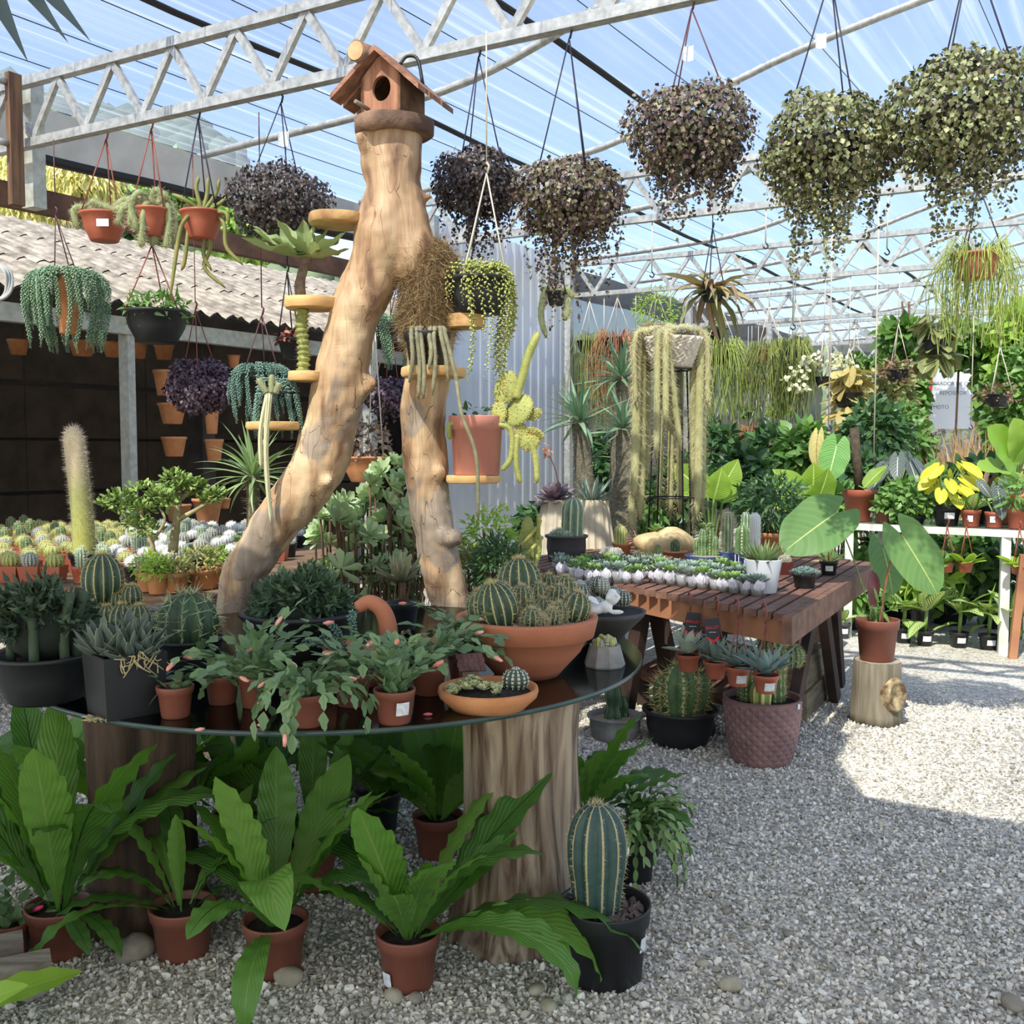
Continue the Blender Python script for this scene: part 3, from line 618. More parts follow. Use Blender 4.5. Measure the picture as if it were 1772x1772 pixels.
def basket(label, px, ptop, w, hd, trails, hook, col, wire, seed, Y=None, hy=3.37, tags=(), leaf=.026, nd=1500, nt=46, group=None, name='hanging_basket'):
    rg = np.random.default_rng(seed); Y = Y or T1Y(hook[0]); R = PX(w / 2, Y); top = W(px, ptop, Y); Rz = PX(hd, Y)
    c = A(top) - A([0, 0, Rz]); th = thing(name, label, 'hanging plant', c, group)
    h3 = A(W(hook[0], hook[1], Y)) - c
    obj('bowl', MB().lathe([(0, -R * .45), (R * .45, -R * .38), (R * .62, 0), (R * .6, .01), (R * .4, .02), (0.001, .02)], 20), BLACKP, th)
    hangers(th, h3, [A([R * .62 * math.cos(a + seed), R * .62 * math.sin(a + seed), Rz * .45]) for a in (0, 2.1, 4.2)], wire)
    d = nrm(rg.normal(size=(int(nd * 1.5), 3)) + A([0, 0, .2])); d = d[d[:, 2] > -.8]; K = len(d)
    lump = 1 + .10 * np.sin(d @ rg.normal(size=(3, 3)) * 4).sum(1) / 1.7
    rad = lump * rg.uniform(.78, 1.03, K); P = d * rad[:, None] * A([R, R, Rz]); P[:, 2] = np.where(d[:, 2] < 0, P[:, 2] * 1.1, P[:, 2])
    N = nrm(d + .45 * rg.normal(size=(K, 3)) + A([0, -.1, .2])); D = A([0, 0, -1.]) + .7 * rg.normal(size=(K, 3)) + d * .5
    allP, allN, allD, S = [P], [N], [D], [rg.uniform(.75, 1.15, K)]
    for i in range(nt * 2):
        a = rg.uniform(0, 2 * pi); rr = (rg.uniform(.5, .98) if i % 3 else rg.uniform(.2, .6)) * R; ln = (R * .42 + PX(rg.choice(trails), Y) * rg.uniform(.1, 1.0) ** (1.0 if i % 3 else .6)) * (1.25 - .75 * (rr / R) ** 2)
        m = max(3, int(ln / (leaf * .33))); z = -np.linspace(0, ln, m) - Rz * .15
        q = np.stack([rr * math.cos(a) + .02 * np.sin(z * 14 + i), rr * math.sin(a) + .02 * np.cos(z * 11 + i), z], -1) + rg.normal(size=(m, 3)) * leaf * .25
        q[:, :2] *= np.linspace(1, .9, m)[:, None]
        dd = rg.normal(size=(m, 3)) + A([0, 0, -.6]); allP.append(q); allD.append(dd); allN.append(nrm(rg.normal(size=(m, 3)) + A([math.cos(a), math.sin(a), .3]))); S.append(rg.uniform(.6, .95, m))
    P = np.concatenate(allP); Rm = frames(np.concatenate(allD), np.concatenate(allN), np.concatenate(S) * leaf)
    obj('foliage', MB().inst(TINY, Rm, P), TURT[col], th, kind='stuff')
    for tx, ty in tags:
        p = A(W(tx, ty, Y - .02)) - c; s = PX(9, Y)
        v = [p + A([x * s, .012 * math.cos(x * 2), z * s * 1.35]) for z in (-1, 1) for x in (-1, -.4, .4, 1)]
        obj('paper_tag', MB().add(v, [[i, i + 1, 5 + i, 4 + i] for i in range(3)]), STICK, th, label='white curled paper tag')
    return th
# --- strands
BUR = (A([[0, 0, 0], [.5, .28, 0], [.5, -.14, .24], [.5, -.14, -.24], [1, 0, 0]]), np.array([[0, 1, 2], [0, 2, 3], [0, 3, 1], [4, 2, 1], [4, 3, 2], [4, 1, 3]]))
BURM = leafmat('burros_tail', lin((112, 146, 118)), lin((150, 176, 138)), transl=0, rough=.55)
BURB = leafmat('burros_tail_blue', lin((96, 130, 118)), lin((136, 164, 148)), transl=0, rough=.55)
def strandmesh(key, ln, over, leaf, mat, dens=1.0, wig=.02):
    if key in _pool: return _pool[key]
    m = int((ln + over) / (leaf * .16) * dens); s = np.linspace(0, ln + over, m)
    x = np.where(s < over, s, over + .015 * np.sin((s - over) * 12)); z = np.where(s < over, .05 * np.sin(s / over * pi) + .01, -(s - over))
    y = wig * np.sin(s * 9 + len(key))
    P = np.stack([x, y, z], -1); T = nrm(np.gradient(P, axis=0)); a = np.arange(m) * 2.4
    u = nrm(np.cross(T, A([0, 1, .2]))); w = np.cross(T, u); out = u * np.cos(a)[:, None] + w * np.sin(a)[:, None]
    D = nrm(out + T * .75); taper = np.clip((ln + over - s) / (leaf * 3), .45, 1)
    _pool[key] = MB().inst(BUR, frames(D, T, leaf * taper), P).mesh('strand', mat); return _pool[key]
def strands(th, n, R, z, lens, leaf, mat, seed, azr=(0, 6.283), key='bur', over=.08, dens=1.0):
    r = random.Random(seed)
    for i in range(n):
        az = r.uniform(*azr); q = r.randrange(len(lens)); rr = R * r.uniform(.25, .85)
        obj('strand', strandmesh('%s|%d|%.3f' % (key, q, lens[q]), lens[q], max(.02, R - .25 * R), leaf, mat, dens), parent=th, loc=(rr * .4 * math.cos(az), rr * .4 * math.sin(az), z + r.uniform(0, .02)), rot=(0, 0, az))
def bez(pts, n=16):      # smooth polyline through points
    P = A([list(p) for p in pts]); t = np.linspace(0, 1, len(P)); T = np.linspace(0, 1, n)
    m = np.gradient(P, t, axis=0); out = np.zeros((n, 3))
    for k, x in enumerate(T):
        i = min(len(P) - 2, int(x * (len(P) - 1))); h = t[i + 1] - t[i]; s = (x - t[i]) / h
        out[k] = (2 * s ** 3 - 3 * s ** 2 + 1) * P[i] + (s ** 3 - 2 * s ** 2 + s) * h * m[i] + (-2 * s ** 3 + 3 * s ** 2) * P[i + 1] + (s ** 3 - s ** 2) * h * m[i + 1]
    return out
def hairytail(par, pts, rad, mat, hair, hl, nh, seed=0, name='stem', taper=True, n=20, down=.4, hw=.0011):
    P = bez(pts, n) if len(pts) < n else A(pts); R = np.full(len(P), rad)
    if taper: R[-3:] *= A([.95, .8, .35])
    o = obj(name, MB().tube(P, R, 9), mat, par)
    if hair is not None:
        i = RNG.integers(0, len(P) - 1, nh); f = RNG.random(nh)[:, None]; T = nrm(np.gradient(P, axis=0))[i]; q = P[i] * (1 - f) + P[i + 1] * f
        d = rnd(nh); d = nrm(d - T * np.sum(d * T, 1, keepdims=True)); q = q + d * rad * .9
        D = nrm(d + .35 * rnd(nh) + A([0, 0, -down]))
        Rm = frames(D, rnd(nh)) * np.stack([hl * ru(.6, 1.2, nh), np.full(nh, hw), np.ones(nh)], -1)[:, None, :]
        obj('hair', MB().inst(NEEDLE, Rm, q), hair, o, kind='stuff', smooth=False)
    return o
# --- rosettes
def rosette_mesh(key, mat, nleaf, L, Wd, shape='spat', pitch=(1.35, .15), thick=.2, bend=-.4, spiral=2.4):
    if key in _pool: return _pool[key]
    g = leafgrid(1, Wd, shape, 5, 1, bend, .18, thick=thick); mb = MB()
    i = np.arange(nleaf); f = i / max(1, nleaf - 1); az = i * spiral; pt = pitch[0] + (pitch[1] - pitch[0]) * f ** .8
    D = np.stack([np.cos(az) * np.cos(pt), np.sin(az) * np.cos(pt), np.sin(pt)], -1); N = np.stack([-np.cos(az) * np.sin(pt), -np.sin(az) * np.sin(pt), np.cos(pt)], -1)
    mb.inst(g, frames(D, N, L * (.35 + .65 * f ** .6)), np.stack([np.cos(az) * L * .06, np.sin(az) * L * .06, L * .16 * (1 - f)], -1))
    _pool[key] = mb.mesh('rosette', mat); return _pool[key]
AEO = leafmat('aeonium_leaf', lin((160, 184, 138)), lin((200, 216, 168)), transl=.25, rough=.5)
ECH = leafmat('echeveria_leaf', lin((142, 162, 150)), lin((176, 192, 172)), transl=.05, rough=.55)
ECHG = leafmat('green_rosette', lin((110, 150, 84)), lin((160, 190, 112)), transl=.12, rough=.5)
ECHB = leafmat('blue_rosette', lin((106, 132, 130)), lin((146, 168, 160)), transl=.05, rough=.5)
AGV = leafmat('agave_dark', lin((70, 84, 76)), lin((92, 106, 94)), transl=0, rough=.5, edge=lin((136, 144, 128)))
PALEL = leafmat('silver_leaf', lin((186, 202, 182)), lin((214, 222, 202)), transl=.1, rough=.6)
SILV = leafmat('silver_green_leaf', lin((122, 144, 132)), lin((158, 176, 160)), transl=.08, rough=.55)
JADE = leafmat('jade_leaf', lin((110, 138, 70)), lin((150, 172, 96)), transl=.08, rough=.35)
PACH = leafmat('palm_strap', lin((112, 140, 88)), lin((142, 166, 110)), rib=lin((190, 200, 160)), ribw=.06, transl=.15, rough=.4)
DKG = leafmat('dark_green_leaf', lin((52, 82, 48)), lin((84, 116, 66)), transl=.2)
MDG = leafmat('mid_green_leaf', lin((84, 122, 60)), lin((124, 158, 82)), transl=.28)
LTG = leafmat('light_green_leaf', lin((132, 168, 66)), lin((172, 196, 92)), transl=.35)
OLV = leafmat('olive_leaf', lin((120, 128, 78)), lin((160, 160, 100)), transl=.2)
BRZ = leafmat('bronze_leaf', lin((110, 84, 66)), lin((150, 118, 90)), transl=.2)
YEL = leafmat('yellow_leaf', lin((188, 182, 46)), lin((204, 200, 70)), rib=lin((232, 232, 140)), transl=.3)
LIME = leafmat('lime_leaf', lin((120, 154, 52)), lin((148, 178, 72)), rib=lin((214, 230, 130)), ribw=.025, veins=.25, vf=14, transl=.42)
ANTH = leafmat('anthurium_leaf', lin((92, 128, 70)), lin((104, 140, 78)), rib=lin((176, 188, 112)), ribw=.012, veins=.08, vf=5, transl=.22, rough=.5)
PHIL = leafmat('veined_heart_leaf', lin((84, 138, 62)), lin((108, 158, 78)), rib=lin((190, 214, 150)), ribw=.02, veins=.5, vf=9, vcol=lin((170, 204, 132)), transl=.3)
DIEF = leafmat('dumb_cane_leaf', lin((84, 128, 56)), lin((104, 146, 66)), rib=lin((120, 150, 80)), ribw=.03, vf=11, patch=lin((216, 220, 150)), transl=.25)
ALOC = leafmat('dark_veined_leaf', lin((58, 66, 62)), lin((74, 82, 76)), rib=lin((190, 200, 190)), ribw=.025, veins=.5, vf=8, vcol=lin((170, 182, 172)), transl=.08)
BEGO = leafmat('begonia_leaf', lin((112, 120, 74)), lin((142, 146, 92)), rib=lin((186, 184, 128)), ribw=.03, veins=.35, vf=6, transl=.2)
BEGY = leafmat('yellow_begonia', lin((176, 160, 96)), lin((204, 190, 124)), rib=lin((150, 128, 76)), ribw=.03, veins=.3, vf=6, transl=.25)
STEMG = mk('green_stem', lin((110, 134, 72)), rough=.5); STEMB = mk('brown_stem', lin((112, 86, 62)), lin((84, 64, 46)), 20, .8); STEMR = mk('reddish_stalk', lin((170, 116, 82)), rough=.5)
def leafcloud(par, c, rad, n, mat, size, seed, shape='ovate', wd=.6, name='foliage', up=.5, hollow=.35, kind='stuff', droop=.3, nl=3):
    rg = np.random.default_rng(seed); d = nrm(rg.normal(size=(n, 3))); r = rg.uniform(hollow, 1, n) ** .6
    P = A(c) + d * r[:, None] * A(rad); D = d + .6 * rg.normal(size=(n, 3)) + A([0, 0, -droop]); N = rg.normal(size=(n, 3)) * .5 + A([0, -.15, up]) + d * .5
    return obj(name, MB().inst(leafgrid(1, wd, shape, nl, 1, .5, .15), frames(D, N, size * rg.uniform(.65, 1.2, n)), P), mat, par, kind=kind)
def potplant(name, label, cat, loc, kind, pr, ph, pm, group=None, sticker=None, soil=None, rb=None, rz=0, n=24):
    th = thing(name, label, cat, loc, group, rz); return th, potparts(th, kind, pr, ph, pm, rb, soil, n, sticker)
def leaves(th, mesh, n, z, pitch, scale, seed, r0=.01, roll=.3, name='leaf', az0=0, azs=2.4):
    r = random.Random(seed)
    for i in range(n):
        az = az0 + i * azs + r.uniform(-.25, .25); s = scale * r.uniform(.75, 1.1)
        obj(name, mesh, parent=th, loc=(r0 * math.cos(az), r0 * math.sin(az), z), rot=eul(az, r.uniform(*pitch), r.uniform(-roll, roll)), scale=s)
def bigleaf(th, base, at, size, mesh, az, pitch, roll=0, stalk=None, sr=.005, name='leaf', sag=.1):
    o = obj(name, mesh, parent=th, loc=at, rot=eul(az, pitch, roll), scale=size)
    a = A(base); b = A(at); m = (a + b) / 2 + A([0, 0, sag * np.linalg.norm(b - a)])
    obj('stalk', MB().tube(bez([a, m, b], 10), sr, 6), stalk or STEMG, th)
    return o
# ================================================================== GLASS TABLE AND ITS PEDESTALS
ZG = .72; GC = Vector((-.58, 3.5, 0)); GR = 1.03
gl, t, b, o = newmat('table_glass')
tr = t.nodes.new('ShaderNodeBsdfTransparent'); tr.inputs[0].default_value = (.70, .78, .74, 1)
gs = t.nodes.new('ShaderNodeBsdfGlossy'); gs.inputs['Roughness'].default_value = .12; gs.inputs[0].default_value = (.22, .235, .23, 1)
fr = t.nodes.new('ShaderNodeFresnel'); fr.inputs[0].default_value = 1.5
dfu = t.nodes.new('ShaderNodeBsdfDiffuse'); dfu.inputs[0].default_value = (*lin((120, 128, 120)), 1)
m1 = t.nodes.new('ShaderNodeMixShader'); t.links.new(ramp(t, noise(t, 5, 5), [(.35, (.24, .24, .24)), (.75, (.55, .55, .55))]), m1.inputs[0]); t.links.new(tr.outputs[0], m1.inputs[1]); t.links.new(dfu.outputs[0], m1.inputs[2])
m2 = t.nodes.new('ShaderNodeMixShader'); t.links.new(fr.outputs[0], m2.inputs[0]); t.links.new(m1.outputs[0], m2.inputs[1]); t.links.new(gs.outputs[0], m2.inputs[2]); t.links.new(m2.outputs[0], o.inputs[0])
gt = thing('glass_table_top', 'big round dusty glass table top resting on sawn trunks', 'table top', GC + Vector((0, 0, ZG - .014)))
obj('pane', MB().lathe([(0.001, .014), (.5, .014), (GR - .003, .014)], 96).lathe([(GR - .003, 0), (.5, 0), (.001, 0)], 96), gl, gt, smooth=False)
obj('edge', MB().lathe([(GR - .003, 0), (GR, .003), (GR, .011), (GR - .003, .014)], 96), mk('green_glass_edge', lin((58, 78, 72)), lin((40, 56, 54)), 6, .2), gt)
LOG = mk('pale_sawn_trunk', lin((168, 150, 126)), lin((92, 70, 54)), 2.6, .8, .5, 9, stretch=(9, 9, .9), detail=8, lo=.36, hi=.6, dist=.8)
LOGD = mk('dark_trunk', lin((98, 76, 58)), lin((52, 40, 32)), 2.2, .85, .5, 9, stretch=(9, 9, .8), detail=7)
def trunkleg(label, x, y, r0, r1, mat, seed, group=None, h=ZG - .014):
    th = thing('trunk_pedestal', label, 'tree trunk', (x, y, 0), group)
    z = np.linspace(0, 1, 18); pr = [(r0 + (r1 - r0) * a + .05 * math.exp(-a * 7) + .015 * math.exp(-(1 - a) * 10), a * (h - .003)) for a in z]
    def rf(r, zz, tt):
        q = 1 + .05 * np.sin(3 * tt + seed)[None] + .035 * np.sin(7 * tt + seed * 2)[None] * np.cos(zz * 5) + .02 * np.sin(13 * tt[None] + zz * 6) + .012 * np.sin(23 * tt[None] + zz * 3)
        return r * q, zz
    obj('trunk', MB().lathe(pr, 72, rf=rf), mat, th)
    rt = pr[-1][0]; obj('sawn_top', MB().lathe([(rt * 1.0, h - .004), (rt * .95, h), (.5 * rt, h), (.001, h)], 40), mk('sawn_face', lin((190, 168, 130)), lin((150, 124, 90)), 12, .8), th)
trunkleg('pale stout sawn trunk carrying the glass beside the tall barrel cactus', .022, 2.93, .178, .163, LOG, 1)
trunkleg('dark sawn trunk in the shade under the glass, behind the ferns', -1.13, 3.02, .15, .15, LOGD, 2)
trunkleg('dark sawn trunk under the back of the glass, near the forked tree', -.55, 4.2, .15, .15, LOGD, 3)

# ================================================================== THE FORKED TREE WITH SHELVES
TY = 4.68
def tp_(px, py, dy=0): return A(W(px, py, TY + dy))
BARK, t, b, o = newmat('peeled_trunk_wood')
n1 = noise(t, 1.6, 6, (6, 6, 1.1), dist=.6); n2 = noise(t, 2.3, 4, dist=.8)
c1 = ramp(t, n1, [(.32, lin((98, 70, 48))), (.46, lin((164, 132, 98))), (.68, lin((198, 174, 138)))])
c2 = ramp(t, n1, [(.3, lin((96, 80, 66))), (.6, lin((150, 134, 116)))])
tcz = t.nodes.new('ShaderNodeTexCoord'); spz = t.nodes.new('ShaderNodeSeparateXYZ'); t.links.new(tcz.outputs['Object'], spz.inputs[0])
patch = ramp(t, math_(t, 'ADD', n2, math_(t, 'MULTIPLY', spz.outputs[2], -.085)), [(.415, (0, 0, 0)), (.46, (1, 1, 1))])
vor = t.nodes.new('ShaderNodeTexVoronoi'); vor.feature = 'DISTANCE_TO_EDGE'; vor.inputs['Scale'].default_value = 3.2
mpv = t.nodes.new('ShaderNodeMapping'); mpv.inputs['Scale'].default_value = (1.5, 1.5, .28); t.links.new(tcz.outputs['Object'], mpv.inputs[0])
nd = t.nodes.new('ShaderNodeTexNoise'); nd.inputs['Scale'].default_value = 5; t.links.new(mpv.outputs[0], nd.inputs[0])
vadd = t.nodes.new('ShaderNodeVectorMath'); vadd.operation = 'ADD'; t.links.new(mpv.outputs[0], vadd.inputs[0]); t.links.new(nd.outputs['Color'], vadd.inputs[1]); t.links.new(vadd.outputs[0], vor.inputs[0])
crack = ramp(t, vor.outputs['Distance'], [(.0, (.35, .28, .22)), (.008, (1, 1, 1))])
t.links.new(mixc(t, 1.0, mixc(t, patch, c1, c2), crack, 'MULTIPLY'), b.inputs['Base Color']); b.inputs['Roughness'].default_value = .7
bump(t, b, mixc(t, .5, n1, crack), .5, .02)
tree = thing('forked_tree_stand', 'tall forked bare tree trunk with wood slice shelves, standing behind the glass table', 'tree trunk', W(600, 1329, TY).xy.to_3d())
T0 = A(tree.location)
def chain(pts): 
    P = [tp_(x, y, d) - T0 for x, y, r, d in pts]; R = [PX(r, TY) for x, y, r, d in pts]
    s = bez(P, 40); rr = np.interp(np.linspace(0, 1, 40), np.linspace(0, 1, len(R)), R); return s, rr
mb = MB()
mb.tube(*chain([(684, 222, 47, 0), (684, 262, 46, 0), (680, 310, 45, 0), (676, 360, 50, 0), (668, 415, 58, 0), (650, 460, 46, 0), (628, 510, 45, 0), (604, 575, 43, 0), (594, 640, 46, 0), (577, 715, 45, 0), (556, 790, 47, 0), (527, 845, 48, 0), (482, 900, 42, 0), (440, 960, 38, 0), (412, 1020, 33, 0), (398, 1090, 33, 0), (392, 1200, 36, 0), (390, 1345, 46, 0)]), n=28)
mb.tube(*chain([(684, 300, 40, 0), (690, 370, 46, 0), (706, 430, 50, 0), (738, 480, 40, 0), (748, 550, 41, 0), (742, 630, 40, 0), (733, 700, 39, 0), (734, 780, 38, 0), (742, 860, 36, 0), (753, 930, 36, 0), (772, 1010, 36, 0), (788, 1090, 35, 0), (798, 1200, 36, 0), (804, 1345, 46, 0)]), n=28)
for ch in ([(596, 668, 20, 0), (562, 664, 14, -.06), (548, 660, 13, -.09)], [(600, 600, 30, 0), (628, 596, 9, -.05)], [(600, 650, 36, 0), (640, 680, 24, 0)], [(545, 830, 30, 0), (566, 834, 13, -.09), (572, 838, 11, -.1)],
           [(752, 918, 28, 0), (778, 930, 15, -.08), (800, 928, 13, -.09)], [(735, 815, 26, 0), (764, 822, 12, -.09)], [(736, 770, 26, 0), (716, 764, 12, -.09)], [(490, 905, 26, 0), (486, 898, 16, -.08)], [(700, 340, 30, 0), (735, 342, 6, 0), (748, 339, 5, 0)], [(655, 300, 30, 0), (640, 262, 16, -.05), (626, 226, 14, -.09)]):
    P, R = chain(ch); mb.tube(P, R, n=14)
tk = obj('trunk', mb, BARK, tree)
md = tk.modifiers.new('weld', 'REMESH'); md.mode = 'VOXEL'; md.voxel_size = .0135
ms_ = tk.modifiers.new('soft', 'SMOOTH'); ms_.iterations = 6; ms_.factor = .6
tx = bpy.data.textures.new('lumps', 'CLOUDS'); tx.noise_scale = .16; tx.noise_depth = 2
dm = tk.modifiers.new('lumps', 'DISPLACE'); dm.texture = tx; dm.strength = .035; dm.mid_level = .5; dm.texture_coords = 'LOCAL'
SLICE = mk('pale_wood_slice', lin((222, 188, 128)), lin((190, 146, 92)), 5, .7, .2, 30, stretch=(1, 1, 3))
SLICEB = mk('slice_bark', lin((150, 112, 74)), lin((206, 168, 112)), 8, .85, .4, 30)
SH = {}
for key, px, py, rp, dy, thk in (('top', 585, 374, 50, -.0, 16), ('upper', 540, 517, 45, -.03, 18), ('stub', 532, 644, 32, -.05, 16), ('low', 474, 731, 48, -.04, 13), ('front', 750, 637, 56, -.17, 16), ('pink', 818, 823, 45, -.06, 13), ('bowl', 803, 546, 34, -.05, 22)):
    p = tp_(px, py, dy); r = PX(rp, TY + dy); h = PX(thk, TY); ph_ = rp
    def rf(rr, z, tt, ph_=ph_): return rr * (1 + .05 * np.sin(2 * tt + ph_) + .03 * np.sin(5 * tt + ph_))[None], z
    s_ = obj('wood_slice_shelf', MB().lathe([(.001, 0), (r * .9, 0), (r * .97, .004)], 36, rf=rf).lathe([(r, h), (r * .97, h + .002), (.001, h + .002)], 36, rf=rf), SLICE, tree, p - T0 - A([0, 0, h]))
    obj('bark_edge', MB().lathe([(r * .97, .003), (r * 1.02, h * .4), (r, h)], 36, rf=rf), SLICEB if key in ('top', 'bowl') else SLICE, s_)
    if key == 'bowl': s_.rotation_euler = (0, 0, 0)
    SH[key] = (Vector(p), r)
# dry moss on the right fork
K = 9000; yy = ru(415, 600, K); cxm = np.interp(yy, [415, 470, 530, 600], [742, 748, 746, 742]); rw = np.interp(yy, [415, 440, 500, 560, 600], [20, 44, 52, 48, 34]); an = ru(-pi * 1.05, .05, K)
P = np.stack([(cxm - 886 + rw * np.cos(an)) * TY / F, TY + PX(1, TY) * rw * np.sin(an) * .95, np.zeros(K)], -1)
P[:, 2] = [W(886, y, TY).z for y in yy]
D = nrm(rnd(K) + A([0, -.2, -.6])); Rm = frames(D, rnd(K)) * np.stack([ru(.03, .10, K), np.full(K, .0028), np.ones(K)], -1)[:, None, :]
mo = thing('dry_moss_clump', 'dry brown shaggy moss wrapped around the right fork of the trunk', 'moss', Vector((float(P[:, 0].mean()), TY, float(P[:, 2].min()))))
obj('moss_fibres', MB().inst(NEEDLE, Rm, P - A(mo.location)), leafmat('dry_moss', lin((112, 90, 62)), lin((162, 138, 100)), transl=0, rough=.95), mo, kind='stuff', smooth=False)
v_, f_ = ICO3; body = v_ * A([PX(40, TY), PX(40, TY), PX(88, TY)]); body = body * (1 + .06 * np.sin(v_ * 9).sum(1, keepdims=True))
obj('moss_core', MB().add(body + A([PX(745 - 886, TY), TY, W(886, 508, TY).z]) - A(mo.location), f_), mk('moss_core', lin((120, 96, 66)), lin((86, 68, 46)), 40, .95, .8, 90), mo)
# ------------------------------------------------------------------ birdhouse on top
BH1 = mk('birdhouse_wood', lin((172, 124, 94)), lin((128, 86, 64)), 3, .8, .3, 14, stretch=(8, 8, 1)); BH2 = mk('birdhouse_roof_board', lin((160, 116, 92)), lin((112, 78, 62)), 4, .85, .5, 16, stretch=(2, 8, 8)); BH3 = mk('birdhouse_bark', lin((140, 112, 90)), lin((84, 64, 52)), 8, .9, .8, 30)
bp = W(681, 238, TY); bird = thing('birdhouse', 'rustic brown wooden birdhouse with round hole and steep board roof atop the trunk', 'birdhouse', bp, rz=math.radians(-22))
s = PX(1, TY)
obj('platform', MB().lathe([(.001, 0), (60 * s, 0), (66 * s, 4 * s), (67 * s, 24 * s), (62 * s, 27 * s), (.001, 27 * s)], 40, rf=lambda r, z, tt: (r * (1 + .05 * np.sin(3 * tt + 1))[None], z)), BH3, bird)
zb = 27 * s; w2 = 37 * s; hw = 58 * s; pk = 96 * s; dp = 44 * s
# front panel with a round hole, built as a ring of quads
hc = A([2 * s, 0, zb + 40 * s]); hr = 17 * s; ring = []; outer = []
for i in range(32):
    a = i * 2 * pi / 32; dx, dz = math.cos(a), math.sin(a); ring.append((hc[0] + hr * dx, -dp, hc[2] + hr * 1.2 * dz))
    best = 9
    for (ax, az_, bx, bz) in ((-w2, zb, w2, zb), (w2, zb, w2, zb + hw), (w2, zb + hw, 0, zb + pk), (0, zb + pk, -w2, zb + hw), (-w2, zb + hw, -w2, zb)):
        ex, ez = bx - ax, bz - az_; det = dx * -ez + ex * dz
        if abs(det) < 1e-9: continue
        k = ((ax - hc[0]) * -ez + ex * (az_ - hc[2])) / det; q = (dx * (az_ - hc[2]) - dz * (ax - hc[0])) / det
        if k > 0 and -1e-6 <= q <= 1 + 1e-6: best = min(best, k)
    outer.append((hc[0] + best * dx, -dp, hc[2] + best * dz))
V = ring + outer + [(x, y + 7 * s, z) for x, y, z in ring]
obj('front_panel', MB().add(V, [[i, (i + 1) % 32, 32 + (i + 1) % 32, 32 + i] for i in range(32)] + [[64 + i, 64 + (i + 1) % 32, (i + 1) % 32, i] for i in range(32)]), BH1, bird, smooth=False)
obj('back_panel', MB().ngon([(-w2, dp, zb), (w2, dp, zb), (w2, dp, zb + hw), (0, dp, zb + pk), (-w2, dp, zb + hw)]), BH1, bird, smooth=False)
for sg in (-1, 1): obj('side_panel', MB().box((sg * (w2 - 3 * s), 0, zb + hw / 2), (6 * s, dp * 2, hw)), BH3, bird, smooth=False)
obj('inner_floor', MB().box((0, 0, zb + 3 * s), (w2 * 1.8, dp * 1.8, 4 * s)), BH3, bird, smooth=False)
for sg in (-1, 1):
    e = A([sg * 80 * s, 0, zb + 36 * s]) if sg < 0 else A([sg * 84 * s, 0, zb + 32 * s]); r_ = A([0, 0, zb + pk + 8 * s])
    for i, (y0, y1) in enumerate(((-64, -30), (-30, 8), (8, 50))):
        k = 1 + .05 * (i - 1) * sg
        obj('roof_board', MB().beam((r_ * A([1, 0, 1]) + A([sg * 2 * s * i, (y0 + y1) / 2 * s, .002 * i])), (e * k * A([1, 0, 1]) + A([0, (y0 + y1) / 2 * s, r_[2] * (1 - k) + .002 * i])), (y1 - y0) * s * .97, 7 * s, up=(0, 1, 0)) if False else
            MB().add([A(p) for p in [(0, y0 * s, r_[2]), (0, y1 * s, r_[2]), (e[0] * k, y1 * s, e[2] - .01 * i), (e[0] * k, y0 * s, e[2] - .01 * i), (0, y0 * s, r_[2] - 9 * s), (0, y1 * s, r_[2] - 9 * s), (e[0] * k, y1 * s, e[2] - 9 * s - .01 * i), (e[0] * k, y0 * s, e[2] - 9 * s - .01 * i)]],
                     [[0, 1, 2, 3], [7, 6, 5, 4], [0, 3, 7, 4], [1, 5, 6, 2], [2, 6, 7, 3], [0, 4, 5, 1]]), BH2 if i < 2 else BH3, bird, smooth=False)
lg = obj('ridge_log', MB().tube([(-28 * s, -74 * s, zb + pk - 2 * s), (-24 * s, -30 * s, zb + pk + 2 * s), (-20 * s, 40 * s, zb + pk)], 17 * s, 18), BH3, bird)
obj('sawn_end', MB().tube([(-28.2 * s, -76 * s, zb + pk - 2.1 * s), (-28 * s, -73 * s, zb + pk - 2 * s)], 15 * s, 18), mk('sawn_log_end', lin((200, 164, 122)), lin((172, 132, 92)), 14, .8), lg)
obj('perch', MB().tube([(-22 * s, -dp + .01, zb + 8 * s), (-30 * s, -dp - 30 * s, zb + 14 * s)], 3.5 * s, 8), mk('grey_twig', lin((120, 108, 96)), rough=.8), bird)
obj('rope_loop', MB().tube(bez([(8 * s, 10 * s, zb + pk), (16 * s, 20 * s, zb + pk + 16 * s), (34 * s, 24 * s, zb + pk + 10 * s), (46 * s, 20 * s, zb + pk - 34 * s)], 14), 3 * s, 7), DARKM, bird)

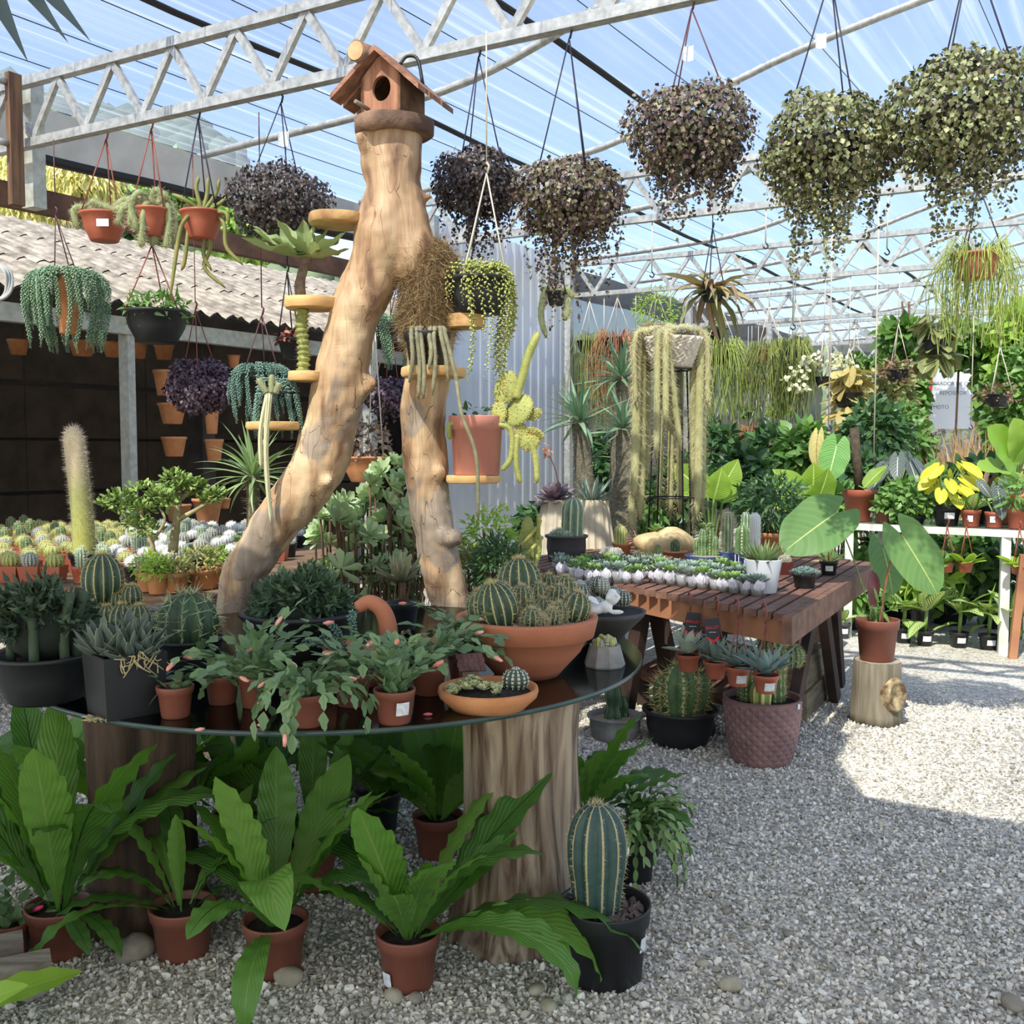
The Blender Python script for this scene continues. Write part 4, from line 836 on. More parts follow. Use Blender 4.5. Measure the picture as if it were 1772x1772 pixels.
# ------------------------------------------------------------------ what stands on the tree's shelves
def shelfpos(k, px=None):
    p, r = SH[k]; return Vector((p.x if px is None else (px - 886) / F * p.y, p.y, p.z + .003))
KAL = leafmat('felt_leaf', lin((128, 146, 96)), lin((164, 176, 120)), rib=lin((150, 160, 110)), ribw=.03, transl=.15, rough=.7)
p = shelfpos('upper', 525); kal = thing('felt_bush_plant', 'plant with big curled felt leaves on the upper wood slice shelf', 'plant', p)
obj('stem', MB().tube(bez([(0, 0, 0), (-.005, 0, .06), (.012, 0, .13), (.04, 0, .2)], 12), [.025] * 5 + [.022] * 7, 12), mk('scarred_stem', lin((120, 106, 92)), lin((86, 74, 64)), 40, .9, .5, 80), kal)
km = leafmesh('leaf|kal', KAL, 1, .55, 'ovate', 12, 3, -.5, .35, .05, 2.5)
for az, pt, l in ((3.05, .28, .30), (2.6, .62, .24), (2.2, 1.0, .2), (.3, .75, .17), (-.3, .25, .22), (-2.6, -.06, .32), (-2.2, .35, .26), (-1.2, .05, .16), (.9, 1.05, .18), (-.1, -.05, .2), (3.6, .15, .28), (1.6, .6, .15)):
    obj('leaf', km, parent=kal, loc=(.035, 0, .18), rot=eul(az, pt, random.uniform(-.5, .5)), scale=l)
p = shelfpos('stub', 527); spc = thing('spiny_column_plant', 'knobbly yellow green spiny column growing from the small shelf on the left fork', 'cactus', p)
for i in range(1):
    pts = bez([(0, 0, 0), (.004, 0, .1), (-.004, 0, .2), (.002, 0, .285)], 40); rr = .027 + .006 * np.sin(np.arange(40) * 1.9)
    so = obj('stem', MB().tube(pts, rr, 12), mk('knobbly_green', lin((150, 156, 84)), lin((110, 118, 64)), 40, .7), spc)
    P = pts[RNG.integers(0, 40, 160)]; d = nrm(rnd(160) * A([1, 1, .3])); obj('spines', MB().inst(NEEDLE, frames(d, rnd(160)) * A([.018, .003, 1])[None, None, :], P + d * .026), SP_B, so, kind='stuff', smooth=False)
p = shelfpos('low', 482); th, zs = potplant('trailing_succulent', 'blue green burro tail succulent in a black pot on a trunk shelf', 'succulent', p, 'std', .088, .135, BLACKP)
strands(th, 46, .088, zs, [.05, .09, .14, .2], .017, BURB, 3, key='burb')
rat = cactmat('rat_tail', lin((140, 146, 104)), lin((116, 124, 90)), lin((190, 184, 150)), .4)
th2 = thing('hanging_rat_tail', 'thin pale rat tail cactus stems hanging in front of the low left shelf', 'cactus', p + Vector((-.02, -.13, .0)))
for x0, x1, y1, tp in ((463, 452, 812, 0), (468, 466, 870, 0), (463, 470, 910, 1), (462, 446, 655, 2), (470, 470, 648, 2), (476, 484, 662, 2)):
    a = A(W(x0, 680, p.y - .13)); e = A(W(x1, y1, p.y - .13)); o0 = A(th2.location)
    mid = (a + e) / 2 + A([PX(-6, TY) if tp < 2 else 0, 0, .0])
    hairytail(th2, [a - o0, mid - o0, e - o0], .011 if tp < 2 else .014, rat, SP_T, .008, 260, taper=True, n=14)
p = shelfpos('front', 741); th, zs = potplant('rat_tail_cactus', 'black pot of grey green rat tail cactus drooping from a trunk shelf', 'cactus', p + Vector((0, -.02, 0)), 'std', .105, .15, BLACKP)
RT = mk('grey_green_stem', lin((134, 130, 100)), lin((108, 106, 82)), 30, .8)
for x, y, bx in ((708, 662, 714), (724, 690, 722), (733, 690, 728), (748, 685, 752), (795, 678, 764), (742, 640, 744), (776, 660, 760)):
    e = A(W(x, y, p.y - .16)) - A(th.location); b0 = A(W(bx, 578, p.y - .1)) - A(th.location)
    hairytail(th, [(0, 0, zs), b0 + A([0, .03, .03]), b0 + A([(x - bx) * .0006, -.02, -.01]), (b0 + e) / 2 + A([.01, -.02, 0]), e], .0095, RT, SP_T, .007, 420, n=18)
e0 = A(th.location); hairytail(th, [A(W(790, 660, p.y - .16)) - e0, A(W(800, 720, p.y - .2)) - e0, A(W(824, 790, p.y - .22)) - e0, A(W(828, 900, p.y - .2)) - e0], .008, RT, SP_T, .005, 200, n=18)
p = shelfpos('pink', 825); th, zs = potplant('prickly_pear', 'pink clay pot of sprawling yellow green bunny ear cactus on a trunk shelf', 'cactus', p, 'std', .128, .27, PINKP, rb=.105)
OPU = mk('opuntia_pad', lin((168, 170, 96)), lin((138, 148, 78)), 14, .6, .4, 70); OPD = mk('opuntia_dots', lin((216, 190, 118)), rough=.7)
def pad(at, L, wd, az, pt, roll=0, thk=.16, par=None):
    v, f = ICO3; vv = v * A([L / 2, wd / 2, wd * thk]) + A([L / 2, 0, 0])
    R = np.array(Matrix.Rotation(az, 3, 'Z') @ Matrix.Rotation(-pt, 3, 'Y') @ Matrix.Rotation(roll, 3, 'X'))
    q = vv @ R.T + A(at); o_ = obj('pad', MB().add(q, f), OPU, par)
    i = RNG.integers(0, len(v), 150); n_ = nrm((v * A([2 / L, 2 / wd, 1 / (wd * thk)]))[i] @ R.T)
    obj('spines', MB().inst(ICO1, np.einsum('k,ij->kij', np.full(150, .0028), np.eye(3)), q[i] + n_ * .001), OPD, o_, kind='stuff')
    return A(at) + R @ A([L * .96, 0, 0])
o0 = A(th.location); wp_ = lambda x, y, d=-.06: A(W(x, y, p.y + d)) - o0
hairytail(th, [wp_(893, 690), wp_(903, 655), wp_(914, 615), wp_(932, 575)], .019, OPU, OPD, .006, 700, down=0, hw=.002)
for x, y, L, wd, az, pt in ((866, 700, .16, .10, 0, 1.25), (884, 690, .10, .085, 0, 1.6), (880, 735, .16, .12, 0, .95), (862, 735, .11, .075, 0, 1.5), (905, 722, .09, .055, 0, .3), (912, 742, .085, .05, 0, -.5), (900, 770, .09, .07, 0, .2), (896, 730, .09, .06, 0, -1.2)):
    pad(wp_(x, y), L, wd, az, pt, pi / 2 + random.uniform(-.6, .6), thk=.11, par=th)
for pts in ([(842, 733), (882, 742), (884, 790), (868, 815)], [(895, 752), (893, 800), (900, 836)], [(915, 760), (926, 790), (930, 836)], [(838, 740), (782, 733), (778, 760)]):
    hairytail(th, [wp_(*q) for q in pts], .013, OPU, OPD, .006, 360, down=0, hw=.002)
leafcloud(th, (.0, 0, zs + .04), (.1, .1, .05), 60, DKG, .05, 5, name='side_shoots')
p = shelfpos('bowl', 828); th, zs = potplant('string_of_bananas', 'black bowl of yellow green string of bananas trailing below the upper right shelf', 'succulent', p + Vector((0, -.02, 0)), 'bowl', .145, .16, BLACKP)
BAN = leafmat('banana_bead', lin((150, 164, 84)), lin((196, 198, 122)), transl=.05, rough=.4)
strands(th, 44, .15, zs + .02, [.06, .14, .3, .46], .022, BAN, 9, azr=(-1.9, .9), key='ban', dens=.34)
strands(th, 12, .15, zs + .02, [.08, .12], .022, BAN, 10, key='bans', dens=.4)
hk = A(W(842, 300, TY + .1)) - A(th.location); hangers(th, hk, [A([.14 * math.cos(a), .14 * math.sin(a), zs]) for a in (.2, 2.2, 4.2)], WIREW, r=.004)
# ================================================================== ON THE GLASS
CREST = leafmat('crested_dark', lin((48, 66, 52)), lin((84, 104, 78)), transl=0, rough=.6)
def crest(th, c, rad, n, seed, mat=CREST, size=.05):
    rg = np.random.default_rng(seed)
    for i in range(n):         # each crest lump is a fan of stubby leaves
        d = nrm(rg.normal(size=3) + A([0, 0, .6])); d[2] = abs(d[2]); p = A(c) + d * A(rad) * rg.uniform(.55, 1)
        m = 60; a = rg.uniform(-1.2, 1.2, m); t_ = nrm(np.cross(d, rg.normal(size=3))); D = d[None] * np.cos(a)[:, None] + t_[None] * np.sin(a)[:, None] + .35 * rg.normal(size=(m, 3))
        obj('crest', MB().inst(leafgrid(1, .3, 'ovate', 2, 1, .2, .3), frames(D, rg.normal(size=(m, 3)), size * rg.uniform(.6, 1.1, m)), p - d * size * .4 + .012 * rg.normal(size=(m, 3))), mat, th)
    v, f = ICO2; obj('core', MB().add(v * A(rad) * .72 + A(c), f), mk('crest_core', lin((36, 46, 36)), lin((24, 32, 26)), 30, .9), th)
p = put(80, 1226, ZG, .11); th, zs = potplant('crested_euphorbia', 'wide black bowl of dark crested spurge beside the square agave pot', 'succulent', p, 'bowl', .142, .135, BLACKP, rb=.1)
crest(th, (-.005, .0, zs + .10), (.15, .12, .14), 34, 4)
for i in range(7):
    a = i * 2.4; q = A([.09 * math.cos(a), .08 * math.sin(a), zs]); obj('stem', MB().tube(bez([q, q * A([1, 1, 1]) + A([0, 0, .1]), q * A([1.3, 1.2, 1]) + A([0, 0, .2])], 8), .014, 8), mk('dark_stem', lin((60, 76, 56)), rough=.7) if i == 0 else bpy.data.materials['dark_stem'], th)
# square pot with agave
p = WZ(218, 1250, ZG); p = Vector((p.x * (p.y + .107) / p.y, p.y + .107, ZG)); th = thing('agave_pot', 'tall square black pot of grey toothed agave rosettes', 'succulent', p, rz=.72)
def sqpot(th, w0, w1, h, mat, soil=SOIL, name='pot'):
    a, b_ = w0 / 2, w1 / 2; q = lambda w, z: [(-w, -w, z), (w, -w, z), (w, w, z), (-w, w, z)]
    V = q(a, 0) + q(b_, h) + q(b_ * .92, h) + q(b_ * .9, h * .88)
    obj(name, MB().add(V, [[3, 2, 1, 0]] + [[k * 4 + i, k * 4 + (i + 1) % 4, k * 4 + 4 + (i + 1) % 4, k * 4 + 4 + i] for k in range(3) for i in range(4)]), mat, th, smooth=False)
    obj('soil', MB().ngon(q(b_ * .9, h * .89)), soil, th, smooth=False); return h * .89
zs = sqpot(th, .15, .168, .165, BLACKP)
agm = leafmesh('leaf|agave', AGV, 1, .34, 'blade', 8, 2, -.25, .35, thick=.05)
for x, y, sc_ in ((0, 0, 1), (-.05, .03, .85), (.05, .02, .9), (.0, -.05, .8), (.04, -.05, .6)):
    for i in range(15): obj('leaf', agm, parent=th, loc=(x, y, zs), rot=eul(i * 2.4 + x * 30, .1 + 1.2 * (1 - i / 15) + random.uniform(-.1, .1)), scale=.135 * sc_ * random.uniform(.8, 1.1))
roots = MB()
for i in range(40):
    a = ru(-2.2, -.2); q = A([.085 * math.cos(a) * .9, .085 * math.sin(a), .165]) ; roots.tube(bez([q, q + rnd(1)[0] * .012 + A([0, -.01, -.01]), q + rnd(1)[0] * .018 + A([0, -.012, -.03])], 6), .0015, 4)
obj('dry_roots', roots, mk('dry_straw', lin((190, 176, 134)), rough=.8), th, kind='stuff')
mbs = MB()
for i in range(26): q = A(WZ(165 + RNG.normal() * 9, 1243 + RNG.normal() * 3, ZG + .004)); mbs.tube(bez([q, q + rnd(1)[0] * A([.01, .01, .002]), q + rnd(1)[0] * A([.02, .015, .003])], 5), .0012, 4)
tag(obj('dry_root_tuft', mbs, bpy.data.materials['dry_straw']), 'little tuft of dry pale roots lying on the glass', 'root tuft')
# golden barrel cluster in black bowl
p = Vector(((205 - 886) / F * 3.4, 3.4, ZG)); th, zs = potplant('barrel_cactus_cluster', 'black bowl with one large dark barrel cactus and fuzzy offsets beside it', 'cactus', p, 'bowl', .15, .135, BLACKP, soil=GRITM)
for px, py, rp, hp in ((178, 1040, 36, 88), (222, 1036, 13, 26), (205, 1050, 14, 30), (228, 1048, 18, 42), (212, 1095, 24, 50), (240, 1090, 22, 48), (185, 1090, 22, 46), (160, 1075, 20, 40)):
    Yc = 3.4 - (py - 1040) * .0016; q = A(W(px, py, Yc)) - A(th.location); q[2] = max(zs - .01, q[2] - .01)
    ribbed_cactus(th, PX(hp, 3.4), PX(rp, 3.4), 14 if rp > 30 else 12, C_BAR, q, depth=.14, spine=SP_Y, ns=10, sk=4, sl=.012, wool=SP_Y, sw=.0009)
# spiny ball
p = Vector(((320 - 886) / F * 3.08, 3.08, ZG)); th, zs = potplant('spiny_ball_cactus', 'round dark green cactus with long pale spines in a black pot, by the agave', 'cactus', p, 'bowl', .112, .125, BLACKP, soil=GRITM)
ribbed_cactus(th, .185, .092, 11, C_DARK, (0, 0, zs - .02), depth=.2, spine=SP_G, ns=8, sk=6, sl=.034, sw=.0022)
leafcloud(th, (0, 0, zs + .155), (.04, .04, .015), 50, mk('brown_tuft', lin((110, 96, 80)), rough=.9), .02, 3, name='dry_tuft')
# big black bowl with dark crests
p = Vector(((517 - 886) / F * 3.22, 3.22, ZG)); th, zs = potplant('crested_bowl', 'largest black bowl, heaped with dark green crested succulents between the tree legs', 'succulent', p, 'bowl', .188, .185, BLACKP, rb=.13)
crest(th, (.0, .02, zs + .05), (.165, .14, .13), 46, 8, leafmat('crest_green', lin((56, 80, 60)), lin((94, 118, 86)), transl=0, rough=.55), .048)
# jug shaped planter with curved handle and a burro tail
p = Vector(((622 - 886) / F * 3.0, 3.0, ZG)); th = thing('terracotta_basket_planter', 'terracotta planter with a thick curved handle, holding stubby blue green burro tail', 'planter', p)
obj('bowl', MB().lathe([(0, 0), (.07, 0), (.10, .05), (.115, .11), (.108, .112), (.09, .09), (0.001, .09)], 28), TERRA, th)
wq = lambda x, y, d=0: A(W(x, y, 3.0 + d)) - A(p)
obj('handle', MB().tube(bez([wq(668, 1145), wq(674, 1105), wq(664, 1060), wq(640, 1042), wq(618, 1052)], 22), [PX(16, 3)] * 8 + list(np.linspace(PX(16, 3), PX(11, 3), 14)), 14), TERRA, th)
for i, (a, c) in enumerate((((596, 1128), (560, 1100)), ((606, 1130), (545, 1110)), ((600, 1125), (572, 1082)), ((612, 1120), (610, 1060)), ((618, 1125), (606, 1068)), ((590, 1135), (525, 1112)), ((622, 1130), (640, 1100)))):
    b0, e0 = wq(*a, -.03), wq(*c, -.05); m = 46; f_ = np.linspace(0, 1, m)[:, None]; P = b0 * (1 - f_) + e0 * f_ + A([0, 0, .012]) * np.sin(f_ * pi)
    T = nrm(e0 - b0); an = np.arange(m) * 2.4; u_ = nrm(np.cross(T, A([.3, 1, .2]))); w_ = np.cross(T, u_)
    obj('stem', MB().inst(BUR, frames(nrm(u_ * np.cos(an)[:, None] + w_ * np.sin(an)[:, None] + T * .7), np.tile(T, (m, 1)), .017), P), BURB, th)
obj('clay_rose', MB().lathe([(0.001, .02), (.014, .018), (.02, .006), (.012, 0), (.001, -.004)], 12, c=wq(610, 1137, -.11)), TERRA, th)
# small brown pots of holiday cactus
def hpot(label, px, py, r, h, n, ns, seed, **k):
    return holiday(label, put(px, py, ZG, r * .78), r, h, int(n * 1.5), .047, ns, seed, **k)
hpot('smallest brown pot of sparse trailing holiday cactus beside the square black pot', 304, 1246, .049, .083, 5, 4, 1, nb=2, spread=(.2, .9))
hpot('bushy upright holiday cactus with pink buds in a brown pot behind the others', 445, 1228, .052, .085, 22, 5, 2, nb=4, spread=(.7, 1.5), droop=.2)
hpot('drooping bushy holiday cactus in a brown pot at the glass edge', 532, 1262, .054, .085, 24, 5, 3, nb=5, droop=.5)
hpot('upright holiday cactus in a brown pot with a white price label', 683, 1257, .055, .088, 20, 5, 4, nb=3, sticker=(FRONT + .55, .045, .036, .034), spread=(.75, 1.5), droop=.22)
hpot('holiday cactus with salmon buds in a brown pot beside the flat clay dish', 742, 1206, .055, .085, 24, 6, 5, nb=8, spread=(.5, 1.3), droop=.26)
hpot('holiday cactus arching up against the big terracotta pot', 800, 1178, .05, .08, 12, 6, 6, nb=2, spread=(.6, 1.3), droop=.22)
hpot('holiday cactus half hidden behind the labelled brown pot', 610, 1226, .054, .085, 16, 5, 7, nb=3, spread=(.5, 1.3), droop=.3)
hpot('trailing holiday cactus half hidden behind the smallest brown pot', 385, 1222, .05, .08, 14, 5, 8, nb=3, spread=(.2, 1.1), droop=.3)
for i, (px, py, az) in enumerate(((346, 1262, .6), (452, 1255, -.4), (740, 1236, .1), (520, 1252, .4), (632, 1256, 1.4))):
    v, f = ICO1; tag(obj('fallen_bud', MB().add(v * A([.015, .005, .005]), f), BUD if i != 2 else mk('wilted_flower', lin((196, 104, 110)), rough=.6), loc=WZ(px, py, ZG + .005), rot=(0, 0, az)), 'fallen pale pink flower bud lying on the glass', 'flower bud', 'fallen buds on the glass')
# big terracotta bowl with the barrel cluster
p = Vector(((912 - 886) / F * 3.12, 3.12, ZG)); th, zs = potplant('barrel_cactus_bowl', 'big terracotta bowl crowded with fuzzy green barrel cacti in pale grit', 'cactus', p, 'big', .222, .185, TERRA, rb=.10, soil=GRITM, n=48)
K = 1500; a = ru(0, 2 * pi, K); rr = .19 * np.sqrt(RNG.random(K)); obj('grit', MB().inst(STONE, np.einsum('k,ij->kij', ru(.0025, .0055, K), np.eye(3)), np.stack([rr * np.cos(a), rr * np.sin(a), zs + .008 + .004 * (1 - rr / .19)], -1)), mk('grit_stone', lin((206, 190, 162)), lin((160, 142, 116)), 80, .9), th, kind='stuff', smooth=False)
for px, py, rp, hp, Yc, tl in ((868, 1088, 38, 86, 3.05, (0, -.25)), (845, 1082, 30, 66, 3.1, (0, -.3)), (902, 1045, 38, 80, 3.2, (-.1, 0)), (938, 1052, 17, 40, 3.18, (0, 0)), (915, 1088, 21, 46, 3.08, (0, 0)), (935, 1078, 21, 44, 3.12, (0, .1)), (903, 1056, 19, 44, 3.1, (0, 0)), (930, 1050, 19, 42, 3.16, (0, 0)), (990, 1075, 27, 52, 3.1, (0, .25)), (966, 1060, 20, 48, 3.16, (0, .1)), (921, 1088, 20, 36, 3.02, (0, 0)), (955, 1082, 15, 30, 3.03, (0, .1)), (965, 1078, 18, 36, 3.06, (0, .1)), (938, 1085, 11, 20, 3.0, (0, 0)), (885, 1075, 17, 40, 3.1, (0, 0)), (975, 1040, 20, 44, 3.22, (0, .1)), (950, 1035, 18, 42, 3.24, (0, 0))):
    q = A(W(px, py, Yc)) - A(p); q[2] = max(zs - .005, q[2])
    ribbed_cactus(th, PX(hp, Yc), PX(rp, Yc), 14 if rp > 28 else 12, C_BAR, q, depth=.14, spine=SP_T, ns=11, sk=6, sl=.013, sw=.0009, wool=SP_Y if rp > 28 else SP_T, tilt=tl)
# flat clay dish
p = put(845, 1236, ZG, .085); th, zs = potplant('succulent_dish', 'flat round clay dish with cream variegated succulents and a small dotted cactus ball', 'succulent', p, 'saucer', .138, .056, TERRA2, n=40)
VAR = leafmat('variegated_rosette', lin((176, 190, 138)), lin((222, 222, 176)), transl=.08, rough=.5)
rm = rosette_mesh('rosette|var', VAR, 12, .017, .7, 'spat', (1.2, .1), .12)
for i in range(46):
    x = ru(-.105, .03); y = ru(-.06, .05); obj('rosette', rm, parent=th, loc=(x, y, zs + .006 + max(0, .03 - abs(x + .035) * .4) * ru(.3, 1)), rot=(ru(-.6, .3), ru(-.5, .5), ru(0, 6)), scale=ru(.8, 1.3))
ribbed_cactus(th, .062, .036, 12, C_DOT, (.075, .02, zs), depth=.12, spine=SP_W, ns=8, sk=4, sl=.004, sw=.002)
# little brick roof house ornament
p = Vector(((811 - 886) / F * 2.9, 2.9, ZG)); th = thing('toy_house', 'tiny ornamental house with a mauve shingle roof between the clay dish and big bowl', 'ornament', p, rz=.25)
HSE = mk('ornament_plaster', lin((170, 140, 120)), rough=.8); RFM = mk('mauve_shingle', lin((128, 92, 88)), lin((100, 70, 70)), 30, .8)
obj('wall', MB().box((0, 0, .04), (.05, .05, .08)), HSE, th, smooth=False)
for sg in (-1, 1):
    for r_ in range(4):
        for c_ in range(5):
            obj('shingle', MB().beam((-.034 + c_ * .016 + (r_ % 2) * .003, sg * (.004 + r_ * .010), .108 - r_ * .010), (-.034 + c_ * .016 + (r_ % 2) * .003, sg * (.016 + r_ * .010), .097 - r_ * .010), .015, .005, up=(0, sg, 1)), RFM, th, smooth=False)
# dark cone bowl with dotted cacti and a cherub
p = Vector(((1042 - 886) / F * 3.62, 3.62, ZG)); CONE = mk('dark_stoneware', lin((74, 70, 68)), lin((56, 53, 52)), 12, .6, .1, 60)
th = thing('cone_bowl', 'dark stoneware cone bowl with dotted ball cacti and black grit', 'cactus bowl', p); DGR = mk('black_grit', lin((54, 54, 58)), lin((28, 28, 30)), 160, .9, .6, 200)
obj('bowl', MB().lathe([(0, 0), (.05, 0), (.155, .105), (.162, .122), (.155, .124), (.148, .116)], 44), CONE, th); obj('grit', MB().lathe([(.001, .124), (.10, .121), (.15, .115)], 30), DGR, th)
for i in range(46):
    a = ru(.0, pi + .9); r_ = .125 * math.sqrt(ru(.02, 1)); rp = ru(.018, .032); lift = .085 * (1 - r_ / .14)
    ribbed_cactus(th, rp * 2.1, rp, 11, C_DOT if i % 6 else C_GREY, (r_ * math.cos(a) - .03, r_ * math.sin(a) * .8 + .01, .118 + lift), depth=.08, spine=SP_W, ns=7, sk=3, sl=.004, sw=.0016, rings=10)
for px, py, rp in ((1018, 1035, 12), (1035, 1035, 12), (985, 1010, 9), (975, 1000, 9)):
    q = A(W(px, py, 3.56)) - A(p); q[2] = .12; ribbed_cactus(th, PX(rp * 2.4, 3.56), PX(rp, 3.56), 10, C_GREY, q, depth=.06, spine=SP_W, ns=7, sk=3, sl=.004, rings=10)
pc = W(1040, 1062, 3.49); ch = thing('cherub_figurine', 'white glazed cherub figurine lying on the dark cone bowl', 'figurine', Vector((pc.x, pc.y, ZG + .123)))
def blobs(name, lst, mat, par, vox=.003):
    mb = MB(); v, f = ICO2
    for c, r in lst: mb.add(v * A(r) + A(c), f)
    o_ = obj(name, mb, mat, par); m_ = o_.modifiers.new('weld', 'REMESH'); m_.mode = 'VOXEL'; m_.voxel_size = vox; k_ = o_.modifiers.new('soft', 'SMOOTH'); k_.iterations = 3; return o_
blobs('body', [((-.02, 0, .018), (.034, .018, .016)), ((.012, 0, .024), (.02, .018, .018)), ((.03, 0, .048), (.019, .018, .02)), ((.04, -.012, .012), (.022, .006, .007)), ((-.055, 0, .014), (.026, .012, .010)), ((-.075, .003, .022), (.01, .008, .014)), ((.018, -.012, .05), (.008, .006, .007)), ((.04, -.012, .058), (.007, .007, .007)), ((.03, 0, .066), (.012, .012, .008)), ((.045, 0, .05), (.008, .01, .009))], WHITEC, ch)
ch.scale = (1.3, 1.3, 1.3)
for sg in (-1, 1): obj('wing', leafmesh('wing', WHITEC, .05, .03, 'ovate', 5, 2, .4, .2, thick=.003), parent=ch, loc=(-.005, sg * .01, .035), rot=eul(pi * .85 * sg, .5, sg * .6))
# concrete pot
p = put(1046, 1158, ZG, .058); th = thing('concrete_pot', 'small flared concrete pot of clustered knobbly cactus at the glass rim', 'cactus', p); CON = mk('concrete', lin((150, 150, 146)), lin((118, 118, 114)), 14, .8, .2, 50)
obj('pot', MB().lathe([(0, 0), (.066, 0), (.068, .006), (.05, .07), (.044, .07), (.042, .06), (.001, .06)], 9), CON, th, smooth=False)
for i in range(26):
    a = ru(0, 6.28); r_ = .038 * math.sqrt(RNG.random()); ribbed_cactus(th, ru(.02, .035), .009, 8, C_YEL if i % 3 else C_GREY, (r_ * math.cos(a), r_ * math.sin(a), .062 + .012 * (1 - r_ / .04)), 'column', depth=.1, rings=8, tilt=(ru(-.3, .3), ru(-.3, .3)))
# grey rosette plant between
p = Vector(((694 - 886) / F * 3.9, 3.9, ZG)); th, zs = potplant('whorled_succulent', 'brown edged whorled succulent in a black pot behind the curved clay handle', 'succulent', p, 'std', .07, .11, BLACKP)
obj('stem', MB().tube([(0, 0, zs), (.005, 0, zs + .12)], .01, 8), STEMB, th)
leaves(th, leafmesh('leaf|kalt', leafmat('whorl_leaf', lin((128, 132, 100)), lin((162, 154, 118)), transl=.05), 1, .2, 'lance', 7, 1, -.4, .4, thick=.05), 34, zs + .1, (.1, 1.3), .12, 4)
# ================================================================== ON THE GROUND UNDER AND BEFORE THE GLASS
fern('bright bird nest fern in a brown pot with white label, beside the pale trunk', put(707, 1727, 0, .065), 11, .50, .087, .152, 11, sticker=(FRONT - .75, .045, .03, .04), pitch=(.85, 1.4), extra=((.02, .52, .74, 3, -.2), (-.25, .45, .62, 4, .3), (-.45, .5, .56, 4, .2), (2.7, .75, .36, 3, 0), (-1.75, 1.0, .62, 2, 0), (-1.3, 1.05, .55, 1, .2), (.4, .9, .6, 0, .3)))
fern('bird nest fern with narrow twisting fronds in a brown pot', put(318, 1670, 0, .07), 8, .42, .094, .145, 12, extra=((3.3, .5, .42, 3, 0), (-2.55, .45, .5, 4, .3), (2.9, .75, .4, 3, .2), (.2, .7, .35, 3, 0)), pitch=(.8, 1.3), wide=.8)
fern('bird nest fern with one broad frond hanging over its brown pot', put(478, 1702, 0, .07), 11, .52, .09, .15, 13, extra=((-1.6, .25, .36, 4, 0), (-1.9, 1.2, .55, 2, 0), (2.6, .8, .5, 3, 0)), pitch=(.85, 1.4), wide=1.15)
fern('tallest bird nest fern with rippled upright fronds in a brown pot', put(105, 1670, 0, .07), 15, .68, .092, .145, 14, extra=((-.5, .25, .3, 3, 0), (-.9, .3, .25, 3, .2), (.35, 1.05, .55, 1, .2), (2.9, .9, .6, 1, 0)), pitch=(.95, 1.45))
for i, (px, Y, L, lab) in enumerate(((230, 3.35, .55, 'bird nest fern in the dark beside the brown trunk under the glass'), (400, 3.45, .58, 'broad bird nest fern in deep shade under the middle of the glass'), (530, 3.2, .52, 'bird nest fern in deep shade behind the pot with the hanging frond'), (650, 3.7, .56, 'bird nest fern in a black pot in front of the bright gap under the glass'), (755, 3.45, .55, 'bird nest fern in the shade right behind the pale trunk'), (60, 3.5, .5, 'bird nest fern in deep shade behind the tallest fern'))):
    fern(lab, ((px - 886) / F * Y, Y, 0), 13, L, .09, .15, 20 + i, mat=BLACKP if i in (3, 5) else BROWNP, pitch=(.75, 1.35), wide=1.25)
fern('bird nest fern with wavy fronds between the pale trunk and the leaf cactus', ((1012 - 886) / F * 3.45, 3.45, 0), 12, .5, .085, .15, 31, pitch=(.7, 1.35), extra=((-.6, .7, .5, 3, 0), (-1.2, .9, .55, 1, 0)))
# fern outside the frame whose frond reaches in at the corner
fern('bird nest fern reaching a lime coloured frond over the weathered bench end', Vector((-1.36, 2.12, 0)), 7, .5, .09, .15, 41, pitch=(1.0, 1.4), skip=(-1, 7))
fth = bpy.data.objects[[o.name for o in bpy.data.objects if o.get('label', '').startswith('bird nest fern reaching')][0]]; f0 = A(fth.location)
LIMF = leafmat('lime_frond', lin((136, 172, 62)), lin((146, 182, 70)), rib=lin((160, 190, 96)), ribw=.015, transl=.4, rough=.4)
def frond_to(par, a, b_, n, mesh, sx=1.0):
    d = A(b_) - A(a); L = float(np.linalg.norm(d)); M_ = Matrix(frames(A([d]), A([n]))[0].tolist()).to_euler(); obj('frond', mesh, parent=par, loc=a, rot=M_, scale=(L, L * sx, L))
lm_ = leafmesh('frond|lime', LIMF, 1.0, .26, 'strap', 26, 3, .25, .2, .008, 6)
for a_, b_, n_ in (((-190, 1690, 2.25), (143, 1651, 2.38), (-.35, -.6, .7)), ((-150, 1700, 2.2), (28, 1690, 2.1), (.2, -.5, .9)), ((-190, 1680, 2.3), (-60, 1450, 2.3), (.4, -.8, .3)), ((-190, 1690, 2.3), (-330, 1480, 2.4), (0, -.8, .5)), ((-190, 1690, 2.3), (-240, 1420, 2.5), (0, -.8, .5))):
    frond_to(fth, A([.0, 0, .13]), A(W(*b_)) - f0, n_, lm_, .8)
p = WZ(20, 1690, 0); th = holiday('trailing leaf cactus with one magenta bud beside the weathered bench end', p + Vector((-.06, .12, 0)), .06, .1, 12, .055, 5, 44, nb=0, mat=SCH, droop=.35)
v, f = ICO2; seg_stems(th, 1, .09, .01, .055, 4, spread=(.6, .6), droop=.12, mat=SCH2, bud=BUDM, nb=1, seed=3, azr=(-.25, -.2))
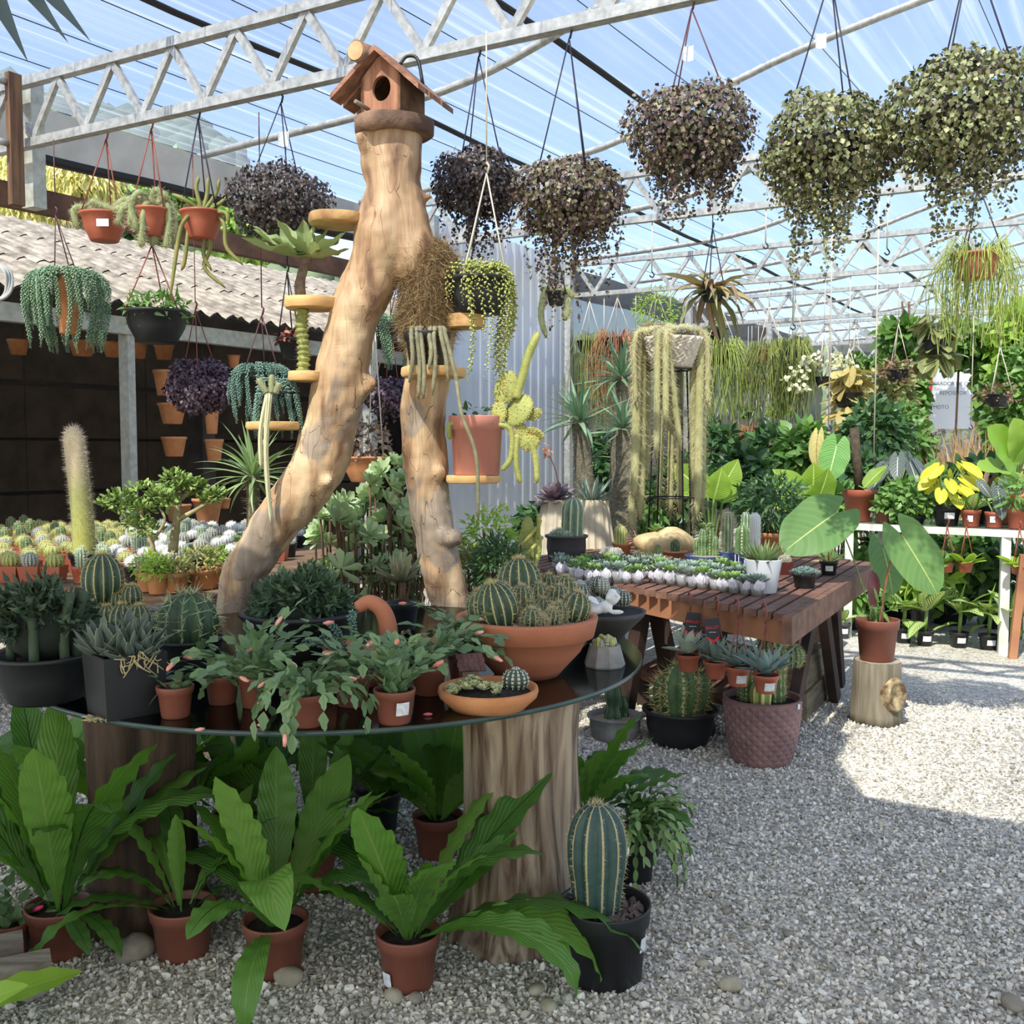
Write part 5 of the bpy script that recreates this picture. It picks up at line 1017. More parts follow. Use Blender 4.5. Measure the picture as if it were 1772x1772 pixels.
# tall barrel cactus in black pot
p = put(1046, 1718, 0, .095); th, zs = potplant('tall_barrel_cactus', 'tall blue green ribbed cactus in a big black pot beside the pale trunk', 'cactus', p, 'std', .124, .205, BLACKP, rb=.10, sticker=(FRONT + .95, .12, .03, .04), n=44, soil=mk('bark_chips', lin((112, 98, 92)), lin((60, 52, 50)), 60, .9, .8, 80))
ribbed_cactus(th, .315, .079, 11, C_BLUE, (-.022, .0, zs - .01), 'column', depth=.17, spine=SP_T, ns=26, sk=4, sl=.011, sw=.0009, neck=.72, bulge=.02, wool=SP_T, rings=34)
K = 160; a = ru(0, 6.28, K); rr = .1 * np.sqrt(ru(.25, 1, K)); obj('bark_chips', MB().inst(STONE, np.einsum('k,ij->kij', ru(.005, .011, K), np.eye(3)), np.stack([rr * np.cos(a), rr * np.sin(a), np.full(K, zs + .012)], -1)), mk('bark_chip', lin((122, 106, 100)), lin((74, 64, 60)), 30, .9), th, kind='stuff', smooth=False)
# leaf cactus on the gravel
p = put(1105, 1560, 0, .07) + Vector((0, .1, 0)); th, zs = potplant('leaf_cactus', 'mounded pale green leaf cactus spilling out of a black pot onto the gravel', 'cactus', p, 'std', .075, .17, BLACKP)
seg_stems(th, 60, zs + .03, .05, .042, 6, spread=(.3, 1.35), droop=.36, mat=leafmat('fleshy_leaf_cactus', lin((96, 130, 72)), lin((140, 166, 104)), transl=.12, rough=.4), bud=WBUD, nb=7, seed=9, azr=(-2.0, 1.7), segt=(leafgrid(1, .42, 'ovate', 5, 1, .3, .2, thick=.12)))
fo = obj('feather', leafmesh('feather', WHITEC, .07, .012, 'lance', 8, 1, .3, .1)); fo.location = WZ(1250, 1466, .006); fo.rotation_euler = (0, -.05, -.25); tag(fo, 'small white feather lying on the gravel', 'feather')
# weathered bench end
p = WZ(70, 1712, 0); th = thing('weathered_bench', 'weathered grey slatted bench end in the lower corner among the ferns', 'bench', Vector((-1.45, 2.45, 0)))
GW = mk('weathered_grey_wood', lin((150, 140, 128)), lin((108, 98, 88)), 3, .85, .4, 14, stretch=(1.5, 10, 10)); o0 = A(th.location)
for i, (px, py, L) in enumerate(((88, 1663, .6), (40, 1630, .6), (0, 1612, .6))):
    e = A(W(px, py, 2.44 + .1 * i)) - o0; obj('slat', MB().beam(e, e + A([-.8 * L, -.42 * L, 0]), .075, .035), GW, th, smooth=False)
e = A(W(56, 1705, 2.47)) - o0; obj('rail', MB().beam(e + A([.02, -.02, 0]), e + A([-.5, .3, 0]), .05, .045), GW, th, smooth=False)
for dx, dy in ((-.14, -.02), (-.45, .2)): obj('leg', MB().beam((e[0] + dx, e[1] + dy + .05, 0), (e[0] + dx, e[1] + dy + .05, e[2]), .05, .05), GW, th, smooth=False)
# ================================================================== HANGING FROM THE FIRST TRUSS
basket('dark purple trailing basket hanging beside the furry cactus bowls', 483, 288, 170, 58, [8, 14, 22], (486, 178), 'dark', WIREB, 1, tags=((491, 240),), nt=40, nd=2300)
basket('narrow dark trailing basket hanging right behind the string of bananas', 825, 258, 142, 56, [30, 60, 130], (828, 98), 'dark', WIREB, 2, nd=2000, nt=40)
basket('bronze trailing basket with a long single tail over the small furry cactus', 986, 272, 188, 66, [50, 80, 100, 150], (985, 66), 'mid', WIREB, 3, nd=2300, nt=54)
basket('bronze green trailing basket on red cords with a white tag', 1196, 145, 212, 78, [40, 60, 100], (1197, 16), 'mid', WIREP, 4, nd=2500, nt=52, tags=((1190, 92),))
basket('olive trailing basket with a pointed tail and a curled white tag', 1435, 163, 226, 84, [60, 100, 165], (1437, -42), 'green', WIREB, 5, nd=2600, nt=60, tags=((1420, 70),))
basket('largest olive and mauve trailing basket, with ragged tails', 1674, 86, 252, 100, [60, 90, 150], (1682, -96), 'green', WIREB, 6, nd=3000, nt=64)
MONK = mk('monkey_tail_stem', lin((150, 158, 110)), lin((126, 136, 92)), 20, .8)
def clayhang(label, px, prim, w, h, hook, wire, Y=None, mat=None, kind='bowl'):
    Y = Y or T1Y(px); r = PX(w / 2, Y); hh = PX(h, Y); base = W(px, prim + h, Y); th = thing('hanging_bowl', label, 'hanging plant', base)
    zs = potparts(th, kind, r, hh, mat or REDP, rb=r * .6); hk = A(W(hook[0], hook[1], Y)) - A(base)
    hangers(th, hk, [A([r * .95 * math.cos(a), r * .95 * math.sin(a), hh * .95]) for a in (-.5, 1.6, 3.7)], wire, r=.0045, up=hook[0] != 263)
    return th, zs, r, Y, A(base)
for lab, px, prim, w, h, hook, seed, st in (('red clay bowl of furry monkey tail cactus with a white label, under the truss end', 181, 372, 78, 46, (184, 240), 1, True), ('red clay bowl of long haired monkey tail cactus between two similar bowls', 262, 364, 66, 46, (262, 222), 2, False)):
    th, zs, r, Y, b0 = clayhang(lab, px, prim, w, h, hook, WIRER)
    tails = [[(0, 0), (-35, -12), (-52, -8), (-46, 25)], [(0, 0), (-20, -22), (0, -14), (20, -8)], [(5, 0), (28, -12), (48, -18), (42, 22)], [(5, 0), (36, -26), (58, -12), (50, 28)], [(0, 0), (-12, -20), (-34, -6), (-30, 30)]] if seed == 1 else [[(0, 0), (-22, -18), (-50, 0), (-56, 26)], [(0, 0), (-20, -30), (-34, -6), (-24, 36)], [(0, 0), (6, -34), (22, -24), (8, -8)], [(10, 0), (32, -12), (40, 28), (36, 60)], [(5, 0), (28, -6), (30, 40), (24, 66)], [(0, 0), (-10, -10), (-16, 40), (-18, 64)], [(0, 0), (0, -6), (6, 40), (0, 62)]]
    for tl in tails:
        d = ru(-.14, .02); hairytail(th, [A(W(px + x, prim + y, Y + d * (1 if i else 0))) - b0 for i, (x, y) in enumerate(tl)], .022, MONK, SP_T, .03, 700, n=18, hw=.0018)
    if st: obj('price_label', MB().box((r * .3, -r * .92, PX(24, Y)), (.075, .004, .045)), STICK, th, smooth=False, label='white paper label')
th, zs, r, Y, b0 = clayhang('red clay bowl of ribbon stemmed orchid cactus with arching tails', 350, 368, 72, 46, (343, 205), WIREB)
RIB = mk('ribbon_stem', lin((140, 132, 70)), lin((110, 116, 62)), 12, .6)
for tl in ([(0, 0), (-10, -40), (-6, -62)], [(0, 0), (8, -30), (10, -60)], [(0, 0), (22, -30), (30, -58)], [(5, 0), (36, -20), (44, -34)], [(0, 0), (-30, -22), (-52, -32)], [(0, 0), (-24, -10), (-40, -10)], [(10, 0), (40, 0), (46, 20)], [(0, 2), (8, 20), (2, 70), (16, 100)], [(-10, 0), (-22, 20), (-30, 80), (-36, 100)], [(8, 2), (14, 60), (4, 95), (40, 130)], [(20, 0), (38, 20), (42, 60), (70, 90)], [(-14, 2), (-28, 10), (-40, 40), (-56, 150)]):
    d = ru(-.12, .05); hairytail(th, [A(W(350 + x, 368 + y, Y + d * (1 if i else 0))) - b0 for i, (x, y) in enumerate(tl)], .012, RIB, None, 0, 0, n=14)
def burro(label, px, prim, w, hook, Y, lens, n, seed, potc, azr=(0, 6.283), pr=None, mat=BURM, ph=.12, leaf=.024):
    r = pr or PX(w * .22, Y); base = W(px, prim, Y) - Vector((0, 0, ph)); th = thing('burro_tail_basket', label, 'hanging plant', base); zs = potparts(th, 'std', r, ph, potc)
    hangers(th, A(W(hook[0], hook[1], Y)) - A(base), [A([r * math.cos(a), r * math.sin(a), ph]) for a in (-.4, 1.7, 3.8)], WIREP, r=.004)
    strands(th, n, PX(w * .42, Y), zs + .01, lens, leaf, mat, seed, azr, key='b%d' % seed); return th
burro('lush blue green burro tail spilling over a small clay pot by the shed roof', 118, 478, 150, (96, 372), 6.4, [.1, .2, .3, .42], 60, 21, TERRA2, ph=.36, pr=.08)
th, zs, r, Y, b0 = clayhang('wide black hanging bowl of bright green spiky succulent', 272, 540, 110, 54, (263, 424), WIRER, Y=6.2, mat=BLACKP)
leafcloud(th, (0, 0, zs + .05), (r * .95, r * .95, .11), 420, MDG, .07, 3, 'lance', .3)
basket('dense purple ball of wandering jew hanging before the clay wall pots', 345, 622, 112, 46, [4, 10, 16], (338, 535), 'purple', WIRER, 7, Y=6.5, nd=2600, nt=60, leaf=.03)
burro('blue green burro tail basket hanging behind the low trunk shelf', 455, 652, 118, (453, 545), 5.9, [.06, .1, .16, .26], 60, 22, BLACKP, mat=BURB, ph=.14, pr=.12, leaf=.02)
th, zs, r, Y, b0 = clayhang('small black hanging pot of red leaved succulent by the shed eave', 503, 586, 46, 36, (497, 470), DARKM, Y=6.4, mat=BLACKP, kind='std')
leafcloud(th, (0, 0, zs + .02), (r, r, .04), 90, leafmat('red_leaf', lin((150, 84, 72)), lin((184, 120, 100)), transl=.1), .04, 5)
burro('burro tail basket seen through the fork of the tree', 672, 562, 76, (688, 488), 6.9, [.06, .12, .3], 40, 23, GREYP, ph=.12, pr=.08)
basket('small purple trailing basket seen through the fork of the tree', 668, 655, 78, 26, [6, 12, 22], (676, 560), 'purple', WIRER, 8, Y=7.2, nd=900, nt=30, leaf=.035)
th, zs, r, Y, b0 = clayhang('small square black pot of furry tails below the bronze basket', 962, 505, 38, 24, (960, 420), DARKM, Y=7.2, mat=BLACKP, kind='std')
for tl in ([(0, 0), (-18, -4), (-26, 40), (-16, 80)], [(0, 0), (20, -4), (30, 12)], [(0, 0), (-16, 4), (-24, 30)], [(0, 0), (12, 0), (20, 30), (16, 50)]):
    hairytail(th, [A(W(962 + x, 505 + y, Y)) - b0 for x, y in tl], .022, MONK, SP_T, .03, 400, n=14, hw=.002)
th, zs, r, Y, b0 = clayhang('yellow clay hanging pot of brown purple succulent seen through the fork', 632, 790, 82, 44, (648, 560), WIREW, Y=6.4, mat=TERRA2)
leafcloud(th, (0, 0, zs + .12), (r * 1.1, r * 1.1, .16), 420, leafmat('dull_purple', lin((118, 96, 84)), lin((156, 138, 112)), transl=.05), .045, 6)
# yucca tips hanging into view overhead and grey hose loops
p = W(-110, -150, 2.4); th = thing('overhead_yucca', 'dark blue sword leaves of a plant hung overhead from the added shade sheet', 'plant', p)
potparts(th, 'std', .1, .12, BLACKP); bl = leafmesh('leaf|yuc', leafmat('blue_blade', lin((70, 88, 100)), lin((84, 104, 112)), transl=.05), 1, .13, 'lance', 8, 1, .2, .3)
hangers(th, A([0, -.1, 2.90 - p.z]), [A([.1, 0, .12]), A([-.05, .08, .12]), A([-.05, -.08, .12])], DARKM, up=False)
for tx_, ty_ in ((92, 30), (130, 26), (24, 66), (40, -40), (-150, 40)):
    e = A(W(tx_, ty_, 2.2)) - A(p) - A([0, 0, .1]); L = float(np.linalg.norm(e)); az = math.atan2(e[1], e[0]); pt = math.asin(e[2] / L)
    obj('leaf', bl, parent=th, loc=(0, 0, .1), rot=Matrix(frames(A([e]), A([[0, -1, .4]]))[0].tolist()).to_euler(), scale=L * 1.03)
th = thing('hose_loops', 'pale grey looped hose hanging at the shed eave', 'hose', W(6, 520, 6.5)); o0 = A(th.location)
for i in range(3): obj('loop', MB().tube(bez([A(W(-14 + i * 4, 455, 6.5)) - o0, A(W(8 + i * 5, 470, 6.48 + .02 * i)) - o0, A(W(10 + i * 4, 505, 6.5)) - o0, A(W(-6, 518, 6.5)) - o0, A(W(-20, 490, 6.5)) - o0], 20), .011, 8), mk('grey_hose', lin((176, 176, 170)), rough=.5) if i == 0 else bpy.data.materials['grey_hose'], th)
# ================================================================== SHED: CLAY WALL POTS
for i, (px, py, w, h, Yp, lab) in enumerate(((287, 641, 42, 44, 9.0, 'tall clay wall pot half behind the purple ball plant'), (299, 698, 50, 36, 9.0, 'half round clay wall pot with drain holes below the purple ball plant'), (302, 756, 45, 34, 9.0, 'lowest half round clay wall pot on the near side of the dark post'), (367, 705, 27, 46, 9.15, 'square clay wall pot on the far side of the dark post'), (371, 760, 34, 38, 9.3, 'shaded clay wall pot low on the far side of the dark post'), (309, 872, 48, 30, 8.7, 'wide clay pot behind the pale jade trunk'), (360, 862, 54, 42, 8.5, 'round clay pot with white specks beside the spiny palm'), (389, 862, 22, 18, 8.6, 'little clay jug tipped on its side by the spiny palm'), (405, 615, 22, 22, 9.8, 'small round clay bird nest pot deep in the shed'))):
    r = PX(w / 2, Yp); hh = PX(h, Yp); base = W(px, py + h, Yp); th = tag(obj('clay_wall_pot', MB().lathe([(0, 0), (r * .62, 0), (r * .66, .008), (r * .93, hh * .86), (r, hh * .88), (r, hh), (r * .9, hh), (r * .6, hh * .1), (.001, hh * .1)], 20, rf=lambda a, z, t_: (a * np.where(np.sin(t_) > 0, .55, 1)[None], z)), TERRA2, loc=base), lab, 'pot')
for i, (px, w) in enumerate(((32, 36), (143, 46), (195, 34), (240, 30), (284, 34))):
    Yp = 10.2 + .02 * i; r = PX(w / 2, Yp); hh = PX(26, Yp); tag(obj('clay_pot', MB().lathe([(0, 0), (r * .66, 0), (r * .93, hh * .8), (r, hh * .82), (r, hh), (r * .9, hh), (r * .6, hh * .1), (.001, hh * .1)], 18), TERRA2, loc=W(px, 614 + i * 2, Yp)), 'clay pot in a row hung high inside the dark shed', 'pot', 'clay pots in the shed row')
# ================================================================== CACTUS TABLE AT THE LEFT
WOODT = mk('table_boards', lin((140, 112, 84)), lin((100, 78, 58)), 4, .85, .2, 20, stretch=(1, 8, 8))
ZTAB = .72; ct = thing('cactus_table', 'low wooden board table crowded with small potted cacti by the shed', 'table', Vector((-2.6, 5.2, 0)))
for i in range(9): obj('board', MB().box((.05 + (i - 4) * .06 * 0 + .42 * 0, .1 + i * .34, ZTAB - .02), (2.75, .32, .035)), WOODT, ct, smooth=False)
for x in (-1.2, 1.2):
    for y in (.1, 1.5, 2.8): obj('leg', MB().box((x, y, ZTAB / 2 - .02), (.07, .07, ZTAB - .04)), WOODT, ct, smooth=False)
protos = []
def small(name, label, cat, pm, kind):
    th = thing(name, label, cat, (0, 0, -5), 'small pots on the cactus table'); 
    if kind[0] == 's': zs = sqpot(th, .08, .105, .09, pm, GRITM)
    else: zs = potparts(th, 'std', .055, .088, pm, soil=GRITM, n=16)
    return th, zs
for i, (lab, pm, k, cm, sh, H, R, ribs, spn, sl) in enumerate((('yellow green ribbed ball cactus in a square brown pot on the cactus table', REDP, 'sq', C_YEL, 'globe', .075, .046, 12, SP_Y, .012), ('white woolly ball cactus in a round black pot on the cactus table', BLACKP, 'r', C_WHT, 'globe', .07, .042, 14, SP_W, .012), ('grey dotted ball cactus in a square brown pot on the cactus table', REDP, 'sq', C_GREY, 'globe', .08, .043, 13, SP_W, .008), ('stubby green column cactus in a square black pot on the cactus table', BLACKP, 'sq', C_GRN, 'column', .11, .032, 10, SP_Y, .012), ('tan spined barrel cactus in a round brown pot on the cactus table', REDP, 'r', C_YEL, 'globe', .07, .044, 14, SP_T, .016), ('grey green column cactus in a round brown pot on the cactus table', REDP, 'r', C_PALE, 'column', .12, .03, 11, SP_W, .010))):
    th, zs = small('small_cactus', lab, 'cactus', pm, k); ribbed_cactus(th, H, R, ribs, cm, (0, 0, zs), sh, spine=spn, ns=8, sk=5, sl=sl, rings=10, sw=.0014)
    protos.append(th)
for i, (lab, pm, k, lm) in enumerate((('green rosette succulent in a square brown pot on the cactus table', REDP, 'sq', ECHG), ('pale silver rosette succulent in a round black pot on the cactus table', BLACKP, 'r', ECH))):
    th, zs = small('small_succulent', lab, 'succulent', pm, k); obj('rosette', rosette_mesh('rosette|st%d' % i, lm, 22, .062, .42, 'spat', (1.4, .2), .12), parent=th, loc=(0, 0, zs)); protos.append(th)
used = set(); rr_ = random.Random(5); row = 0
for y in np.arange(5.32, 7.95, .215):
    x0 = -.53 * y; x1 = -1.47 if y > 5.7 else -1.72
    for x in np.arange(max(x0, -3.85), x1, .135):
        zone = (x - x0) / (x1 - x0)
        k = rr_.choice((0, 0, 4, 3, 2, 0) if zone < .45 else (2, 5, 1, 1, 4) if zone < .7 else (1, 6, 7, 1, 6, 2))
        q = Vector((x + rr_.uniform(-.015, .015), y + rr_.uniform(-.02, .02), ZTAB))
        if (q - Vector((-2.42, 5.62, ZTAB))).length < .16: continue
        if k in used: copytree(protos[k], q, rr_.uniform(-.2, .2))
        else: protos[k].location = q; used.add(k)
for k, pth in enumerate(protos):
    if k not in used: pth.location = Vector((-2.9 + k * .14, 7.95, ZTAB))
# tall furry column cactus
p = Vector(((147 - 886) / F * 5.6, 5.6, ZTAB)); th, zs = potplant('furry_column_cactus', 'tall single furry column cactus rising above the cactus table', 'cactus', p, 'std', .10, .13, BLACKP)
P = bez([A(W(147, 985, 5.6)) - A(p), A(W(143, 900, 5.6)) - A(p), A(W(134, 810, 5.6)) - A(p), A(W(125, 738, 5.6)) - A(p)], 40); rr = np.concatenate([np.linspace(.062, .056, 34), [.055, .053, .048, .04, .028, .01]])
fm_, t, b, o = newmat('furry_green_skin'); tcx = t.nodes.new('ShaderNodeTexCoord'); sx = t.nodes.new('ShaderNodeSeparateXYZ'); t.links.new(tcx.outputs['Object'], sx.inputs[0])
t.links.new(ramp(t, math_(t, 'ADD', sx.outputs[2], math_(t, 'MULTIPLY', noise(t, 9, 4), .2)), [(.2, lin((170, 172, 84))), (.55, lin((150, 150, 92))), (.75, lin((176, 162, 132)))]), b.inputs['Base Color']); b.inputs['Roughness'].default_value = .9
so = obj('stem', MB().tube(P, rr, 20), fm_, th)
K = 5200; i = RNG.integers(0, 39, K); d = nrm(rnd(K) * A([1, 1, .5]) + A([0, 0, .25])); obj('hair', MB().inst(NEEDLE, frames(d, rnd(K)) * np.stack([ru(.015, .034, K), np.full(K, .0014), np.ones(K)], -1)[:, None, :], P[i] + d * (rr[i] * .92)[:, None]), SP_P, so, kind='stuff', smooth=False)
# jade trees
BRK = mk('jade_bark', lin((170, 162, 120)), lin((140, 130, 96)), 20, .8)
def jade(label, bx, by, Y, branches, clumps, seed):
    base = Vector(((bx - 886) / F * Y, Y, ZTAB)); th, zs = potplant('jade_tree', label, 'succulent', base, 'std', .1, .11, TERRA)
    q = lambda x, y, d=0: A(W(x, y, Y + d)) - A(base)
    for br, r0 in branches: obj('branch', MB().tube(bez([q(*c) for c in br], 12), np.linspace(r0, r0 * .6, 12), 8), BRK, th)
    for i, (x, y, w, h) in enumerate(clumps):
        rg = np.random.default_rng(seed + i); n = 70; d = nrm(rg.normal(size=(n, 3)) + A([0, 0, .3])); P = q(x, y) + d * A([PX(w, Y), PX(w, Y), PX(h, Y)]) * rg.uniform(.4, 1, n)[:, None]
        obj('leaf_cluster', MB().inst(leafgrid(1, .6, 'spat', 4, 1, -.3, .2, thick=.14), frames(d + .4 * rg.normal(size=(n, 3)), rg.normal(size=(n, 3)) * .4 + A([0, -.2, 1]), .034 * rg.uniform(.8, 1.2, n)), P), JADE, th)
jade('spreading jade tree with forked pale branches in front of the shed post', 268, 990, 5.1, [([(268, 985), (262, 940), (258, 905)], .02), ([(260, 930), (230, 905), (208, 880)], .013), ([(258, 915), (245, 890), (250, 865)], .013), ([(262, 940), (285, 900), (270, 870)], .01)], [(207, 866, 26, 16), (190, 872, 16, 8), (245, 850, 26, 14), (275, 858, 24, 16), (250, 880, 24, 14), (235, 905, 22, 10), (255, 915, 24, 14), (290, 868, 16, 12), (225, 880, 18, 14)], 70)
jade('upright jade tree with a thick pale trunk and flat crown', 300, 960, 5.25, [([(299, 955), (304, 915), (309, 868)], .028), ([(309, 872), (305, 850), (303, 836)], .018), ([(309, 868), (326, 852), (336, 842)], .013), ([(307, 900), (340, 882), (362, 868)], .014)], [(300, 828, 24, 12), (322, 836, 24, 12), (345, 842, 14, 9), (310, 845, 20, 10), (372, 856, 14, 10), (360, 862, 10, 8)], 90)
# low mixed succulents near the table edge
for i, (px, py, w, h, m, Y, lab) in enumerate(((258, 985, 40, 26, LTG, 5.0, 'bright yellow green stonecrop in a clay pot below the jade tree'), (300, 1000, 36, 26, OLV, 4.95, 'olive stonecrop in a clay pot behind the spiny ball cactus'), (345, 985, 50, 30, OLV, 5.1, 'feathery olive stonecrop in a clay pot by the left foot of the tree'), (375, 955, 26, 20, LTG, 5.4, 'lime green succulent in a clay pot near the trunk'), (270, 1020, 30, 22, LTG, 4.9, 'yellow stonecrop in a clay pot beside the barrel cactus cluster'))):
    base = Vector(((px - 886) / F * Y, Y, ZTAB)); rp = PX(w * .7, Y)
    th, zs = potplant('stonecrop_pot', lab, 'succulent', base, 'std', rp, .1, TERRA2); leafcloud(th, (0, 0, zs + PX(h, Y) * .5), (rp * 1.2, rp * 1.2, PX(h, Y)), 420, m, .032, 30 + i, 'lance', .35)
tb2 = thing('side_table', 'low grey side table under the stonecrop pots', 'table', Vector((-1.78, 5.0, 0)))
obj('top', MB().box((.02, 0, ZTAB - .025), (.62, .36, .04)), WOODT, tb2, smooth=False)
for x in (-.25, .28):
    for y in (-.14, .14): obj('leg', MB().box((x, y, (ZTAB - .045) / 2), (.05, .05, ZTAB - .045)), WOODT, tb2, smooth=False)
# spiny trunk palm (pachypodium)
def pachy(label, bx, by, tx_, ty_, Y, rad, n, L, z0=0, pot=True, seed=0, mat=PACH, wd=.075, pr=.13):
    base = Vector(((bx - 886) / F * Y, Y, z0)); th = thing('madagascar_palm', label, 'palm', base); zs = potparts(th, 'std', pr, .2, BLACKP)
    top = A(W(tx_, ty_, Y)) - A(base); pts = bez([(0, 0, zs - .02), A([top[0] * .4, 0, (top[2] + zs) / 2]), top], 18); rr = np.linspace(rad * 1.15, rad * .8, 18)
    so = obj('trunk', MB().tube(pts, rr, 14), mk('spiny_trunk_%d' % seed, lin((126, 118, 96)), lin((84, 78, 62)), 40, .85, .5, 60), th)
    K = 520; i = RNG.integers(0, 18, K); d = nrm(rnd(K) * A([1, 1, .35])); obj('spines', MB().inst(NEEDLE, frames(d, rnd(K)) * A([.035, .003, 1])[None, None, :], pts[i] + d * (rr[i] * .95)[:, None]), SP_T, so, kind='stuff', smooth=False)
    ml = [leafmesh('leaf|pach%d%s' % (k, mat.name), mat, 1, wd, 'lance', 8, 1, (.15, .5, .9)[k], .25) for k in range(3)]
    r = random.Random(seed)
    for i in range(n):
        f = i / n; obj('leaf', ml[r.randrange(3)], parent=th, loc=top + A([0, 0, -.03 * f]), rot=eul(i * 2.4, 1.35 - 1.6 * f + r.uniform(-.12, .12), r.uniform(-.4, .4)), scale=L * r.uniform(.8, 1.08))
    return th
pachy('spiny trunked palm with strap leaves beside the left fork of the tree', 440, 1100, 437, 822, 5.35, .042, 60, .32, 0, seed=1)
# aeonium shrub behind the tree
Y0 = 5.35; base = Vector(((650 - 886) / F * Y0, Y0, 0)); th = thing('aeonium_shrub', 'big shrub of pale green aeonium rosettes growing between the tree legs', 'shrub', base); zs = potparts(th, 'bowl', .3, .3, BLACKP)
am = [rosette_mesh('rosette|aeo%d' % k, AEO, 16 + 4 * k, .095, .46, 'spat', (1.2, .0 + .1 * k), .05, -.25) for k in range(3)]
r = random.Random(3); pts = [(600, 868), (642, 862), (690, 850), (722, 880), (625, 925), (664, 902), (697, 916), (608, 952), (650, 962), (690, 980), (724, 950), (582, 902), (566, 942), (682, 802), (640, 838), (702, 1004), (664, 1000), (640, 1012), (612, 905), (655, 935), (705, 945), (735, 915), (672, 870), (620, 990), (590, 985), (675, 1030), (570, 875), (715, 830), (660, 820), (690, 885), (545, 905), (560, 985)]
pts = pts + [(x + r.uniform(-22, 22), y + r.uniform(-18, 22)) for x, y in pts]
for i, (x, y) in enumerate(pts):
    q = A(W(x, y, Y0 + r.uniform(-.35, .3))) - A(base); s_ = r.uniform(.75, 1.25)
    obj('rosette', am[i % 3], parent=th, loc=q, rot=(r.uniform(.1, 1.1), r.uniform(-.45, .45), r.uniform(0, 6)), scale=s_)
    st = A([q[0] * .3, q[1] * .3, zs]); obj('stem', MB().tube(bez([st, (st + q) / 2 + A([q[0] * .25, 0, .02]), q], 8), .006, 6), STEMB, th)
K = 500; a = rnd(K) * A([.30, .2, 0]); mb = MB(); P0 = a + A([0, 0, .35]); D = nrm(rnd(K) * A([.35, .35, 0]) + A([0, 0, 1]))
obj('dry_stalks', MB().inst(NEEDLE, frames(D, rnd(K)) * np.stack([ru(.25, .6, K), np.full(K, .006), np.ones(K)], -1)[:, None, :], P0), leafmat('dry_stalk', lin((96, 72, 54)), lin((150, 118, 88)), transl=0), th, kind='stuff', smooth=False)
leafcloud(th, (0, .1, .62), (.42, .25, .34), 500, DKG, .07, 77, 'spat', .45)
# plants right of the tree's right leg
def bush(name, label, px, py, Y, w, h, n, mat, size, seed, shape='ovate', wd=.5, pm=BLACKP, pr=None, z0=0, stem=True, nl=3, cat='shrub', up=.5, group=None, ph=None):
    base = Vector(((px - 886) / F * Y, Y, z0)); c = A(W(px, py, Y)) - A(base); pr = pr or min(.22, PX(w * .5, Y)); ph = ph or min(.28, pr * 1.5)
    th, zs = potplant(name, label, cat, base, 'std', pr, ph, pm, group=group, n=18)
    if c[2] - PX(h, Y) < zs: c[2] = zs + PX(h, Y) * .9
    leafcloud(th, c, (PX(w, Y), min(PX(w, Y), .5), PX(h, Y)), n, mat, size, seed, shape, wd, nl=nl, up=up)
    if stem:
        for i in range(6):
            a = i * 1.05; e = c + A([PX(w, Y) * .5 * math.cos(a), PX(w, Y) * .3 * math.sin(a), PX(h, Y) * .3 * math.sin(a * 2)]); obj('stem', MB().tube(bez([(0, 0, zs), (e * A([.5, .5, .6])), e], 7), .007, 5), STEMB, th)
    return th
bush('jade_bush', 'yellow green leafy succulent bush right of the forked trunk', 850, 930, 5.5, 52, 56, 520, LTG, .05, 51, 'lance', .4)
bush('dark_spurge', 'dark needle leaved spurge behind the terracotta cactus bowl', 862, 985, 4.9, 40, 60, 620, DKG, .07, 52, 'lance', .22)
bush('wiry_succulent', 'dry wiry succulent thicket at the right foot of the tree', 818, 1000, 5.1, 30, 60, 420, OLV, .07, 53, 'lance', .25)
base = Vector(((915 - 886) / F * 5.3, 5.3, 0)); th = thing('pencil_cactus', 'yellow green pencil cactus with curving bare stems near the grey cactus pot', 'succulent', base); zs = potparts(th, 'std', .14, .3, TERRA2)
q = lambda x, y, d=0: A(W(x, y, 5.3 + d)) - A(base)
PENC = mk('pencil_stem', lin((176, 172, 92)), lin((136, 140, 76)), 10, .6)
for tl in ([(900, 1040), (890, 990), (880, 950)], [(910, 1040), (915, 980), (935, 900)], [(912, 1040), (930, 960), (932, 890)], [(905, 1030), (880, 960), (905, 940), (932, 910)], [(905, 1030), (895, 975), (915, 955), (938, 930)], [(900, 1020), (920, 1000), (930, 960)]):
    obj('stem', MB().tube(bez([q(*c, ru(-.1, .1)) for c in tl], 14), .010, 7), PENC, th)
for px, py, w in ((912, 930, 9), (925, 950, 11), (905, 960, 12)): pad(q(px, py + 28), .2, .075, 0, 1.55, 1.4, par=th)
# ================================================================== SLATTED BENCH
ZB = .75
def orient(d, n): return Matrix(frames(A([d]), A([n]))[0].tolist()).to_euler()
bA = WZ(1062, 1008, ZB); bB = WZ(1350, 1062, ZB); bC = WZ(1503, 972, ZB); bd = (bC - bB); bl_ = bd.length; bd = bd.normalized(); bf = (bA - bB); bL = bf.length; bf = bf.normalized()
def BP(a, l, z=ZB): q = bB + bf * a + bd * l; q.z = z; return q        # a along the front to the left, l along the slats
SLAT = mk('brown_bench_wood', lin((126, 90, 72)), lin((92, 64, 52)), 3, .7, .25, 18, stretch=(6, 6, 6), dist=.3); RAIL = mk('orange_bench_rail', lin((176, 122, 86)), lin((142, 94, 66)), 3, .7, .2, 18)
bench = thing('slatted_bench', 'long brown slatted timber bench on splayed dark legs, covered with succulents', 'bench', bB.xy.to_3d()); b0_ = A(bench.location)
sp = bL / 13.6; wsl = sp * .66
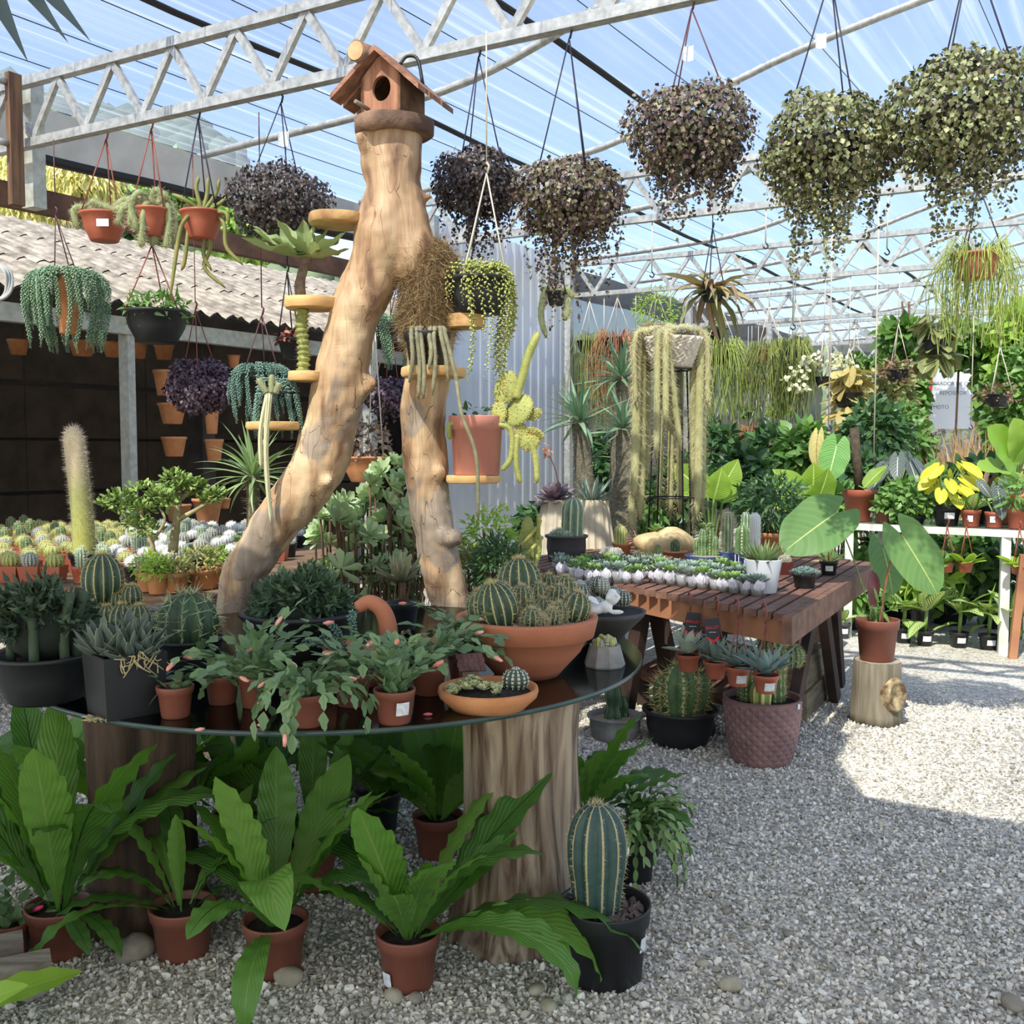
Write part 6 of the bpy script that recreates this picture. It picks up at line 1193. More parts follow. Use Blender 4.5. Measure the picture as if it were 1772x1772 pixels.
for i in range(27):
    a = i * sp; q0 = BP(a, -.015 if i else 0); q1 = BP(a, bl_ if a < bL * 1.02 else bl_ * .9)
    obj('slat', MB().beam(A(q0) - b0_ - A([0, 0, .016]), A(q1) - b0_ - A([0, 0, .016]), wsl * 1.0, .032), SLAT, bench, smooth=False)
zr = ZB - .032 - .05
obj('front_rail', MB().beam(A(BP(-.02, .05, zr)) - b0_, A(BP(bL * 1.95, .05, zr)) - b0_, .035, .10), RAIL, bench, smooth=False)
obj('side_rail', MB().beam(A(BP(-.045, -.02, ZB - .06)) - b0_, A(BP(-.045, bl_, ZB - .06)) - b0_, .04, .115), SLAT, bench, smooth=False)
obj('back_rail', MB().beam(A(BP(0, bl_ - .1, zr)) - b0_, A(BP(bL * 1.9, bl_ - .1, zr)) - b0_, .035, .10), RAIL, bench, smooth=False)
LEGM = mk('dark_leg_wood', lin((70, 52, 42)), lin((44, 33, 28)), 4, .8, .2, 20)
for a, l, da, dl in ((.10, 1.05, 0, -.62), (.10, 1.2, 0, .45), (bL * .62, .3, -.12, .1), (bL * .86, .15, .16, .0), (bL * .86, .3, -.2, .05), (bL * 1.6, .4, .2, 0), (bL * 1.6, .5, -.2, .1), (.15, bl_ - .5, 0, .3), (bL * .9, bl_ - .4, .15, .1)):
    obj('leg', MB().beam(A(BP(a, l, ZB - .08)) - b0_, A(BP(a + da, l + dl, 0)) - b0_, .05, .09), LEGM, bench, smooth=False)
for i in range(9):
    a = bL * .42 + i * .085; obj('lower_slat', MB().beam(A(BP(a, .42, .2)) - b0_, A(BP(a, 1.6, .2)) - b0_, .06, .03), SLAT, bench, smooth=False)
for l in (.5, 1.5): obj('lower_rail', MB().beam(A(BP(bL * .38, l, .165)) - b0_, A(BP(bL * .38 + .8, l, .165)) - b0_, .05, .04), SLAT, bench, smooth=False)
for l in (.5, 1.5):
    for a in (bL * .40, bL * .38 + .75): obj('lower_foot', MB().beam(A(BP(a, l, 0)) - b0_, A(BP(a, l, .15)) - b0_, .06, .06), LEGM, bench, smooth=False)
def frontY(px):      # depth of the bench's front edge at a pixel column
    c = (px - 886) / F; A0, d0 = bB, (bA - bB); k = (c * A0.y - A0.x) / (d0.x - c * d0.y); return (A0 + d0 * k).y
# ------------------------------------------------------------------ little wrapped gift succulents
CUP, t, b, o = newmat('clear_cup'); tr = t.nodes.new('ShaderNodeBsdfTransparent'); mx = t.nodes.new('ShaderNodeMixShader'); mx.inputs[0].default_value = .55; b.inputs['Base Color'].default_value = (*lin((196, 196, 196)), 1); b.inputs['Roughness'].default_value = .15
t.links.new(b.outputs[0], mx.inputs[1]); t.links.new(tr.outputs[0], mx.inputs[2]); t.links.new(mx.outputs[0], o.inputs[0])
WRAP = mk('white_lilac_wrap', lin((226, 222, 230)), lin((196, 194, 212)), 20, .5)
gp = []
for k, lm in enumerate((ECHG, ECH, SILV)):
    th = thing('gift_succulent', ['bright green mini succulent in a clear cup with white wrap on the bench', 'pale mini succulent in a clear cup with white wrap on the bench', 'silver mini succulent in a clear cup with white wrap on the bench'][k], 'succulent', (0, 0, -5), 'wrapped mini succulents on the bench')
    obj('cup', MB().lathe([(0, 0), (.024, 0), (.03, .05), (.029, .05)], 14), CUP, th); obj('soil', MB().lathe([(.001, .022), (.026, .02), (.023, .002)], 12), SOIL, th)
    for az in ((FRONT - .5, FRONT + .6) if k != 1 else (FRONT + .2,)): obj('wrap', leafmesh('wrap', WRAP, .052, .042, 'ovate', 6, 2, -.7, -.3), parent=th, loc=(.012 * math.cos(az), .02 * math.sin(az), .02), rot=eul(az, 1.15))
    obj('rosette', rosette_mesh('rosette|gift%d' % k, lm, 20, .056, .42, 'spat', (1.4, .1), .12), parent=th, loc=(0, 0, .056)); gp.append(th)
rg_ = random.Random(2); first = set()
def gift(px, py):
    k = rg_.randrange(3); q = WZ(px, py, ZB + .001); s = rg_.uniform(.95, 1.25); rz = rg_.uniform(-.5, .5)
    if k in first: c = copytree(gp[k], q, rz)
    else: c = gp[k]; first.add(k); c.location = q; c.rotation_euler = (0, 0, rz)
    c.scale = (s, s, s)
for row, (y0, y1, x0, x1, n) in enumerate(((1008, 1030, 1128, 1308, 11), (1000, 1018, 1118, 1300, 10), (992, 1006, 1116, 1290, 10))):
    for i in range(n): f = i / (n - 1); gift(x0 + (x1 - x0) * f + rg_.uniform(-3, 3), y0 + (y1 - y0) * f)
for row, (y0, y1, x0, x1, n) in enumerate(((1006, 1010, 1000, 1102, 7), (997, 1000, 975, 1095, 8), (990, 990, 968, 1085, 8))):
    for i in range(n): f = i / (n - 1); gift(x0 + (x1 - x0) * f + rg_.uniform(-3, 3), y0 + (y1 - y0) * f)
# ------------------------------------------------------------------ bigger pots on the bench
zz = ZB + .001
p = put(1320, 1028, zz, .06); th, zs = potplant('agave_pot', 'glossy pale grey tapered pot with a green starry rosette, at the bench corner', 'succulent', p, 'plain', .087, .16, mk('pale_grey_glaze', lin((190, 192, 196)), rough=.25), rb=.063, n=40)
leaves(th, leafmesh('leaf|hav', leafmat('haworthia', lin((108, 132, 84)), lin((140, 158, 104)), transl=.05), 1, .2, 'lance', 7, 1, -.2, .35, thick=.05), 46, zs, (.1, 1.35), .115, 5)
p = put(1392, 1019, zz, .05); th, zs = potplant('blue_stonecrop_pot', 'black pot of dense blue grey rosettes near the bench edge', 'succulent', p, 'std', .062, .07, BLACKP)
for i in range(22): a = i * 2.4; r_ = .06 * math.sqrt((i + .5) / 22); obj('rosette', rosette_mesh('rosette|blue', ECHB, 20, .03, .4, 'spat', (1.4, .15), .15), parent=th, loc=(r_ * math.cos(a), r_ * math.sin(a), zs + .03 * (1 - r_ / .08)), rot=(0, 0, i))
p = put(1434, 996, zz, .045); th, zs = potplant('striped_bromeliad', 'small black labelled pot with a yellow striped star plant', 'succulent', p, 'std', .05, .075, BLACKP, sticker=(FRONT - .25, .038, .04, .028))
leaves(th, leafmesh('leaf|vy', leafmat('cream_striped', lin((206, 204, 128)), lin((226, 222, 158)), rib=lin((120, 146, 70)), ribw=.16, transl=.15), 1, .2, 'lance', 7, 1, .5, .3), 11, zs, (.15, 1.2), .12, 3)
p = put(1355, 1000, zz, .05) + Vector((.0, .14, 0)); th = thing('cactus_trough', 'dark red square trough of small fuzzy cacti behind the grey pot', 'cactus', p); zs = sqpot(th, .13, .15, .07, mk('dark_red_glaze', lin((84, 40, 34)), rough=.4), GRITM)
for i in range(9): ribbed_cactus(th, ru(.03, .05), .022, 11, C_YEL if i % 2 else C_GREY, (ru(-.055, .055), ru(-.055, .055), zs), spine=SP_P, ns=6, sk=5, sl=.012, rings=8)
BLUEG = mk('speckled_blue_glaze', lin((52, 66, 110)), lin((74, 88, 128)), 60, .35); NAVY = mk('navy_glaze', lin((38, 42, 96)), rough=.3)
p = put(1222, 990, zz, .1) + Vector((0, .0, 0)); th, zs = potplant('blue_cactus_bowl', 'wide speckled blue bowl with knobbly column cactus behind the gift succulents', 'cactus', p, 'plain', .12, .085, BLUEG, rb=.10, soil=GRITM)
for x, y, H, R in ((-.02, 0, .16, .026), (.02, .01, .19, .028), (.045, -.01, .12, .022), (-.05, .02, .1, .02)): ribbed_cactus(th, H, R, 7, C_GRN, (x, y, zs), 'column', depth=.3, bulge=.1, spine=SP_G, ns=8, sk=2, sl=.006, rings=24)
leaves(th, leafmesh('leaf|jd', JADE, 1, .5, 'spat', 4, 1, -.2, .2, thick=.12), 20, zs + .17, (.0, 1.2), .03, 7, r0=.02)
p = put(1262, 985, zz, .07) + Vector((0, .06, 0)); th, zs = potplant('white_spined_cactus', 'blue pot with a white crowned spiny column cactus', 'cactus', p, 'plain', .075, .09, BLUEG, rb=.065, soil=GRITM); ribbed_cactus(th, .235, .034, 10, C_PALE, (0, 0, zs), 'column', spine=SP_Y, ns=18, sk=5, sl=.02, wool=SP_W, depth=.2)
p = put(1288, 1000, zz, .03) + Vector((0, .04, 0)); th, zs = potplant('striped_pot_cactus', 'navy pot with white vertical stripes holding a ridged green cactus', 'cactus', p, 'plain', .04, .12, NAVY, rb=.036)
for i in range(8): a = i * pi / 4; obj('stripe', MB().beam((.0375 * math.cos(a), .0375 * math.sin(a), .004), (.0412 * math.cos(a), .0412 * math.sin(a), .116), .004, .003), WHITEC, th, smooth=False)
ribbed_cactus(th, .17, .04, 5, C_GRN, (0, .01, zs), 'column', depth=.4, spine=SP_G, ns=10, sk=2, sl=.006); ribbed_cactus(th, .24, .026, 8, C_PALE, (.02, .03, zs), 'column', depth=.25, spine=SP_W, ns=12, sk=2, sl=.006)
p = put(1312, 985, zz, .05) + Vector((0, .10, 0)); th, zs = potplant('white_woolly_column', 'white woolly column cactus in a clay pot behind the grey pot', 'cactus', p, 'std', .06, .09, TERRA, soil=GRITM); ribbed_cactus(th, .235, .034, 18, C_WHT, (0, 0, zs), 'column', depth=.06, spine=SP_W, ns=22, sk=4, sl=.008)
for lab, px, py, pr, ph, kind, cac in (('clay dish with a small green column cactus before the beige boulder', 1138, 984, .085, .062, 'std', (('column', .085, .022, C_GRN, 0, 0), ('globe', .05, .03, C_GRN, -.04, .01))), ('clay pot with a dark ribbed cactus before the beige boulder', 1168, 972, .075, .06, 'std', (('column', .085, .03, C_DARK, 0, 0),)), ('small clay pot with a mauve cactus ball by the beige boulder', 1106, 984, .06, .06, 'std', (('globe', .05, .03, C_DOT, 0, 0),)), ('clay pot with a stubby golden column cactus', 1076, 962, .065, .08, 'std', (('column', .13, .038, C_YEL, -.01, 0),)), ('clay bowl heaped with small grey rosettes', 1058, 972, .075, .05, 'bowl', (('globe', .045, .03, C_GREY, 0, .02), ('globe', .045, .03, C_GREY, -.035, 0), ('globe', .04, .028, C_GREY, .035, 0), ('globe', .04, .03, C_GREY, 0, -.03)))):
    p = put(px, py, zz, pr * .75); th, zs = potplant('clay_cactus_pot', lab, 'cactus', p, kind, pr, ph, TERRA2, soil=GRITM)
    for sh, H, R, m, x, y in cac: ribbed_cactus(th, H, R, 12, m, (x, y, zs - .004), sh, spine=SP_Y if m is not C_GREY else SP_W, ns=12, sk=4, sl=.01, rings=14)
p = WZ(1152, 962, zz); v, f = ICO3; vv = v * A([.20, .13, .098]); vv[:, 2] += .012 * np.sin(v[:, 0] * 4 + .5); vv = vv * (1 + .03 * np.sin(v * 5).sum(1, keepdims=True)); vv[:, 2] = np.maximum(vv[:, 2], -.08) + .08
bo = thing('boulder_planter', 'rounded beige boulder planter with a green sprout, behind the small clay pots', 'planter', p); obj('stone', MB().add(vv, f), mk('beige_boulder', lin((206, 182, 134)), lin((180, 154, 108)), 8, .8, .3, 30), bo)
obj('sprout', rosette_mesh('rosette|spr', ECHG, 18, .06, .5, 'spat', (1.4, .1), .1), parent=bo, loc=(-.06, 0, .165))
p = put(980, 972, zz, .1); th, zs = potplant('ribbed_column_pot', 'wide charcoal pot with a thick pale ribbed column cactus and spiny offsets', 'cactus', p, 'bowl', .128, .155, GREYP, rb=.11, n=40)
ribbed_cactus(th, .27, .068, 9, C_PALE, (.035, .01, zs - .01), 'column', depth=.28, spine=SP_T, ns=20, sk=5, sl=.012, tilt=(0, .06)); 
for x, y, s in ((-.04, -.03, .04), (-.075, .01, .03), (0, -.06, .028), (-.05, .04, .035)): ribbed_cactus(th, s * 1.9, s, 12, C_GRN, (x, y, zs), spine=SP_W, ns=9, sk=5, sl=.014, rings=10)
p = WZ(1215, 960, zz) + Vector((0, .05, 0)); th, zs = potplant('bonsai_jade', 'tiny grafted jade with cream leaves in a white cup', 'succulent', p, 'plain', .05, .07, WHITEC); obj('trunk', MB().tube([(0, 0, zs), (.01, 0, zs + .07)], .01, 8), STEMB, th)
for x, z in ((-.04, .07), (.04, .1), (.01, .12), (.06, .07)): obj('rosette', rosette_mesh('rosette|bj', VAR, 16, .035, .6, 'spat', (1.3, -.1), .1), parent=th, loc=(x, 0, zs + z))
bush('dark_star_succulent', 'dense dark green star leaved succulent in a clay pot at the back of the bench', 1335, 872, 6.55, 60, 50, 900, DKG, .085, 61, 'lance', .22, TERRA2, .14, ZB + .001, False, ph=.14)
# ------------------------------------------------------------------ tall stand with the white carved bowl
Ys = 6.65; base = Vector(((1160 - 886) / F * Ys, Ys, zz)); st = thing('plant_stand', 'tall thin black wire plant stand rising from the bench', 'plant stand', base); q = lambda x, y, d=0: A(W(x, y, Ys + d)) - A(base)
zt = W(1160, 640, Ys).z - base.z
for a in (.4, 1.97, 3.54, 5.11): obj('leg', MB().tube([(.12 * math.cos(a), .12 * math.sin(a), zt), (.17 * math.cos(a), .17 * math.sin(a), .0)], .006, 6), DARKM, st)
obj('ring', MB().tube([(.13 * math.cos(a), .13 * math.sin(a), zt) for a in np.linspace(0, 2 * pi, 33)], .006, 6), DARKM, st); obj('ring', MB().tube([(.155 * math.cos(a), .155 * math.sin(a), zt * .3) for a in np.linspace(0, 2 * pi, 33)], .005, 6), DARKM, st)
CARV = mk('carved_white_clay', lin((214, 206, 190)), lin((184, 174, 156)), 16, .8)
bw = thing('carved_bowl_cactus', 'white carved bowl of long pale monkey tail cactus hanging almost to the bench', 'cactus', base + Vector((0, 0, zt + .007)))
def rfc(r, z, t_): return r * (1 + .05 * np.sin(t_ * 22 + 5 * np.sin(z[:, :1] * 60))[None].reshape(len(z), -1) * np.sin(z * 130) + .025 * np.sin(t_ * 37 + 1)[None] * np.cos(z * 170)), z
hb = PX(52, Ys); obj('bowl', MB().lathe([(0, 0), (.115, 0), (.135, .01)] + [(.135 + .07 * f, .01 + f * (hb - .015)) for f in np.linspace(.08, .95, 30)] + [(.204, hb), (.19, hb), (.18, hb * .85)], 160, rf=rfc), CARV, bw)
obj('soil', MB().lathe([(.001, hb * .9), (.185, hb * .86)], 20), SOIL, bw); o0 = A(bw.location); q = lambda x, y, d=0: A(W(x, y, Ys + d)) - o0
LT = mk('pale_tail', lin((176, 172, 122)), lin((150, 150, 104)), 14, .85)
for x0, x1, y1, d, r_ in ((1104, 1098, 860, -.05, .03), (1112, 1108, 900, .0, .032), (1108, 1092, 925, .05, .03), (1120, 1118, 830, .1, .028), (1138, 1136, 790, -.24, .022), (1152, 1152, 735, -.25, .021), (1156, 1178, 780, -.2, .02), (1150, 1140, 880, .2, .022), (1162, 1160, 900, .24, .024), (1178, 1176, 890, .22, .024), (1200, 1200, 850, .0, .028), (1212, 1206, 900, -.04, .03), (1216, 1214, 880, .06, .028), (1224, 1224, 700, -.06, .016), (1098, 1100, 700, -.1, .016), (1208, 1196, 930, .1, .022)):
    hairytail(bw, [q(1160 + (x0 - 1160) * .3, 585, d * .3), q(1160 + (x0 - 1160) * .85, 574, d * .9), q(x0, 600, d), q((x0 + x1) / 2, (600 + y1) / 2, d), q(x1, y1, d)], r_, LT, SP_T, .05, int(1400 * (y1 - 580) / 300), n=24, down=.9, hw=.0022)
for i in range(6): a = i * 1.05; hairytail(bw, [(0, 0, hb * .9), (.08 * math.cos(a), .08 * math.sin(a), hb + .06), (.18 * math.cos(a + .5), .18 * math.sin(a + .5), hb + .04)], .022, LT, SP_W, .025, 500, n=14, hw=.0018)
# ------------------------------------------------------------------ pots hanging from the bench front
TAGB = mk('black_tag_card', lin((44, 46, 52)), rough=.5); TAGR = mk('red_tag_print', lin((224, 48, 66)), rough=.5)
for i, (px, prim, w, h, hy, lab, lm, tg) in enumerate(((1190, 1131, 44, 30, 1034, 'orange hanging pot of silvery oval leaves with a black tag', PALEL, (1199, 1078, -.12)), (1238, 1143, 44, 30, 1042, 'orange hanging pot of narrow grey leaves with a black tag', SILV, (1233, 1088, .1)), (1277, 1152, 46, 34, 1046, 'orange hanging pot of blue grey pointed leaves with a white label', SILV, None), (1325, 1166, 48, 32, 1054, 'orange hanging pot of long blue green leaves with a white label', ECHB, None))):
    Y = frontY(px) - .06; r = PX(w / 2, Y); hh = PX(h, Y); base = W(px, prim + h, Y); th = thing('bench_hanging_pot', lab, 'hanging plant', base); zs = potparts(th, 'std', r, hh, REDP, rb=r * .68, sticker=(FRONT + .1, hh * .42, .045, .035) if tg is None else None)
    top = A(W(px + (6 if i < 2 else 2), hy, Y)) - A(base); obj('hook', MB().tube(bez([top + A([.0, .09, -.01]), top + A([0, .05, .018]), top + A([0, .0, 0]), top + A([-.004, 0, -.06])], 10), .004, 6), WIRER, th)
    for a in (-.6, 1.5, 3.6): obj('cord', MB().tube([top + A([-.004, 0, -.06]), (r * .98 * math.cos(a), r * .98 * math.sin(a), hh * .96)], .0028, 5), WIRER, th)
    leaves(th, leafmesh('leaf|bh%d' % i, lm, 1, .42 if i == 0 else .26, 'ovate' if i == 0 else 'lance', 6, 1, .2, .25, thick=.03), 26, zs + .02, (.05, 1.35), .125 if i != 3 else .15, i, r0=.015)
    if tg:
        x, y, ro = tg; c = A(W(x, y, Y - .03)) - A(base); k = PX(1, Y)
        sh = [(-12, 18), (12, 18), (14, 4), (12, -12), (0, -20), (-12, -12), (-14, 4)]
        R2 = lambda x_, z_: (x_ * math.cos(ro) - z_ * math.sin(ro), x_ * math.sin(ro) + z_ * math.cos(ro))
        fr_ = [c + A([R2(a, b2)[0] * k, -.001, R2(a, b2)[1] * k]) for a, b2 in sh]; bk_ = [v + A([0, .002, 0]) for v in fr_]
        to = obj('tag', MB().ngon(fr_).ngon(bk_[::-1]), TAGB, th, smooth=False, label='black shield shaped plant tag with red lettering')
        tip = [c + A([R2(a, b2)[0] * k, .0005, R2(a, b2)[1] * k]) for a, b2 in ((-12, -11), (12, -11), (9, -19), (0, -26), (-9, -19))]
        obj('tag_tip', MB().ngon(tip), TAGR, to, smooth=False)
        obj('lettering', textmesh('BALLET', 7.2 * k, TAGR), parent=to, loc=c + A([0, -.0022, 0]), rot=(pi / 2, -ro, 0))
        obj('print_line', MB().box(c + A([0, -.0018, -6 * k]), (12 * k, .0006, .8 * k)), STICK, to, smooth=False)
# ------------------------------------------------------------------ on the ground around the bench
p = put(1064, 1286, 0, .11); th, zs = potplant('grey_bowl_cactus', 'grey stone bowl with a dark twisted cactus and pebble mulch', 'cactus', p, 'bowl', .135, .115, CON, soil=GRITM, rb=.11)
ribbed_cactus(th, .22, .045, 4, C_DARK, (-.01, 0, zs - .01), 'column', depth=.42, bulge=.14, spine=SP_G, ns=7, sk=2, sl=.008, rings=26); ribbed_cactus(th, .12, .035, 4, C_DARK, (.04, .03, zs - .01), 'column', depth=.42, bulge=.1, rings=20)
p = put(1176, 1298, 0, .14); th, zs = potplant('spiny_black_bowl', 'black bowl with a three lobed long spined cactus under the bench', 'cactus', p, 'bowl', .178, .17, BLACKP, soil=GRITM, rb=.135, n=44)
for x, y, H, R, tl in ((-.01, -.02, .27, .085, 0), (.07, .05, .22, .07, .15), (-.06, .05, .2, .06, -.12)): ribbed_cactus(th, H, R, 6, C_GRN, (x, y, zs - .01), 'column', depth=.34, spine=SP_Y, ns=10, sk=7, sl=.045, sw=.0022, tilt=(0, tl), neck=.75)
p = put(1317, 1330, 0, .13); PURP = mk('mauve_quilted_clay', lin((146, 112, 108)), lin((122, 92, 90)), 8, .65, .1, 60)
th = thing('quilted_pot_cactus', 'large mauve quilted pot with a tall column cactus and round side arms', 'cactus', p); hq = .30
def rfq(r, z, t_):
    a = t_[None] * 20 / pi; bq = z / hq * 13; tri = lambda x: np.abs((x % 2) - 1)
    d = np.maximum(tri(a + bq), tri(a - bq)) ; m = ((z > .012) & (z < hq * .94)); return r * (1 + np.where(m, .045 * (1 - d), 0)), z
obj('pot', MB().lathe([(0, 0), (.13, 0)] + [(.133 + .04 * math.sin(f * pi / 2), .004 + f * (hq - .012)) for f in np.linspace(0, 1, 104)] + [(.178, hq), (.165, hq), (.16, hq * .9)], 280, rf=rfq), PURP, th, smooth=False)
obj('soil', MB().lathe([(.001, hq * .92), (.162, hq * .9)], 20), SOIL, th); obj('white_sticker', MB().box((.135, -.115, hq * .93), (.022, .003, .022), rz=.8), STICK, th, smooth=False)
ribbed_cactus(th, .36, .062, 13, C_GRN, (.055, .04, hq * .88), 'column', depth=.16, spine=SP_Y, ns=26, sk=5, sl=.014, tilt=(0, -.05)); ribbed_cactus(th, .1, .048, 12, C_GRN, (.06, -.03, hq + .13), spine=SP_Y, ns=9, sk=6, sl=.014); ribbed_cactus(th, .1, .05, 12, C_GRN, (.145, .02, hq + .13), spine=SP_Y, ns=9, sk=6, sl=.014)
ribbed_cactus(th, .12, .05, 7, C_YEL, (-.02, -.06, hq * .88), 'column', depth=.3, neck=.9); ribbed_cactus(th, .2, .04, 9, C_GRN, (-.06, .03, hq * .88), 'column', depth=.2, spine=SP_Y, ns=12, sk=4, sl=.014)
tb = thing('timber_blocks', 'stack of two thick grey timber blocks beside the mauve pot', 'timber', put(1390, 1250, 0, .06) + Vector((0, .16, 0)), rz=math.atan2(bd.y, bd.x)); OLDW = mk('old_sleeper_wood', lin((134, 122, 100)), lin((92, 82, 66)), 4, .9, .4, 16, stretch=(1, 6, 6))
obj('block', MB().box((.1, 0, .075), (.55, .2, .15)), OLDW, tb, smooth=False); obj('block', MB().box((.13, .01, .235), (.52, .19, .165)), OLDW, tb, smooth=False)
# stump and anthurium
p = put(1516, 1258, 0, .125); sth = thing('sawn_stump', 'sawn grey log stump with a big knot, standing on the gravel', 'stump', p); hs = .325
STW = mk('grey_stump_bark', lin((142, 132, 112)), lin((96, 88, 72)), 2.5, .9, .4, 12, stretch=(9, 9, .9), detail=6)
obj('log', MB().lathe([(.001, 0), (.135, 0), (.13, .05), (.122, .2), (.12, hs - .006), (.115, hs)], 56, rf=lambda r, z, t_: (r * (1 + .03 * np.sin(3 * t_) + .02 * np.sin(11 * t_))[None], z)), STW, sth); obj('sawn_top', MB().lathe([(.114, hs), (.06, hs + .001), (.001, hs + .001)], 40), mk('sawn_grey', lin((170, 158, 138)), lin((140, 128, 108)), 14, .85), sth)
kn = A([.0485, -.1175, .165]); nn = nrm(A([.38, -.92, 0])); u_ = nrm(np.cross(nn, A([0, 0, 1.]))); prof = [(0.001, .004), (.035, .008), (.058, .016), (.07, .024), (.078, .018), (.086, .004), (.092, -.03)]
vv = []; 
for r_, h_ in prof:
    for i in range(24): a = i * 2 * pi / 24; vv.append(kn + u_ * r_ * .8 * math.cos(a) + A([0, 0, 1.]) * r_ * 1.05 * math.sin(a) + nn * h_)
obj('knot', MB().add(vv, [[j * 24 + i, (j + 1) * 24 + i, (j + 1) * 24 + (i + 1) % 24, j * 24 + (i + 1) % 24] for j in range(6) for i in range(24)]), mk('knot_wood', lin((176, 160, 120)), lin((90, 64, 46)), 22, .9, .5, 60), sth)
pp = p + Vector((-.005, .0, hs + .002)); th, zs = potplant('anthurium', 'brown pot on the stump with three huge matt heart shaped leaves', 'anthurium', pp, 'std', .112, .215, BROWNP, rb=.085, n=40)
hm = leafmesh('leaf|anth', ANTH, 1, .78, 'heart', 16, 5, .25, .10, .015, 2)
Yp = pp.y; q = lambda x, y, d=0: A(W(x, y, Yp + d)) - A(pp)
def heart(par, att, tip, n, mesh, base=(0, 0, 0), stalk=None, sr=.006, sag=.08, sx=1.0, name='leaf'):
    d = A(tip) - A(att); L = float(np.linalg.norm(d)); o_ = obj(name, mesh, parent=par, loc=att, rot=orient(d, n), scale=(L, L * sx, L))
    a = A(base); b2 = A(att); obj('stalk', MB().tube(bez([a, (a + b2) / 2 + A([0, .04, sag * np.linalg.norm(b2 - a)]), b2], 12), sr, 7), stalk or STEMG, par); return o_
heart(th, q(1561, 926, -.12), q(1628, 1028, -.2), (-.15, -1, .35), hm, (.01, 0, zs), STEMR, sx=1.05)
heart(th, q(1446, 888, -.1), q(1357, 948, -.25), (.1, -.75, .75), hm, (-.01, 0, zs), STEMG, sx=1.2, sr=.004)
heart(th, q(1527, 946, .12), q(1552, 1030, .06), (.35, -1, -.1), hm, (0, .02, zs), STEMG, sx=1.2)
heart(th, q(1508, 985, .05), q(1516, 1060, .0), (.5, -1, .2), leafmesh('leaf|anr', leafmat('maroon_spathe', lin((92, 40, 48)), lin((110, 50, 56)), transl=.1), 1, .4, 'ovate', 8, 2, .3, .2), (0, 0, zs), STEMG, sr=.003)
leafcloud(th, (0, 0, zs + .07), (.05, .05, .08), 30, MDG, .09, 8, 'lance', .2, name='young_shoots')
# ================================================================== RIGHT: WHITE SHELF WITH POTTED FOLIAGE
ZSH = .88; P1 = WZ(1455, 903, ZSH); P2 = WZ(1772, 917, ZSH); sd = (P2 - P1).normalized(); sn = Vector((-sd.y, sd.x, 0)); SL = 2.3
sh = thing('white_shelf', 'white steel shelf frame with glass top carrying leafy pot plants', 'shelf', P1.xy.to_3d()); s1_ = A(sh.location); SP = lambda a, b, z: A(P1 + sd * a + sn * b) * A([1, 1, 0]) + A([0, 0, z]) - s1_
WST = mk('white_painted_steel', lin((222, 222, 212)), lin((196, 196, 184)), 14, .5)
obj('glass_top', MB().ngon([SP(0, 0, ZSH - .002), SP(SL, 0, ZSH - .002), SP(SL, .8, ZSH - .002), SP(0, .8, ZSH - .002)]), mk('dusty_shelf_glass', lin((96, 104, 98)), lin((120, 126, 118)), 6, .15), sh, smooth=False)
for b in (0, .8): obj('rail', MB().beam(SP(-.02, b, ZSH - .03), SP(SL, b, ZSH - .03), .04, .05), WST, sh, smooth=False)
for a in (.06, 1.15, 2.2):
    for b in (0.02, .78): obj('leg', MB().beam(SP(a, b, 0), SP(a, b, ZSH - .05), .06, .06), WST, sh, smooth=False)
def onshelf(px, back=.12):
    c = (px - 886) / F; o_ = P1 + sn * back; k = (c * o_.y - o_.x) / (sd.x - c * sd.y); q = o_ + sd * k; q.z = ZSH; return q
HV = leafmesh('leaf|phil', PHIL, 1, .78, 'heart', 14, 4, .25, .12, .02, 3); HL = leafmesh('leaf|lime', LIME, 1, .62, 'ovate', 12, 4, .35, .22, .025, 2); HY = leafmesh('leaf|yel', YEL, 1, .75, 'heart', 8, 2, .4, .15); HD = leafmesh('leaf|aloc', ALOC, 1, .62, 'heart', 10, 3, .3, .15); DF = leafmesh('leaf|dief', DIEF, 1, .42, 'ovate', 10, 3, .7, .2, .015, 2); MG = leafmesh('leaf|mg', MDG, 1, .5, 'ovate', 6, 2, .5, .2); LG = leafmesh('leaf|lg', LTG, 1, .6, 'heart', 6, 2, .5, .15); BG = leafmesh('leaf|beg', BEGO, 1, .8, 'heart', 8, 3, .6, .12); BY = leafmesh('leaf|bey', BEGY, 1, .8, 'heart', 8, 3, .6, .12)
p = onshelf(1488, .2); th, zs = potplant('veined_philodendron', 'red brown pot with large veined heart leaves on a tall mossy stake', 'philodendron', p, 'std', .13, .24, REDP, sticker=(FRONT + .7, .05, .04, .03)); q = lambda x, y, d=0: A(W(x, y, p.y + d)) - A(p)
obj('moss_stake', MB().tube([(0, 0, zs), q(1478, 740)], .035, 9), mk('moss_stake', lin((84, 72, 54)), lin((60, 52, 40)), 30, .9), th)
heart(th, q(1448, 770, -.1), q(1440, 805, -.16), (-.1, -1, .15), HV, q(1478, 820), sx=1.0).scale = (.30, .34, .30)
heart(th, q(1415, 755, .05), q(1408, 795, 0), (-.8, -.6, .1), BY, q(1476, 810)).scale = (.26, .2, .26)
heart(th, q(1495, 845, -.1), q(1520, 815, -.1), (-.4, -.6, .7), HL, q(1478, 840)).scale = (.26, .2, .26)
